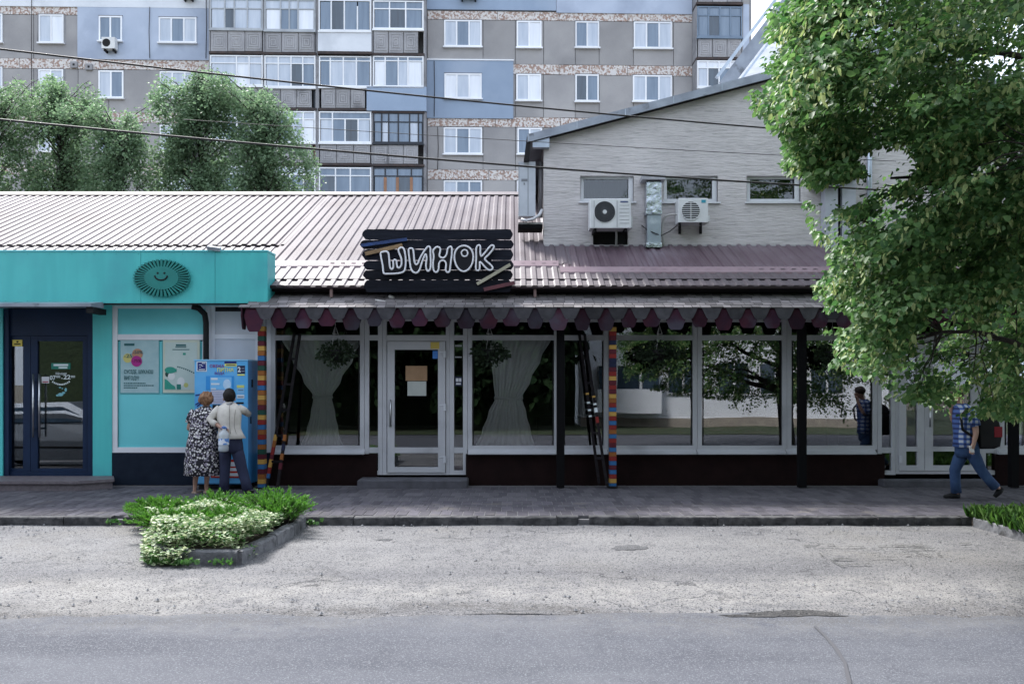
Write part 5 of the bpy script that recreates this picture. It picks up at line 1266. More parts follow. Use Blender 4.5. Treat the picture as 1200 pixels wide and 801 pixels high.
def sprays(centers, outd, nleaf, length, width, droop, size, sizevar, flat_=.5, flower=0.0, thick=.05):
    """leafy twigs: each centre gets a drooping fan of leaves spread along outd"""
    S = len(centers); N = S*nleaf
    t = nrng.random((S,nleaf)); side = (nrng.random((S,nleaf))-.5)*2
    d = unit(outd)
    sd_ = unit(np.cross(d, np.array([0,0,1.0])) + 1e-6)
    env = np.sin(np.clip(t,0.02,1)*math.pi*.85+.25)
    p = centers[:,None,:] + (t-.45)[...,None]*length[:,None,None]*d[:,None,:] + (side*env)[...,None]*width[:,None,None]*sd_[:,None,:]
    p[...,2] -= droop*(t**2)*length[:,None] + .25*droop*np.abs(side)*width[:,None]
    p += nrng.normal(0,thick,p.shape)
    ld = unit(d[:,None,:]*.55 + sd_[:,None,:]*side[...,None]*.8 + nrng.normal(0,.35,p.shape) + np.array([0,0,-.45]))
    nn = unit(np.array([0,0,1.0])*(.7+flat_) + nrng.normal(0,.45,p.shape) + d[:,None,:]*.25)
    sz = size*(1+sizevar*nrng.normal(0,1,(S,nleaf)).clip(-1.6,1.6))
    return p.reshape(-1,3), ld.reshape(-1,3), nn.reshape(-1,3), sz.reshape(-1)
m_bark = M('bark_dark', (.045,.036,.030), (.025,.02,.018), 6, .95, .02, 18, stretch=(3,3,.6))
m_linden = leaf_mat('linden_leaf', (.040,.105,.036), (.13,.225,.076), .36, .5, .35)
m_bract = leaf_mat('linden_bract', (.26,.33,.13), (.38,.43,.20), .35, .6, .3)
def limb(mb, a, b, r0, r1, wob=.12, n=6, lift=.0):
    a, b = Vector(a), Vector(b); L = (b-a).length; pts = []
    ph = rng.uniform(0,50)
    for i in range(n+1):
        t = i/n; p = a.lerp(b,t) + Vector((0,0,lift*L*math.sin(math.pi*t)))
        if 0 < i < n: p += Vector((mnoise.noise(Vector((t*3,ph,0))),mnoise.noise(Vector((t*3,ph,7))),mnoise.noise(Vector((t*3,ph,13)))))*wob*L
        pts.append(p)
    mb.tube(pts, [r0+(r1-r0)*i/n for i in range(n+1)], 6 if r0 > .03 else 4)
    return pts
# ---- the linden at the right -------------------------------------------------
LB = Vector((6.9, 8.6, GZ))
prof_v = [-400,-40, 0, 30, 60, 85,105,125,140,165,190,215,226,236,255,275,295,312,325,345,365,378,390,405,425,438,455,470,486,505]
prof_u = [1000,945,908,905,897,905,884,880,905,915,925,950,1000,962,942,955,985,985,938,950,985,1003,975,968,982,1000,1040,1075,1130,1400]
def in_crown(p, marg=0.0):
    u = CX + p[0]*F/p[1]; v = V0 - (p[2]-H)*F/p[1]
    return u > np.interp(v, prof_v, prof_u) + marg + 30*mnoise.noise(Vector((u*.028, v*.028, 11))) + 14*mnoise.noise(Vector((u*.09, v*.09, 3)))
def open_to_wall(q):
    u = CX+q[0]*F/q[1]; v = V0-(q[2]-H)*F/q[1]; n = 12*mnoise.noise(Vector((u*.03,v*.03,2)))
    return ((u-1043)/34)**2+((v-192)/(22+n))**2 < 1 or ((u-985)/(30+n))**2+((v-228)/17)**2 < 1 or ((u-975)/22)**2+((v-262)/(14+n))**2 < 1 or ((u-1010)/20)**2+((v-215)/9)**2 < 1
lt = thing('linden_tree', 'large blossoming linden tree with drooping leafy branches at right of the street', 'tree', LB)
cx_, cy_, cz_, rx_, ry_, rz_ = 7.1, 9.0, 5.9, 5.0, 4.3, 5.2
cen = []; tries = 0
while len(cen) < 1650 and tries < 120000:
    tries += 1
    q = Vector((rng.gauss(0,1),rng.gauss(0,1),rng.gauss(0,1))).normalized()
    r = rng.uniform(.25,1.0)**.42
    p = Vector((cx_+rx_*r*q.x, cy_+ry_*r*q.y, cz_+rz_*r*q.z))
    if p.z < 1.35 or p.y < 5.2: continue
    if p.z < 2.2 and (p.x-6.9)**2+(p.y-8.6)**2 < 1.2: continue
    u = CX + p.x*F/p.y; v = V0-(p.z-H)*F/p.y
    if not in_crown(p, 24 + 34*mnoise.noise(p*1.0)): continue
    if mnoise.noise(p*.75 + Vector((3,1,8))) < -.12 and r > .5: continue
    if mnoise.noise(Vector((p.x*1.0,p.y*1.0,p.z*2.1))+Vector((1,9,4))) < .02: continue
    if 1000 < u < 1075 and 165 < v < 250 and rng.random() < .75: continue      # the gap where the wall shows
    if 930 < u < 1010 and 205 < v < 245 and rng.random() < .7: continue
    cen.append(tuple(p))
# extra outer sprays that draw the left outline
for i in range(2600):
    v = rng.uniform(-60, 482); Y = rng.uniform(7.4, 9.7); u = np.interp(v, prof_v, prof_u) + rng.uniform(22, 75)
    if u > 1210: continue
    if 214 < v < 238: continue
    if mnoise.noise(Vector((u*.022,v*.045,4))) < .06: continue
    if len(cen) < 2050: cen.append(tuple(P(u, v, Y)))
for i in range(230):
    u, v, Y = rng.uniform(930,1230), rng.uniform(-90,150), rng.uniform(6.6,10.5)
    if in_crown(P(u,v,Y), 40): cen.append(tuple(P(u,v,Y)))
for i in range(420):
    u, v, Y = rng.uniform(1050,1250), rng.uniform(110,350), rng.uniform(7.0,10.8)
    q = P(u,v,Y)
    if in_crown(q, 40) and not open_to_wall(q) and mnoise.noise(Vector((q.x*1.1,q.y*1.1,q.z*2.2))) > -.05: cen.append(tuple(q))
cen = np.array(cen)
od = cen - np.array([cx_, cy_, cz_-1.0]); od[:,2] *= .35; od = unit(od) + nrng.normal(0,.25,od.shape)*np.array([1,1,.4])
ln = nrng.uniform(.42,.78,len(cen)); wd_ = nrng.uniform(.14,.26,len(cen))
p_, d_, n_, s_ = sprays(cen, od, 74, ln, wd_, .38, .053, .32, .5, thick=.04)
keep = np.array([in_crown(q, -4) and not (open_to_wall(q) and rng.random() < .93) for q in p_])
p_, d_, n_, s_ = p_[keep], d_[keep], n_[keep], s_[keep]
cme = leaf_mesh('crown', p_, d_, n_, s_, [m_linden])
crown = linkobj('crown', cme, lt)
# blossom: pale narrow bracts with bunches, hanging under the outer twigs
sel = nrng.random(len(cen)) < .62
pc, oc = cen[sel], od[sel]
p2_, d2_, n2_, s2_ = sprays(pc + np.array([0,0,-.03]), oc, 20, ln[sel]*.9, wd_[sel]*.9, .45, .062, .25, .3, thick=.03)
d2_ = unit(d2_*.5 + np.array([0,0,-.7]) + nrng.normal(0,.3,d2_.shape))
k2 = np.array([in_crown(q, 2) and not open_to_wall(q) for q in p2_]); p2_, d2_, n2_, s2_ = p2_[k2], d2_[k2], n2_[k2], s2_[k2]
NARROW = LV*np.array([.55,1,1.0])
linkobj('blossom', leaf_mesh('blossom', p2_, d2_, n2_, s2_, [m_bract], shape=NARROW), lt)
mb = MB()
tr_pts = [LB+Vector((0,0,-.1)), LB+Vector((.02,0,.5)), LB+Vector((-.05,.02,1.4)), LB+Vector((-.12,0,2.4)), LB+Vector((-.05,.1,3.6)), LB+Vector((.05,0,5.2)), LB+Vector((0,.1,7.2))]
mb.tube(tr_pts, [.26,.2,.175,.16,.13,.09,.03], 10)
part('trunk', mb, m_bark, lt)
mb = MB(); tips = []
ends = [(4.0,8.6,2.2),(3.3,8.3,3.0),(3.1,8.8,4.4),(3.0,8.5,5.4),(3.8,9.4,6.3),(4.6,7.2,2.0),(4.2,6.6,3.6),(4.9,10.6,4.2),(4.5,8.0,7.4),(5.6,6.0,5.0),(6.5,5.6,3.2),(6.0,11.6,3.0),(8.0,6.0,4.0),(9.5,8.0,4.0),(9.4,10.2,5.5),(7.8,11.6,5.5),(8.8,7.2,7.0),(6.3,8.4,9.0),(5.3,9.6,2.1),(5.6,7.6,1.9),(3.55,8.0,3.7)]
for e in ends:
    hh = max(1.5, min(5.5, e[2]*.75)); base = LB + Vector((-.05,0,hh))
    pts = limb(mb, base, e, .055, .012, .06, 8, .10); tips += [tuple(p) for p in pts[2:]]
tipa = np.array(tips)
for i in range(0, len(cen), 2):
    dd = ((tipa-cen[i])**2).sum(1); j = int(np.argsort(dd)[rng.randrange(4)])
    if open_to_wall(cen[i]) or any(open_to_wall(np.array(tips[j])*(1-q)+cen[i]*q) for q in (0,.25,.5,.75)): continue
    if dd[j] < 1.1: limb(mb, tips[j], cen[i], .009, .003, .10, 5, .06)
part('branch', mb, m_bark, lt)

# ---- added linden, unseen past the right edge, put there to shade the front
def shade_tree(name, label, x, y, r, h, n):
    t = thing(name, label, 'tree', (x,y,GZ), 'trees added for shade'); cs = []
    while len(cs) < n:
        q = Vector((rng.gauss(0,1),rng.gauss(0,1),rng.gauss(0,1))).normalized(); k = rng.random()**.4
        p = (x+r*k*q.x, y+r*k*.8*q.y, h*.60+h*.42*k*q.z)
        if CX+p[0]*F/p[1] < 1270: continue
        cs.append(p)
    cs = np.array(cs); od_ = unit(cs-np.array([x,y,h*.4]))+1e-3
    linkobj('crown', leaf_mesh('crown', *sprays(cs, od_, 34, np.full(len(cs),.8), np.full(len(cs),.35), .35, .14, .2, .4, thick=.08), [m_linden]), t)
    part('trunk', MB().tube([(x,y,GZ-.05),(x+.1,y,h*.3),(x,y+.1,h*.8)],[.25,.18,.05],8), m_bark, t)
shade_tree('linden_tree', 'full linden added farther right, outside the view, to shade the restaurant front', 12.6, 10.6, 4.6, 11, 750)

# ---- trees behind the low roof -------------------------------------------------
m_birch = leaf_mat('birch_leaf', (.105,.17,.10), (.19,.27,.16), .45, .55, .3)
m_birch2 = leaf_mat('poplar_leaf', (.10,.165,.092), (.185,.265,.15), .45, .55, .3)
m_birchbark = M('birch_bark', (.42,.42,.42), (.05,.05,.05), 3, .85, stretch=(1,1,5), contrast=(.45,.6))
pu = [-200,-60,0,20,40,58,75,95,108,118,128,140,152,165,178,192,208,225,242,260,275,290,305,318,330,342,355,362,368,372]
pv = [60,80,92,88,97,84,92,100,96,112,142,150,128,134,104,84,80,73,77,84,90,97,92,104,112,126,150,178,205,228]
def back_tree(name, label, u, Y, uw, vtop, n, nl, lm, seed, lsize, group=None):
    x = X(u,Y); ztop = Z(vtop,Y); base = Vector((x,Y,0))
    t = thing(name, label, 'tree', base, group)
    cs = []; tr = 0
    hw = uw*Y/F/2
    lobes = []
    for k in range(17):
        q = (k+.5)/17; hz = ztop*(.30+.66*q); a = k*2.4+seed; spread = hw*(1.0-.80*max(0,q-.25)/.75)
        d = spread*rng.uniform(.25,1.0)
        lobes.append((x+d*math.cos(a), Y+d*.8*math.sin(a), hz, rng.uniform(.55,1.05)*(1.15-.5*q), rng.uniform(1.2,2.1)*(1.1-.5*q)))
    while len(cs) < n*1.55 and tr < 60000:
        tr += 1
        lx, ly, lz, lr, lh = lobes[rng.randrange(len(lobes))]
        q = Vector((rng.gauss(0,1),rng.gauss(0,1),rng.gauss(0,1))).normalized()*rng.random()**.4
        p = Vector((lx+lr*q.x, ly+lr*q.y, lz+lh*q.z))
        uu = CX+p.x*F/p.y; vv = V0-(p.z-H)*F/p.y
        if vv < np.interp(uu, pu, pv)+6+18*mnoise.noise(Vector((uu*.05,vv*.02,seed))): continue
        cs.append(tuple(p))
    cs = np.array(cs); od = cs-np.array([x,Y,0]); od[:,2] = .35*np.linalg.norm(od[:,:2],axis=1)
    od = unit(od)+nrng.normal(0,.3,cs.shape)
    wisp = []
    for i in range(4000):
        if len(wisp) >= 60: break
        uu = u + rng.uniform(-.55,.55)*uw; vv = np.interp(uu, pu, pv) + rng.uniform(-3, 30)
        q = P(uu, vv, Y+rng.uniform(-1,1)*hw*.5)
        if abs(uu-u) > uw*.5 or vv < vtop-6 or mnoise.noise(Vector((uu*.06,seed,3))) < .05: continue
        wisp.append(tuple(q))
    if wisp:
        wa = np.array(wisp); wo = wa-np.array([x,Y,0]); wo[:,2] = 0; wo = unit(wo)*.5+nrng.normal(0,.35,wa.shape); wo[:,2] = nrng.uniform(.4,1.3,len(wa))
        cs = np.concatenate([cs, wa]); od = np.concatenate([od, wo])
    a = sprays(cs, od, nl, nrng.uniform(.8,1.5,len(cs)), nrng.uniform(.08,.22,len(cs)), 1.1, lsize, .25, .0, thick=.10)
    linkobj('crown', leaf_mesh('crown', *a, [lm]), t)
    mb = MB(); mb.tube([base, base+Vector((.1,0,ztop*.35)), base+Vector((-.1,0,ztop*.65)), base+Vector((.05,0,ztop*.93))], [.17,.13,.08,.015], 7)
    part('trunk', mb, m_birchbark, t)
    mb = MB()
    for i in range(0, len(cs), 3):
        q = Vector(tuple(cs[i])); h0 = max(1.5, q.z-.35*(Vector((q.x-x,q.y-Y)).length)-.7)
        limb(mb, (x+.03,Y,h0), q, .03, .007, .06, 5, .05)
    part('branch', mb, m_bark, t)
    return t
back_tree('poplar_tree','leafy green tree at the far left edge behind the ribbed roof',-10,30.0,150,78,300,55,m_birch2,3.1,.084)
back_tree('poplar_tree','green tree left of the gap in the crowns behind the ribbed roof',70,31.0,150,80,380,55,m_birch2,8.2,.084)
back_tree('birch_tree','shorter tree filling the dip between two taller trees behind the roof',140,29.5,140,118,330,55,m_birch,13.7,.084)
back_tree('birch_tree','tallest feathery birch standing in front of the glazed balconies',232,30.5,150,70,470,63,m_birch,21.4,.084)
back_tree('birch_tree','birch with a rounded right side beside the white glazed balconies',310,30.0,125,88,360,63,m_birch,27.9,.084)

# ---- flowerbed ----------------------------------------------------------------
bed = thing('flowerbed', 'kerbed street flowerbed full of low green and variegated plants', 'flowerbed', (-3.6,10.2,GZ))
bp = [(-4.9,11.38),(-3.75,9.02),(-2.98,8.95),(-2.80,9.3),(-2.80,11.38)]
part('soil', MB().zprism(bp, GZ-.05, GZ+.07), m_soil, bed)
def kerb_run(pts, parent, seed, h=.125, w=.12):
    for i, (a, b) in enumerate(zip(pts[:-1], pts[1:])):
        a, b = Vector((*a,0)), Vector((*b,0)); d = b-a; L = d.length
        mbk = rough_stone(L-.014, w, .16, seed+i*5.1, .016, 20)
        o = linkobj('kerb_stone', mbk.mesh('kerb_stone', m_kerb_pale), parent, ((a.x+b.x)/2,(a.y+b.y)/2, GZ+h+rng.uniform(-.01,.01)))
        o.rotation_euler = (0, rng.uniform(-.01,.01), math.atan2(d.y,d.x)+rng.uniform(-.015,.015))
kerb_run([(-3.72,8.94),(-2.86,8.88)], bed, 2.2)
kerb_run([(-2.83,8.92),(-2.72,9.95)], bed, 7.2); kerb_run([(-2.74,9.97),(-2.70,10.6)], bed, 9.9); kerb_run([(-2.70,10.62),(-2.72,11.36)], bed, 12.1)
kerb_run([(-4.95,11.36),(-4.35,10.15)], bed, 17.1); kerb_run([(-4.33,10.12),(-3.76,8.98)], bed, 21.1)
m_vari = leaf_mat('variegated_leaf', (.16,.24,.11), (.46,.50,.32), .25, .55, .35)
m_varig = leaf_mat('plain_leaf', (.04,.11,.03), (.09,.19,.05), .3, .5, .4)
def inpoly(x, y, poly):
    c = False; j = len(poly)-1
    for i in range(len(poly)):
        if (poly[i][1] > y) != (poly[j][1] > y) and x < (poly[j][0]-poly[i][0])*(y-poly[i][1])/(poly[j][1]-poly[i][1])+poly[i][0]: c = not c
        j = i
    return c
bpo = [(-4.92,11.45),(-3.84,8.86),(-3.45,8.76),(-3.35,8.97),(-2.88,8.98),(-2.72,9.4),(-2.74,11.35),(-3.4,11.5)]
juni = [(-4.5,11.0,.40,.34),(-3.95,11.45,.52,.37),(-3.1,11.2,.46,.44),(-4.2,10.25,.36,.31),(-3.45,10.3,.40,.33),(-2.92,10.75,.38,.42),(-3.85,10.35,.30,.30),(-4.8,11.3,.30,.30)]
pts = []
while len(pts) < 12500:
    x, y = rng.uniform(-5.0,-2.8), rng.uniform(8.75,11.5)
    if not inpoly(x, y, bpo): continue
    if any(((x-j[0])/j[2])**2+((y-j[1])/(j[2]*.7))**2 < .8 for j in juni) and rng.random() < .85: continue
    hh = .27 + .11*mnoise.noise(Vector((x*2.2,y*2.2,3))) + .05*mnoise.noise(Vector((x*6,y*6,9)))
    if y < 9.2: hh *= .8
    if not inpoly(x, y, bp): hh *= .6
    pts.append((x, y, GZ+.06+hh*rng.uniform(.45,1.0)) if inpoly(x, y, bp) else (x, y, GZ+.01+1.15*hh*rng.uniform(0,1.0)**1.5))
pts = np.array(pts)
N = len(pts); dirs = nrng.normal(0,1,(N,3)); dirs[:,2] = np.abs(dirs[:,2])*.25; nor = nrng.normal(0,.35,(N,3)); nor[:,2] += 1
gmi = (nrng.random(N) < .34).astype(int)
gc = linkobj('ground_cover', leaf_mesh('ground_cover', pts, unit(dirs), unit(nor), nrng.uniform(.03,.055,N), [m_vari, m_varig], gmi)); gc['kind'] = 'stuff'; gc['label'] = 'cream edged variegated ground cover filling the flowerbed'
m_jun = leaf_mat('juniper_needles', (.06,.17,.03), (.12,.26,.05), .25, .6, .3)
def juniper(x, y, r, h, label, group, nb=70):
    t = thing('juniper_shrub', label, 'shrub', (x,y,GZ+.05), group)
    P0 = []; D0 = []; S0 = []
    mb = MB()
    for k in range(nb):
        a = rng.uniform(0,2*math.pi); q = math.sqrt(rng.random())*r; hh = h*(1.0-.35*(q/r)**2)*rng.uniform(.7,1.05)
        b = Vector((x+.25*q*math.cos(a), y+.25*q*math.sin(a)*.75, GZ+.06)); e = Vector((x+q*math.cos(a)*1.15, y+q*math.sin(a)*.85, GZ+.05+hh))
        mb.tube([b, b.lerp(e,.5)+Vector((0,0,.06)), e], [.006,.004,.002], 4)
        d = (e-b).normalized()
        for i in range(44):
            tt = rng.uniform(.25,1.08); p = b.lerp(e,tt)+Vector((0,0,.06*math.sin(math.pi*min(tt,1))))
            P0.append(p); sdv = Vector((rng.gauss(0,1),rng.gauss(0,1),rng.gauss(0,.5)))
            D0.append(d*1.0+sdv*.6+Vector((0,0,.1))); S0.append(rng.uniform(.028,.06))
    P0, D0, S0 = np.array([tuple(v) for v in P0]), np.array([tuple(v) for v in D0]), np.array(S0)
    nn = nrng.normal(0,.5,P0.shape); nn[:,2] += 1
    linkobj('needles', leaf_mesh('needles', P0, unit(D0), unit(nn), S0, [m_jun], shape=LV*np.array([.28,1,.6])), t)
    part('stem', mb, m_bark, t)
jl = ['juniper at the back left corner of the flowerbed','juniper in the middle of the bed\'s rear edge by the two women','fluffy juniper at the bed\'s rear right corner','small juniper left of centre among variegated leaves','spreading juniper in the centre of the flowerbed','tall bushy juniper overhanging the right kerb of the bed','smallest bright juniper at the heart of the flowerbed','low juniper trailing over the kerb at the bed\'s far left']
for (x, y, r, h), l in zip(juni, jl): juniper(x, y, r, h, l, None, int(60+90*r))
# weeds at the kerb foot
pts = []; dd = []
for (x0,y0,n) in ((-3.35,8.80,30),(-3.0,8.82,20),(-2.66,11.35,24),(-5.3,11.36,14),(-3.7,8.85,50)):
    for i in range(n): pts.append((x0+rng.gauss(0,.07),y0+rng.gauss(0,.02),GZ+rng.uniform(0,.05))); dd.append((rng.gauss(0,.6),rng.gauss(0,.6),.7))
pts = np.array(pts); nn = nrng.normal(0,1,pts.shape)
o = linkobj('weeds', leaf_mesh('weeds', pts, unit(np.array(dd)), unit(nn), nrng.uniform(.03,.07,len(pts)), [m_varig])); o['kind'] = 'stuff'; o['label'] = 'small weeds growing at the foot of the kerbs'
# ---- right hand green strip ------------------------------------------------------
strip = thing('green_strip', 'kerbed strip of rough grass under the linden at the right edge', 'flowerbed', (7,10,GZ))
part('soil', MB().zprism([(6.14,11.40),(6.16,8.0),(11.4,8.0),(11.4,11.40)], GZ-.05, GZ+.09), m_soil, strip)
for i, y in enumerate((11.3,10.7,10.1,9.4,8.6,8.0)[:-1]):
    y2 = (11.3,10.7,10.1,9.4,8.6,8.0)[i+1]; kerb_run([(6.10,y),(6.12,y2)], strip, 31+i*3)
N = 9000; gx = nrng.uniform(6.2,11.3,N); gy = nrng.uniform(8.1,11.5,N); gx[:5000] = nrng.uniform(6.12,7.6,5000); gy[:5000] = nrng.uniform(9.6,11.5,5000)
gp_ = np.stack([gx,gy,np.full(N,GZ+.08)],1); gd = nrng.normal(0,.5,(N,3)); gd[:,2] = 1; gn = nrng.normal(0,1,(N,3))
m_grass = leaf_mat('rough_grass', (.045,.11,.025), (.09,.17,.04), .3, .6, .3)
g = linkobj('grass_tufts', leaf_mesh('grass_tufts', gp_, unit(gd), unit(gn), nrng.uniform(.08,.24,N), [m_grass], shape=LV*np.array([.12,1,1.5]))); g['kind'] = 'stuff'; g['label'] = 'rough green grass in the kerbed strip'

# ================================================================== ACROSS THE STREET (seen in the window panes)
struct('far_lawn', sheet(-60,-30,60,-1.2,GZ+.03), m_lawn)
wh = thing('white_house', 'white house across the street, seen mirrored in the restaurant panes', 'house', (10,-7,0))
m_wall_w = M('white_render', (.72,.74,.78), (.64,.66,.70), .8, .8)
part('wall', MB().box(3.0,-14,GZ,17.0,-6.9,9.0), m_wall_w, wh); part('plinth', MB().box(2.95,-6.9,GZ,17.05,-6.8,.32), M('plinth_stone',(.33,.29,.24),(.25,.22,.19),3,.9), wh)
part('balcony', MB().box(3.6,-6.895,.55,6.3,-6.0,1.55), m_wall_w, wh); part('balcony_glazing', MB().box(3.7,-6.89,1.56,6.2,-6.1,2.6), m_p_dark, wh)
part('glazing_bar', MB().box(4.4,-6.09,1.56,4.5,-6.04,2.6).box(5.4,-6.09,1.56,5.5,-6.04,2.6).box(3.6,-6.09,2.55,6.3,-6.02,2.7), m_white, wh)
for x in (7.4,9.6,11.4,13.6):
    w = part('window', MB().box(x-.75,-6.89,1.3,x+.75,-6.82,2.75), m_white, wh); part('pane', MB().box(x-.65,-6.815,1.4,x-.05,-6.80,2.65).box(x+.05,-6.815,1.4,x+.65,-6.80,2.65), m_p_dark, wh)
part('roof', MB().box(2.6,-14.4,9.0,17.4,-6.5,9.25), m_greyroof, wh)
m_dkl = leaf_mat('dark_maple_leaf', (.012,.026,.012), (.022,.04,.016), .08, .9, .05)
for i, (x, y, r, h, lab) in enumerate(((-11,-3.6,3.9,14,'dark bushy tree across the street, farthest left'),(-6,-4.0,3.7,14,'dark bushy tree across the street beside the farthest left one'),(-1.8,-4.2,3.2,13,'dark bushy tree across the street facing the restaurant door'),(0.6,-4.0,2.4,12,'dark bushy tree beside the white house across the street'))):  # tree heights raised to keep low sky light off the restaurant front
    t = thing('maple_tree', lab, 'tree', (x,y,GZ)); cs = []
    while len(cs) < 620:
        q = Vector((rng.gauss(0,1),rng.gauss(0,1),rng.gauss(0,1))).normalized(); k = rng.random()**.4
        cs.append((x+r*k*q.x, y+r*k*.8*q.y, h*.54+h*.47*k*q.z))
    cs = np.array(cs); od = cs-np.array([x,y,h*.4]); a = sprays(cs, unit(od)+1e-3, 26, np.full(len(cs),.9), np.full(len(cs),.45), .3, .28, .2, .2, thick=.12)
    linkobj('crown', leaf_mesh('crown', *a, [m_dkl]), t); part('trunk', MB().tube([(x,y,GZ-.05),(x+.1,y,h*.3),(x,y+.1,h*.8)],[.2,.15,.05],8), m_bark, t)
struct('dark_hedge', MB().box(-22,-9.2,GZ,2.8,-8.2,7.5), M('hedge_leaves',(.02,.035,.015),(.035,.055,.022),6,.95,.05,9))
# the parked car that mirrors in the shop door
car = thing('parked_car', 'silver saloon car parked off the left edge, mirrored in the shop door', 'car', (-10.1,10.9,GZ))
m_car = M('silver_paint', (.16,.18,.21), (.14,.16,.19), 2, .35, metal=.3, coat=.3); cxr = -10.1; cyr = 10.9
def carring(x, hw, zb, zt, tw_):
    return [(cxr+x,cyr-hw,zb),(cxr+x,cyr-hw,zb+(zt-zb)*.55),(cxr+x,cyr-tw_,zt),(cxr+x,cyr+tw_,zt),(cxr+x,cyr+hw,zb+(zt-zb)*.55),(cxr+x,cyr+hw,zb)]
z0 = GZ+.28
part('body', MB().loft([carring(-2.25,.70,z0+.12,z0+.45,.6),carring(-2.15,.82,z0,z0+.58,.7),carring(-1.3,.87,z0-.05,z0+.70,.76),carring(0,.88,z0-.05,z0+.72,.78),carring(1.3,.87,z0-.05,z0+.70,.76),carring(2.1,.82,z0,z0+.52,.7),carring(2.25,.70,z0+.12,z0+.4,.6)],True,False), m_car, car)
part('cabin', MB().loft([carring(-1.75,.75,z0+.66,z0+.72,.7),carring(-.85,.72,z0+.66,z0+1.17,.55),carring(.35,.72,z0+.66,z0+1.2,.55),carring(1.35,.75,z0+.66,z0+.74,.7)],True,False), m_car, car)
for sgn in (1,-1):
    part('side_window', MB().add([(cxr-1.4,cyr+sgn*.742,z0+.76),(cxr-.75,cyr+sgn*.655,z0+1.08),(cxr+.28,cyr+sgn*.655,z0+1.1),(cxr+1.0,cyr+sgn*.742,z0+.77)],[(0,1,2,3)]), m_p_dark, car)
    part('door_line', MB().box(cxr-.22,cyr+sgn*.875-.01,z0+.05,cxr-.2,cyr+sgn*.875+.01,z0+.6).box(cxr-1.9,cyr+sgn*.878-.012,z0+.22,cxr+1.9,cyr+sgn*.878+.012,z0+.25), m_black, car)
    part('mirror', MB().ball((cxr+.95,cyr+sgn*.98,z0+.80),.10,.07,.07), m_car, car)
    for wx in (-1.4,1.35):
        w = part('wheel', MB().tube([(cxr+wx,cyr+sgn*.68,GZ+.31),(cxr+wx,cyr+sgn*.89,GZ+.31)],.31,18), m_black, car); part('rim', MB().tube([(cxr+wx,cyr+sgn*.885,GZ+.31),(cxr+wx,cyr+sgn*.90,GZ+.31)],.19,12), m_steel, w)
# ================================================================== PEOPLE
m_skin = M('skin', (.40,.24,.18), (.36,.21,.155), 8, .55)
def skin_body(name, J, bones, parent, mat, root='pelvis', sub=1):
    names = list(J); idx = {n: i for i, n in enumerate(names)}
    me = bpy.data.meshes.new(name); me.from_pydata([tuple(P(*J[n][:3])) for n in names], [(idx[a], idx[b]) for a, b in bones], [])
    me.materials.append(mat); me.update()
    o = linkobj(name, me, parent)
    sk = o.modifiers.new('skin', 'SKIN'); sk.branch_smoothing = .25; sk.use_smooth_shade = True
    if not me.skin_vertices: 
        bm = bmesh.new(); bm.from_mesh(me); bm.verts.layers.skin.verify(); bm.to_mesh(me); bm.free()
    for n in names:
        d = me.skin_vertices[0].data[idx[n]]; d.radius = (J[n][3], J[n][3]); d.use_root = (n == root)
    ss = o.modifiers.new('sub', 'SUBSURF'); ss.levels = sub; ss.render_levels = sub
    return o
def hand(J, bones, key, wrist, d, up=(0,0,1)):
    """palm, four unequal fingers and a thumb leaving the side of the palm; d points along the hand (metres)"""
    w = P(*J[wrist][:3]); d = Vector(d).normalized(); s = d.cross(Vector(up)); s = s.normalized() if s.length > .1 else Vector((1,0,0)); n = s.cross(d)
    def put(nm, p, r): J[nm] = ((p.x*F/p.y+CX), V0-(p.z-H)*F/p.y, p.y, r)
    put(key+'palm', w+d*.055, .028); bones.append((wrist, key+'palm'))
    for i, (off, L) in enumerate(((-.030,.068),(-.010,.078),(.010,.074),(.028,.058))):
        b = w+d*.09+s*off; put(f'{key}f{i}a', b, .0095); put(f'{key}f{i}b', b+d*L*.55-n*.012, .0085); put(f'{key}f{i}c', b+d*L*.85-n*.04, .007)
        bones += [(key+'palm', f'{key}f{i}a'), (f'{key}f{i}a', f'{key}f{i}b'), (f'{key}f{i}b', f'{key}f{i}c')]
    b = w+d*.045-s*.035; put(key+'t0', b, .011); put(key+'t1', b+d*.035-s*.012-n*.015, .009); bones += [(key+'palm', key+'t0'), (key+'t0', key+'t1')]
def rings(spec, Y, n=20, fold=0.0, yoff=None):
    out = []
    for i, (v, uc, hw, dep) in enumerate(spec):
        hw_ = hw*Y/F; c = P(uc, v, Y + (yoff[i] if yoff else 0)); r = []
        for k in range(n):
            a = 2*math.pi*k/n; f = 1 + fold*(i/len(spec))**2*math.sin(a*6+.6)
            r.append((c.x+hw_*f*math.cos(a), c.y+dep*f*math.sin(a), c.z))
        out.append(r)
    return out
def hair(parent, u, v, Y, rx, ry, rz, mat, seed, bumps=.12):
    mb = MB(); n, m = 18, 10; rg = []; c = P(u, v, Y)
    for i in range(m+1):
        t = math.pi*(i/m)*.96+.04; r = []
        for k in range(n):
            a = 2*math.pi*k/n; q = Vector((math.sin(t)*math.cos(a), math.sin(t)*math.sin(a), -math.cos(t)))
            f = 1+bumps*mnoise.noise(q*3.2+Vector((seed,0,0)))
            r.append((c.x+rx*q.x*f, c.y+ry*q.y*f, c.z+rz*q.z*f))
        rg.append(r)
    return part('hair', mb.loft(rg), mat, parent)
def sleeve(parent, pts, r, mat, name='sleeve'): return part(name, MB().tube([P(*p) for p in pts], r, 10), mat, parent)

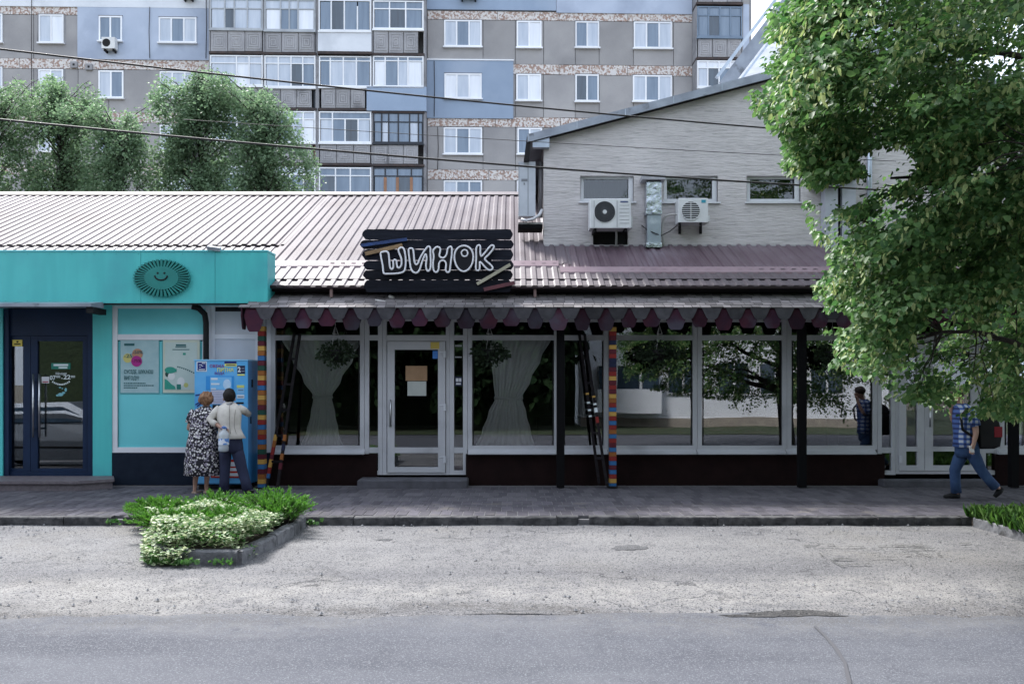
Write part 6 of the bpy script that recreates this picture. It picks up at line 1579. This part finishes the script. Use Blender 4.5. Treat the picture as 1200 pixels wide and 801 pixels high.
# --- woman in the printed dress
Y1 = 13.9
w1 = thing('person', 'person with short auburn hair in a black and white floral dress at the machine', 'person', P(238,577,Y1))
J = {'pelvis':(238,517,Y1,.12),'chest':(238.5,490,Y1+.02,.12),'neck':(241,476,Y1+.04,.05),'head':(243,469.5,Y1+.07,.075),'crown':(243,465.5,Y1+.06,.07),'face':(246,470.5,Y1+.12,.045),'nose':(248,470.6,Y1+.15,.014),
 'hipL':(232.5,527,Y1,.085),'kneeL':(230.5,549,Y1+.01,.055),'calfL':(229.5,558,Y1-.01,.052),'ankleL':(228.3,571,Y1,.034),'heelL':(228,575.2,Y1-.02,.030),'toeL':(228.8,576,Y1+.14,.026),
 'hipR':(243.5,527,Y1,.085),'kneeR':(243,549,Y1+.03,.055),'calfR':(242.6,558,Y1+.01,.052),'ankleR':(241.8,571,Y1+.03,.034),'heelR':(241.6,575,Y1+.01,.030),'toeR':(243,575.8,Y1+.17,.026),
 'shL':(227.5,483.5,Y1,.06),'elL':(220.8,503,Y1-.02,.042),'wrL':(226,500.5,Y1+.22,.028),'shR':(251,483.5,Y1+.02,.06),'elR':(257,500,Y1+.10,.042),'wrR':(256,494,Y1+.30,.028)}
B_ = [('pelvis','chest'),('chest','neck'),('neck','head'),('head','crown'),('head','face'),('face','nose'),('pelvis','hipL'),('hipL','kneeL'),('kneeL','calfL'),('calfL','ankleL'),('ankleL','heelL'),('heelL','toeL'),('pelvis','hipR'),('hipR','kneeR'),('kneeR','calfR'),('calfR','ankleR'),('ankleR','heelR'),('heelR','toeR'),('chest','shL'),('shL','elL'),('elL','wrL'),('chest','shR'),('shR','elR'),('elR','wrR')]
hand(J, B_, 'L', 'wrL', (.3,.9,.1)); hand(J, B_, 'R', 'wrR', (-.2,.9,.25))
skin_body('body', J, B_, w1, m_skin)
m_dress = voronoi_mat('floral_cloth', 29, [(.62,.60,.60),(.50,.48,.50),(.30,.27,.33),(.66,.64,.62),(.20,.18,.24)], .9, .47, (.013,.012,.018))
part('dress', MB().loft(rings([(475.5,241,4.6,.058),(478.5,240.2,9.5,.09),(481,239.4,13,.12),(484.5,238.8,15.2,.145),(492,238.4,15.6,.16),(501,238.2,15.4,.165),(509,238,16.2,.18),(518,237.6,18,.20),(530,237.4,19,.21),(544,237.3,20.2,.215),(556,237.4,20.8,.22),(556.4,237.4,19.4,.205)], Y1, 24, .07, [.03,.02,.01]+[0]*9)), m_dress, w1)
sleeve(w1, [(228.5,481.5,Y1+.01),(224.5,487,Y1),(221.6,495.5,Y1-.01)], [.075,.072,.066], m_dress); sleeve(w1, [(250,481.5,Y1+.02),(254,487,Y1+.04),(256,494,Y1+.07)], [.075,.07,.064], m_dress)
hair(w1, 241.6, 466.8, Y1+.03, .118, .115, .115, M('hair_auburn', (.13,.05,.02), (.34,.19,.10), 26, .7, .03, 34), 3.3, .38)
for e in ('L','R'): part('shoe', MB().loft([[ (P(*J['heel'+e][:3]).x+dx*.036+dy*.02, P(*J['heel'+e][:3]).y-.035+dy*.235, z) for dx in (-1,1)] + [(P(*J['heel'+e][:3]).x+.034*dx+dy*.02, P(*J['heel'+e][:3]).y-.035+dy*.235, z+.03-.012*dy) for dx in (1,-1)] for dy, z in ((0,.002),(.5,.002),(1,.002))], True, False), M('shoe_beige',(.40,.30,.24),None,rough=.6), w1)
part('ear', MB().ball(P(236.8,469.5,Y1+.08),.014,.022,.032), m_skin, w1)

# --- woman in the cream jacket
Y2 = 13.82
w2 = thing('person', 'person with dark hair in a cream jacket and navy trousers using the machine', 'person', P(272,578,Y2))
J = {'pelvis':(269.5,517,Y2,.115),'chest':(268.3,489,Y2+.01,.115),'neck':(268.7,474.5,Y2+.03,.048),'head':(268.8,467,Y2+.05,.075),'crown':(268.8,461.5,Y2+.04,.075),'face':(268.2,468,Y2+.11,.045),'nose':(268,467.6,Y2+.16,.014),
 'hipL':(264,524,Y2,.085),'kneeL':(263.5,548,Y2+.02,.055),'ankleL':(262.5,571,Y2,.038),'heelL':(262.3,575.5,Y2-.03,.032),'toeL':(261.5,576.5,Y2+.15,.028),
 'hipR':(276,524,Y2,.085),'kneeR':(283,548,Y2+.02,.055),'ankleR':(290,571,Y2,.038),'heelR':(290.6,575.5,Y2-.03,.032),'toeR':(292.5,576.5,Y2+.14,.028),
 'shL':(256.5,480,Y2,.055),'elL':(245.8,491.5,Y2-.05,.042),'wrL':(259.5,501.2,Y2-.14,.027),'shR':(281,480,Y2+.01,.055),'elR':(290,485,Y2+.16,.042),'wrR':(282.5,478,Y2+.36,.027)}
B_ = [('pelvis','chest'),('chest','neck'),('neck','head'),('head','crown'),('head','face'),('face','nose'),('pelvis','hipL'),('hipL','kneeL'),('kneeL','ankleL'),('ankleL','heelL'),('heelL','toeL'),('pelvis','hipR'),('hipR','kneeR'),('kneeR','ankleR'),('ankleR','heelR'),('heelR','toeR'),('chest','shL'),('shL','elL'),('elL','wrL'),('chest','shR'),('shR','elR'),('elR','wrR')]
hand(J, B_, 'L', 'wrL', (.85,-.15,-.35), (0,1,0)); hand(J, B_, 'R', 'wrR', (-.1,.9,.1))
skin_body('body', J, B_, w2, m_skin)
m_jack = M('cream_cloth', (.60,.57,.52), (.50,.47,.43), 9, .85, .01, 12)
part('jacket', MB().loft(rings([(470.5,269.4,4.6,.058),(473.5,269,9,.085),(476,268.6,12.6,.11),(480,268.5,14.6,.13),(488,268.4,14.4,.135),(496,268.7,13.4,.13),(502,269.2,12.8,.128),(507,270,14,.145),(513,271,16.6,.168),(513.4,271,15.6,.16)], Y2, 24, .05, [.02,.02,.01]+[0]*7)), m_jack, w2)
part('jacket_seam', MB().tube([P(269,474,Y2-.10),P(268.8,480,Y2-.135),P(268.8,490,Y2-.14),P(269.2,500,Y2-.135),P(270,508,Y2-.155)], .004, 4).tube([P(261,480,Y2-.10),P(262.5,490,Y2-.118),P(263.5,500,Y2-.118),P(262,508,Y2-.13)], .0035, 4).tube([P(276,480,Y2-.10),P(274.8,490,Y2-.118),P(274.6,500,Y2-.118),P(277,508,Y2-.13)], .0035, 4), M('seam_dark',(.22,.20,.18),None,rough=.9), w2)
sleeve(w2, [(258,478,Y2),(252,483.5,Y2-.02),(246,491,Y2-.05),(249.5,494.8,Y2-.09),(253,497,Y2-.11)], [.07,.066,.06,.055,.052], m_jack); sleeve(w2, [(279.5,478,Y2+.01),(286,481,Y2+.06),(290.6,484.5,Y2+.16),(288,481.5,Y2+.24)], [.07,.064,.056,.052], m_jack)
part('scarf', MB().tube([P(264.5,472.6,Y2-.02),P(267,473.8,Y2-.06),P(270,473,Y2-.065),P(273,471.6,Y2-.02)], .016, 6), M('scarf_print',(.05,.05,.07),(.4,.4,.42),60,.9), w2)
m_trou = M('navy_trousers', (.012,.016,.045), (.018,.024,.06), 6, .85, .008, 10)
mb = MB().loft(rings([(508,270,12.2,.125),(513,270,13.2,.135),(520,270,14.6,.14),(526,270.4,14.8,.135),(530,270.8,13.6,.11)], Y2, 20))
def legtube(mb, pts, rs): return mb.tube([P(*p) for p in pts], rs, 12)
legtube(mb, [(264.5,521,Y2),(264,535,Y2+.01),(263.6,549,Y2+.02),(263,562,Y2+.005),(262.6,574.5,Y2-.005)], [.100,.096,.084,.080,.082]); legtube(mb, [(276,521,Y2),(280,535,Y2+.01),(283.6,549,Y2+.02),(287.2,562,Y2+.005),(290.4,574.5,Y2-.005)], [.102,.098,.086,.081,.084])
part('trousers', mb, m_trou, w2)
hair(w2, 268.8, 463.2, Y2+.02, .098, .112, .122, M('hair_dark', (.008,.007,.007), (.018,.014,.014), 20, .6, .01, 40, spec=.2), 9.1, .10)
for e in ('L','R'): part('shoe', MB().loft([[ (P(*J['heel'+e][:3]).x+dx*.038, P(*J['heel'+e][:3]).y-.04+dy*.25, z) for dx in (-1,1)] + [(P(*J['heel'+e][:3]).x+.036*dx, P(*J['heel'+e][:3]).y-.04+dy*.25, z+.05-.025*dy) for dx in (1,-1)] for dy, z in ((0,.002),(.5,.002),(1,.002))], True, False), m_black, w2)
for u in (262.2,275.4): part('ear', MB().ball(P(u,467.5,Y2+.05),.012,.022,.03), m_skin, w2)
# the big water bottle in her hand
YB = 13.62
bo = thing('water_bottle', 'large clear water bottle with blue label held by the person in cream', 'bottle', P(262.3,529,YB))
m_pet, t_, b_ = new_mat('clear_plastic'); b_.inputs['Base Color'].default_value = (.80,.87,.93,1); b_.inputs['Roughness'].default_value = .12; b_.inputs['Transmission Weight'].default_value = .55; b_.inputs['IOR'].default_value = 1.2
def br(v, r): c = P(262.3 + (v-515)*-.03, v, YB); return [(c.x+r*math.cos(2*math.pi*k/16), c.y+r*math.sin(2*math.pi*k/16), c.z) for k in range(16)]
part('body', MB().loft([br(529,.055),(br(528,.078)),br(524,.082),br(522.5,.076),br(521,.082),br(513,.082),br(511.5,.076),br(510,.082),br(508,.078),br(505,.05),br(503.2,.026),br(501.5,.026)]), m_pet, bo)
m_blab = voronoi_mat('bottle_label', 26, [(.08,.20,.55),(.70,.74,.80),(.10,.26,.6),(.66,.70,.78)], .4)
part('label', MB().loft([br(520.6,.0835),br(513.4,.0835)], False), m_blab, bo); part('cap', MB().loft([br(501.8,.03),br(500,.03)]), flat('cap_blue',(.04,.15,.45),.4), bo)
part('handle', MB().tube([P(259.6,503.4,YB-.02),P(258.8,501,YB-.02),P(262.4,499,YB-.02),P(265.8,501,YB-.02),P(265,503.4,YB-.02)], .006, 5), flat('handle_blue',(.05,.18,.5),.5), bo)

# --- man walking under the tree
Y3 = 13.2
mn = thing('person', 'person in plaid shirt and blue jeans walking left under the tree', 'person', P(1135,584,Y3))
J = {'pelvis':(1133,521,Y3,.12),'chest':(1130,492,Y3,.125),'neck':(1126,473.5,Y3,.055),'head':(1120.5,464,Y3,.078),'crown':(1120.5,458.5,Y3,.078),'face':(1116.5,466,Y3,.05),'nose':(1112.2,464.6,Y3,.015),'chin':(1116.5,470.5,Y3,.032),
 'hipF':(1131,527,Y3+.09,.09),'kneeF':(1118.5,550,Y3+.08,.06),'ankleF':(1120.5,576,Y3+.08,.042),'heelF':(1122,580.5,Y3+.08,.036),'toeF':(1107,581.5,Y3+.08,.03),
 'hipB':(1137,527,Y3-.08,.09),'kneeB':(1149,550,Y3-.08,.06),'ankleB':(1167,570.5,Y3-.08,.042),'heelB':(1172.5,572.5,Y3-.08,.036),'toeB':(1166,581.3,Y3-.08,.028),
 'shL':(1139,486,Y3-.17,.065),'elL':(1144,506,Y3-.21,.045),'wrL':(1141,520.5,Y3-.22,.030),'shR':(1133,486,Y3+.17,.065),'elR':(1116.5,494,Y3+.16,.045),'wrR':(1114.5,476.5,Y3+.05,.030)}
B_ = [('pelvis','chest'),('chest','neck'),('neck','head'),('head','crown'),('head','face'),('face','nose'),('face','chin'),('pelvis','hipF'),('hipF','kneeF'),('kneeF','ankleF'),('ankleF','heelF'),('heelF','toeF'),('pelvis','hipB'),('hipB','kneeB'),('kneeB','ankleB'),('ankleB','heelB'),('heelB','toeB'),('chest','shL'),('shL','elL'),('elL','wrL'),('chest','shR'),('shR','elR'),('elR','wrR')]
hand(J, B_, 'L', 'wrL', (-.3,0,-.95), (0,1,0)); hand(J, B_, 'R', 'wrR', (-.1,-.1,.95), (0,1,0))
skin_body('body', J, B_, mn, m_skin)
def plaid_mat():
    m, t, b = new_mat('plaid_cloth'); N, L = t.nodes, t.links
    ge = N.new('ShaderNodeNewGeometry'); sp = N.new('ShaderNodeSeparateXYZ'); L.new(ge.outputs['Position'], sp.inputs[0])
    def stripe(o, f, ph, w):
        a = N.new('ShaderNodeMath'); a.operation = 'MULTIPLY_ADD'; a.inputs[1].default_value = f; a.inputs[2].default_value = ph; L.new(o, a.inputs[0])
        q = N.new('ShaderNodeMath'); q.operation = 'FRACT'; L.new(a.outputs[0], q.inputs[0])
        g = N.new('ShaderNodeMath'); g.operation = 'LESS_THAN'; g.inputs[1].default_value = w; L.new(q.outputs[0], g.inputs[0]); return g.outputs[0]
    ad = N.new('ShaderNodeMath'); ad.operation = 'ADD'; L.new(stripe(sp.outputs[0],13,.2,.45), ad.inputs[0]); L.new(stripe(sp.outputs[2],13,.1,.45), ad.inputs[1])
    r = N.new('ShaderNodeValToRGB'); r.color_ramp.interpolation = 'CONSTANT'; e = r.color_ramp.elements; e[0].color = (.36,.40,.48,1); e[1].position = .3; e[1].color = (.05,.10,.28,1); x = e.new(.75); x.color = (.015,.03,.11,1)
    h = N.new('ShaderNodeMath'); h.operation = 'MULTIPLY'; h.inputs[1].default_value = .5; L.new(ad.outputs[0], h.inputs[0]); L.new(h.outputs[0], r.inputs[0])
    L.new(r.outputs[0], b.inputs['Base Color']); b.inputs['Roughness'].default_value = .9; return m
m_plaid = plaid_mat()
part('shirt', MB().loft(rings([(472.5,1127,5,.07),(475.5,1128,9,.12),(479,1129,11.4,.19),(485,1129.6,12,.21),(497,1129.6,11.6,.195),(508,1130,11.2,.18),(517,1130,11.4,.18),(523,1129.8,12,.185),(523.4,1129.8,11.2,.175)], Y3, 22, .03)), m_plaid, mn)
sleeve(mn, [(1137,482.5,Y3-.15),(1141,491,Y3-.20),(1143.5,499,Y3-.21)], [.085,.078,.07], m_plaid); sleeve(mn, [(1133,483,Y3+.15),(1124,490,Y3+.17),(1118.5,493,Y3+.16)], [.085,.075,.068], m_plaid)
mb = MB().loft(rings([(517,1132,12,.165),(523,1133,13.2,.175),(530,1133.5,13.6,.17),(535,1133.5,12,.14)], Y3, 20))
legtube(mb, [(1131,526,Y3+.09),(1124,538,Y3+.085),(1119,550,Y3+.08),(1119.4,564,Y3+.08),(1120.6,577,Y3+.08)], [.105,.095,.08,.074,.078]); legtube(mb, [(1137,526,Y3-.08),(1143.5,538,Y3-.08),(1149.5,550,Y3-.08),(1158,561,Y3-.08),(1166.5,570.5,Y3-.08)], [.105,.095,.08,.072,.076])
part('jeans', mb, M('denim', (.018,.045,.12), (.03,.07,.16), 7, .9, .006, 20, c3=(.05,.10,.20), s3=3), mn)
part('shoe', MB().tube([P(1124,580.5,Y3+.08),P(1117,580,Y3+.08),P(1106.5,582,Y3+.08)], [.04,.05,.032], 8), m_black, mn); part('shoe', MB().tube([P(1174,571.5,Y3-.08),P(1170.5,576,Y3-.08),P(1165.5,581.5,Y3-.08)], [.04,.05,.03], 8), m_black, mn)
hair(mn, 1122, 459.5, Y3, .105, .092, .09, M('hair_brown',(.03,.02,.015),(.05,.035,.025),20,.6), 5.5, .08)
part('ear', MB().ball(P(1122.5,464.5,Y3-.085),.022,.012,.032), m_skin, mn); part('eye', MB().ball(P(1114.8,462.6,Y3-.045),.010,.012,.010), m_black, mn); part('mouth', MB().bar(P(1113,468.6,Y3-.035),P(1115,469,Y3-.05),.006,.006), flat('lip',(.22,.08,.07),.5), mn)
bpk = thing('backpack', 'black backpack with red patch on the back of the walking person', 'backpack', P(1152,524,Y3))
def bpr(v, u0, u1, d): c0, c1 = P(u0,v,Y3), P(u1,v,Y3); return [(c0.x,c0.y-d,c0.z),(c1.x-.04,c0.y-d,c0.z),(c1.x,c0.y-d*.6,c0.z),(c1.x,c0.y+d*.6,c0.z),(c1.x-.04,c0.y+d,c0.z),(c0.x,c0.y+d,c0.z)]
part('body', MB().loft([bpr(525,1144,1162,.13),bpr(522,1143,1168,.16),bpr(508,1142,1170,.17),bpr(492,1142,1166,.16),bpr(482,1141,1158,.13),bpr(479,1141,1152,.10)],True,False), flat('backpack_black',(.012,.012,.014),.8), bpk)
part('red_patch', MB().box(P(1158,500,Y3).x,Y3-.178,P(0,511,Y3).z,P(1167,500,Y3).x,Y3-.168,P(0,499,Y3).z), flat('patch_red',(.22,.02,.03),.8), bpk)
part('strap', MB().tube([P(1142,482,Y3-.14),P(1133,479,Y3-.20),P(1126,487,Y3-.20),P(1128,503,Y3-.195),P(1142,513,Y3-.16)], .022, 6), m_black, bpk)
single('smartphone', MB().obox(P(1138.6,526,Y3-.23),(1,0,.2),(0,1,0),(-.2,0,1),.032,.006,.055), flat('phone_white',(.65,.66,.68),.4), 'white phone held low in the hand of the walking person', 'phone', None, P(1138.6,526,Y3-.23))

# ================================================================== HANGING BASKETS
m_hang = leaf_mat('hanging_leaf', (.012,.022,.012), (.025,.04,.02), .15, .7, .2)
def basket(u, v, w, hgt, Y, uh, label):
    t = thing('hanging_basket', label, 'hanging basket', P(u, v+hgt*.2, Y), 'hanging baskets under the awning')
    s = Y/F; c = P(u, v, Y)
    part('pot', MB().loft([[(c.x+r*math.cos(2*math.pi*k/12), c.y+r*math.sin(2*math.pi*k/12), c.z+z) for k in range(12)] for r, z in ((.07,-.16),(.11,-.05),(.13,.02),(.12,.02))]), m_black, t)
    mb = MB(); top = P(uh, 381, Y)
    mb.tube([(top.x,top.y,zf_-.06), tuple(top)], .004, 4)
    for a in (0,2.1,4.2): mb.tube([tuple(top), (c.x+.12*math.cos(a), c.y+.12*math.sin(a), c.z+.02)], .0035, 4)
    mb.tube([P(uh-3,391,Y),P(uh,381,Y),P(uh+3,391,Y),P(uh-3,391,Y)], .006, 4)
    part('hanger', mb, flat('wire_pale',(.4,.4,.4),.5), t)
    n = 620; r = nrng.normal(0,1,(n,3)); r = unit(r)*nrng.random((n,1))**.4
    pts = np.array([c.x,c.y,c.z]) + r*np.array([w*s*.5,.17,hgt*s*.45]); pts[:,2] -= .35*np.abs(r[:,0])**2*hgt*s*.5
    tr = nrng.random(n) < .2; pts[tr,2] -= nrng.random(tr.sum())*hgt*s*.55; pts[tr,0] = c.x + (pts[tr,0]-c.x)*.6
    linkobj('foliage', leaf_mesh('foliage', pts, unit(r+np.array([0,0,-.4])), unit(nrng.normal(0,1,(n,3))), nrng.uniform(.035,.065,n), [m_hang]), t)
basket(394,411,46,26,14.62,393,'dark trailing plant hanging before the tied curtain left of the door')
basket(574,411,48,24,14.62,573.5,'dark trailing plant hanging before the window right of the door')
basket(772,411,62,24,14.62,773,'wide dark trailing plant hanging right of the second striped post')
basket(975,413,44,24,14.62,975.5,'dark trailing plant hanging near the linden leaves at right')

# ================================================================== CURTAINS inside
m_sheer, t_, b_ = new_mat('sheer_cloth'); b_.inputs['Base Color'].default_value = (.80,.83,.81,1); b_.inputs['Roughness'].default_value = .9
tp = t_.nodes.new('ShaderNodeBsdfTransparent'); ms_ = t_.nodes.new('ShaderNodeMixShader'); ms_.inputs[0].default_value = .95
t_.links.new(tp.outputs[0], ms_.inputs[1]); t_.links.new(b_.outputs[0], ms_.inputs[2]); t_.links.new(ms_.outputs[0], t_.nodes['Material Output'].inputs[0])
def tied(label, Yc, prof):
    """gathered sheer curtain: (v, u left, u right) rows"""
    t = thing('curtain', label, 'curtain', P((prof[0][1]+prof[0][2])/2, prof[-1][0], Yc), 'tied sheer curtains')
    n = 72; vs = []; rows_ = []
    for i in range(len(prof)-1):
        for k in range(5):
            q = k/5; q2 = q*q*(3-2*q); rows_.append([prof[i][j]+(prof[i+1][j]-prof[i][j])*(q if j == 0 else q2) for j in range(3)])
    rows_.append(prof[-1])
    for (v, a, b) in rows_:
        for i in range(n+1):
            f = i/n; p = P(a+(b-a)*f, v, Yc); vs.append((p.x, p.y+.018*math.sin(f*math.pi*22)+.01*math.sin(f*math.pi*9+1), p.z))
    mb = MB().add(vs, [(j*(n+1)+i, j*(n+1)+i+1, (j+1)*(n+1)+i+1, (j+1)*(n+1)+i) for j in range(len(rows_)-1) for i in range(n)], True)
    part('cloth', mb, m_sheer, t)
    w = min(prof, key=lambda r: r[2]-r[1]); part('tie_band', MB().tube([P(w[1]-1,w[0],Yc-.035),P((w[1]+w[2])/2,w[0]+1,Yc-.045),P(w[2]+1,w[0],Yc-.035)], .022, 6), m_sheer, t)
tied('white sheer curtain tied at its waist in the window left of the door', 15.16, [(396,330,424),(420,342,414),(445,355,400),(465,367,389),(485,364,393),(505,359,397),(524,352,402)])
tied('white sheer curtain tied low in the window right of the door', 15.55, [(396,574,646),(420,575,634),(445,578,622),(466,580,612),(485,572,617),(505,565,622),(524,557,627)])

# ================================================================== PAINTED LADDERS leaning on the front
def ladder(label, ta, tb, ba, bb, Yt_, Yb_, dots):
    t = thing('wooden_ladder', label, 'ladder', P((ba[0]+bb[0])/2, max(ba[1],bb[1]), Yb_))
    A0, A1, B0, B1 = P(*ta,Yt_), P(*ba,Yb_), P(*tb,Yt_), P(*bb,Yb_-.14)
    part('rail', MB().bar(A0,A1,.045,.05,(0,1,0)), m_darkwood, t); part('rail', MB().bar(B0,B1,.045,.05,(0,1,0)), m_darkwood, t)
    for k in range(1,6):
        q = k/6; part('rung', MB().bar(A0.lerp(A1,q), B0.lerp(B1,q), .04, .035, (0,1,0)), m_darkwood, t)
    for (rail, q0, q1, c) in dots:
        a, b = (A0, A1) if rail == 0 else (B0, B1)
        part('painted_band', MB().bar(a.lerp(b,q0), a.lerp(b,q1), .052, .058, (0,1,0)), c, t)
bc = bandcols
ladder('dark wooden ladder with painted bands leaning beside the first striped post', (345,391),(351.5,391),(312,571),(325,572),14.9,14.56,
       [(0,.66,.70,bc[0]),(0,.70,.74,bc[4]),(0,.74,.79,bc[1]),(0,.79,.82,bc[2]),(0,.82,.87,bc[0]),(0,.87,.91,bc[1]),(0,.91,.94,bc[3]),(1,.66,.70,bc[4]),(1,.72,.76,bc[6]),(1,.78,.82,bc[4]),(1,.84,.88,bc[2])])
ladder('dark wooden ladder with pale dots leaning left of the second striped post', (679,391),(685,391),(702,566),(711,567),14.9,14.6,
       [(0,.40,.412,bc[0]),(0,.46,.472,m_lw),(0,.51,.522,m_lw),(0,.55,.562,m_lw),(1,.42,.432,bc[0]),(1,.47,.482,m_lw),(1,.50,.53,m_lw),(1,.56,.60,bc[1])])

bpy.context.view_layer.update()
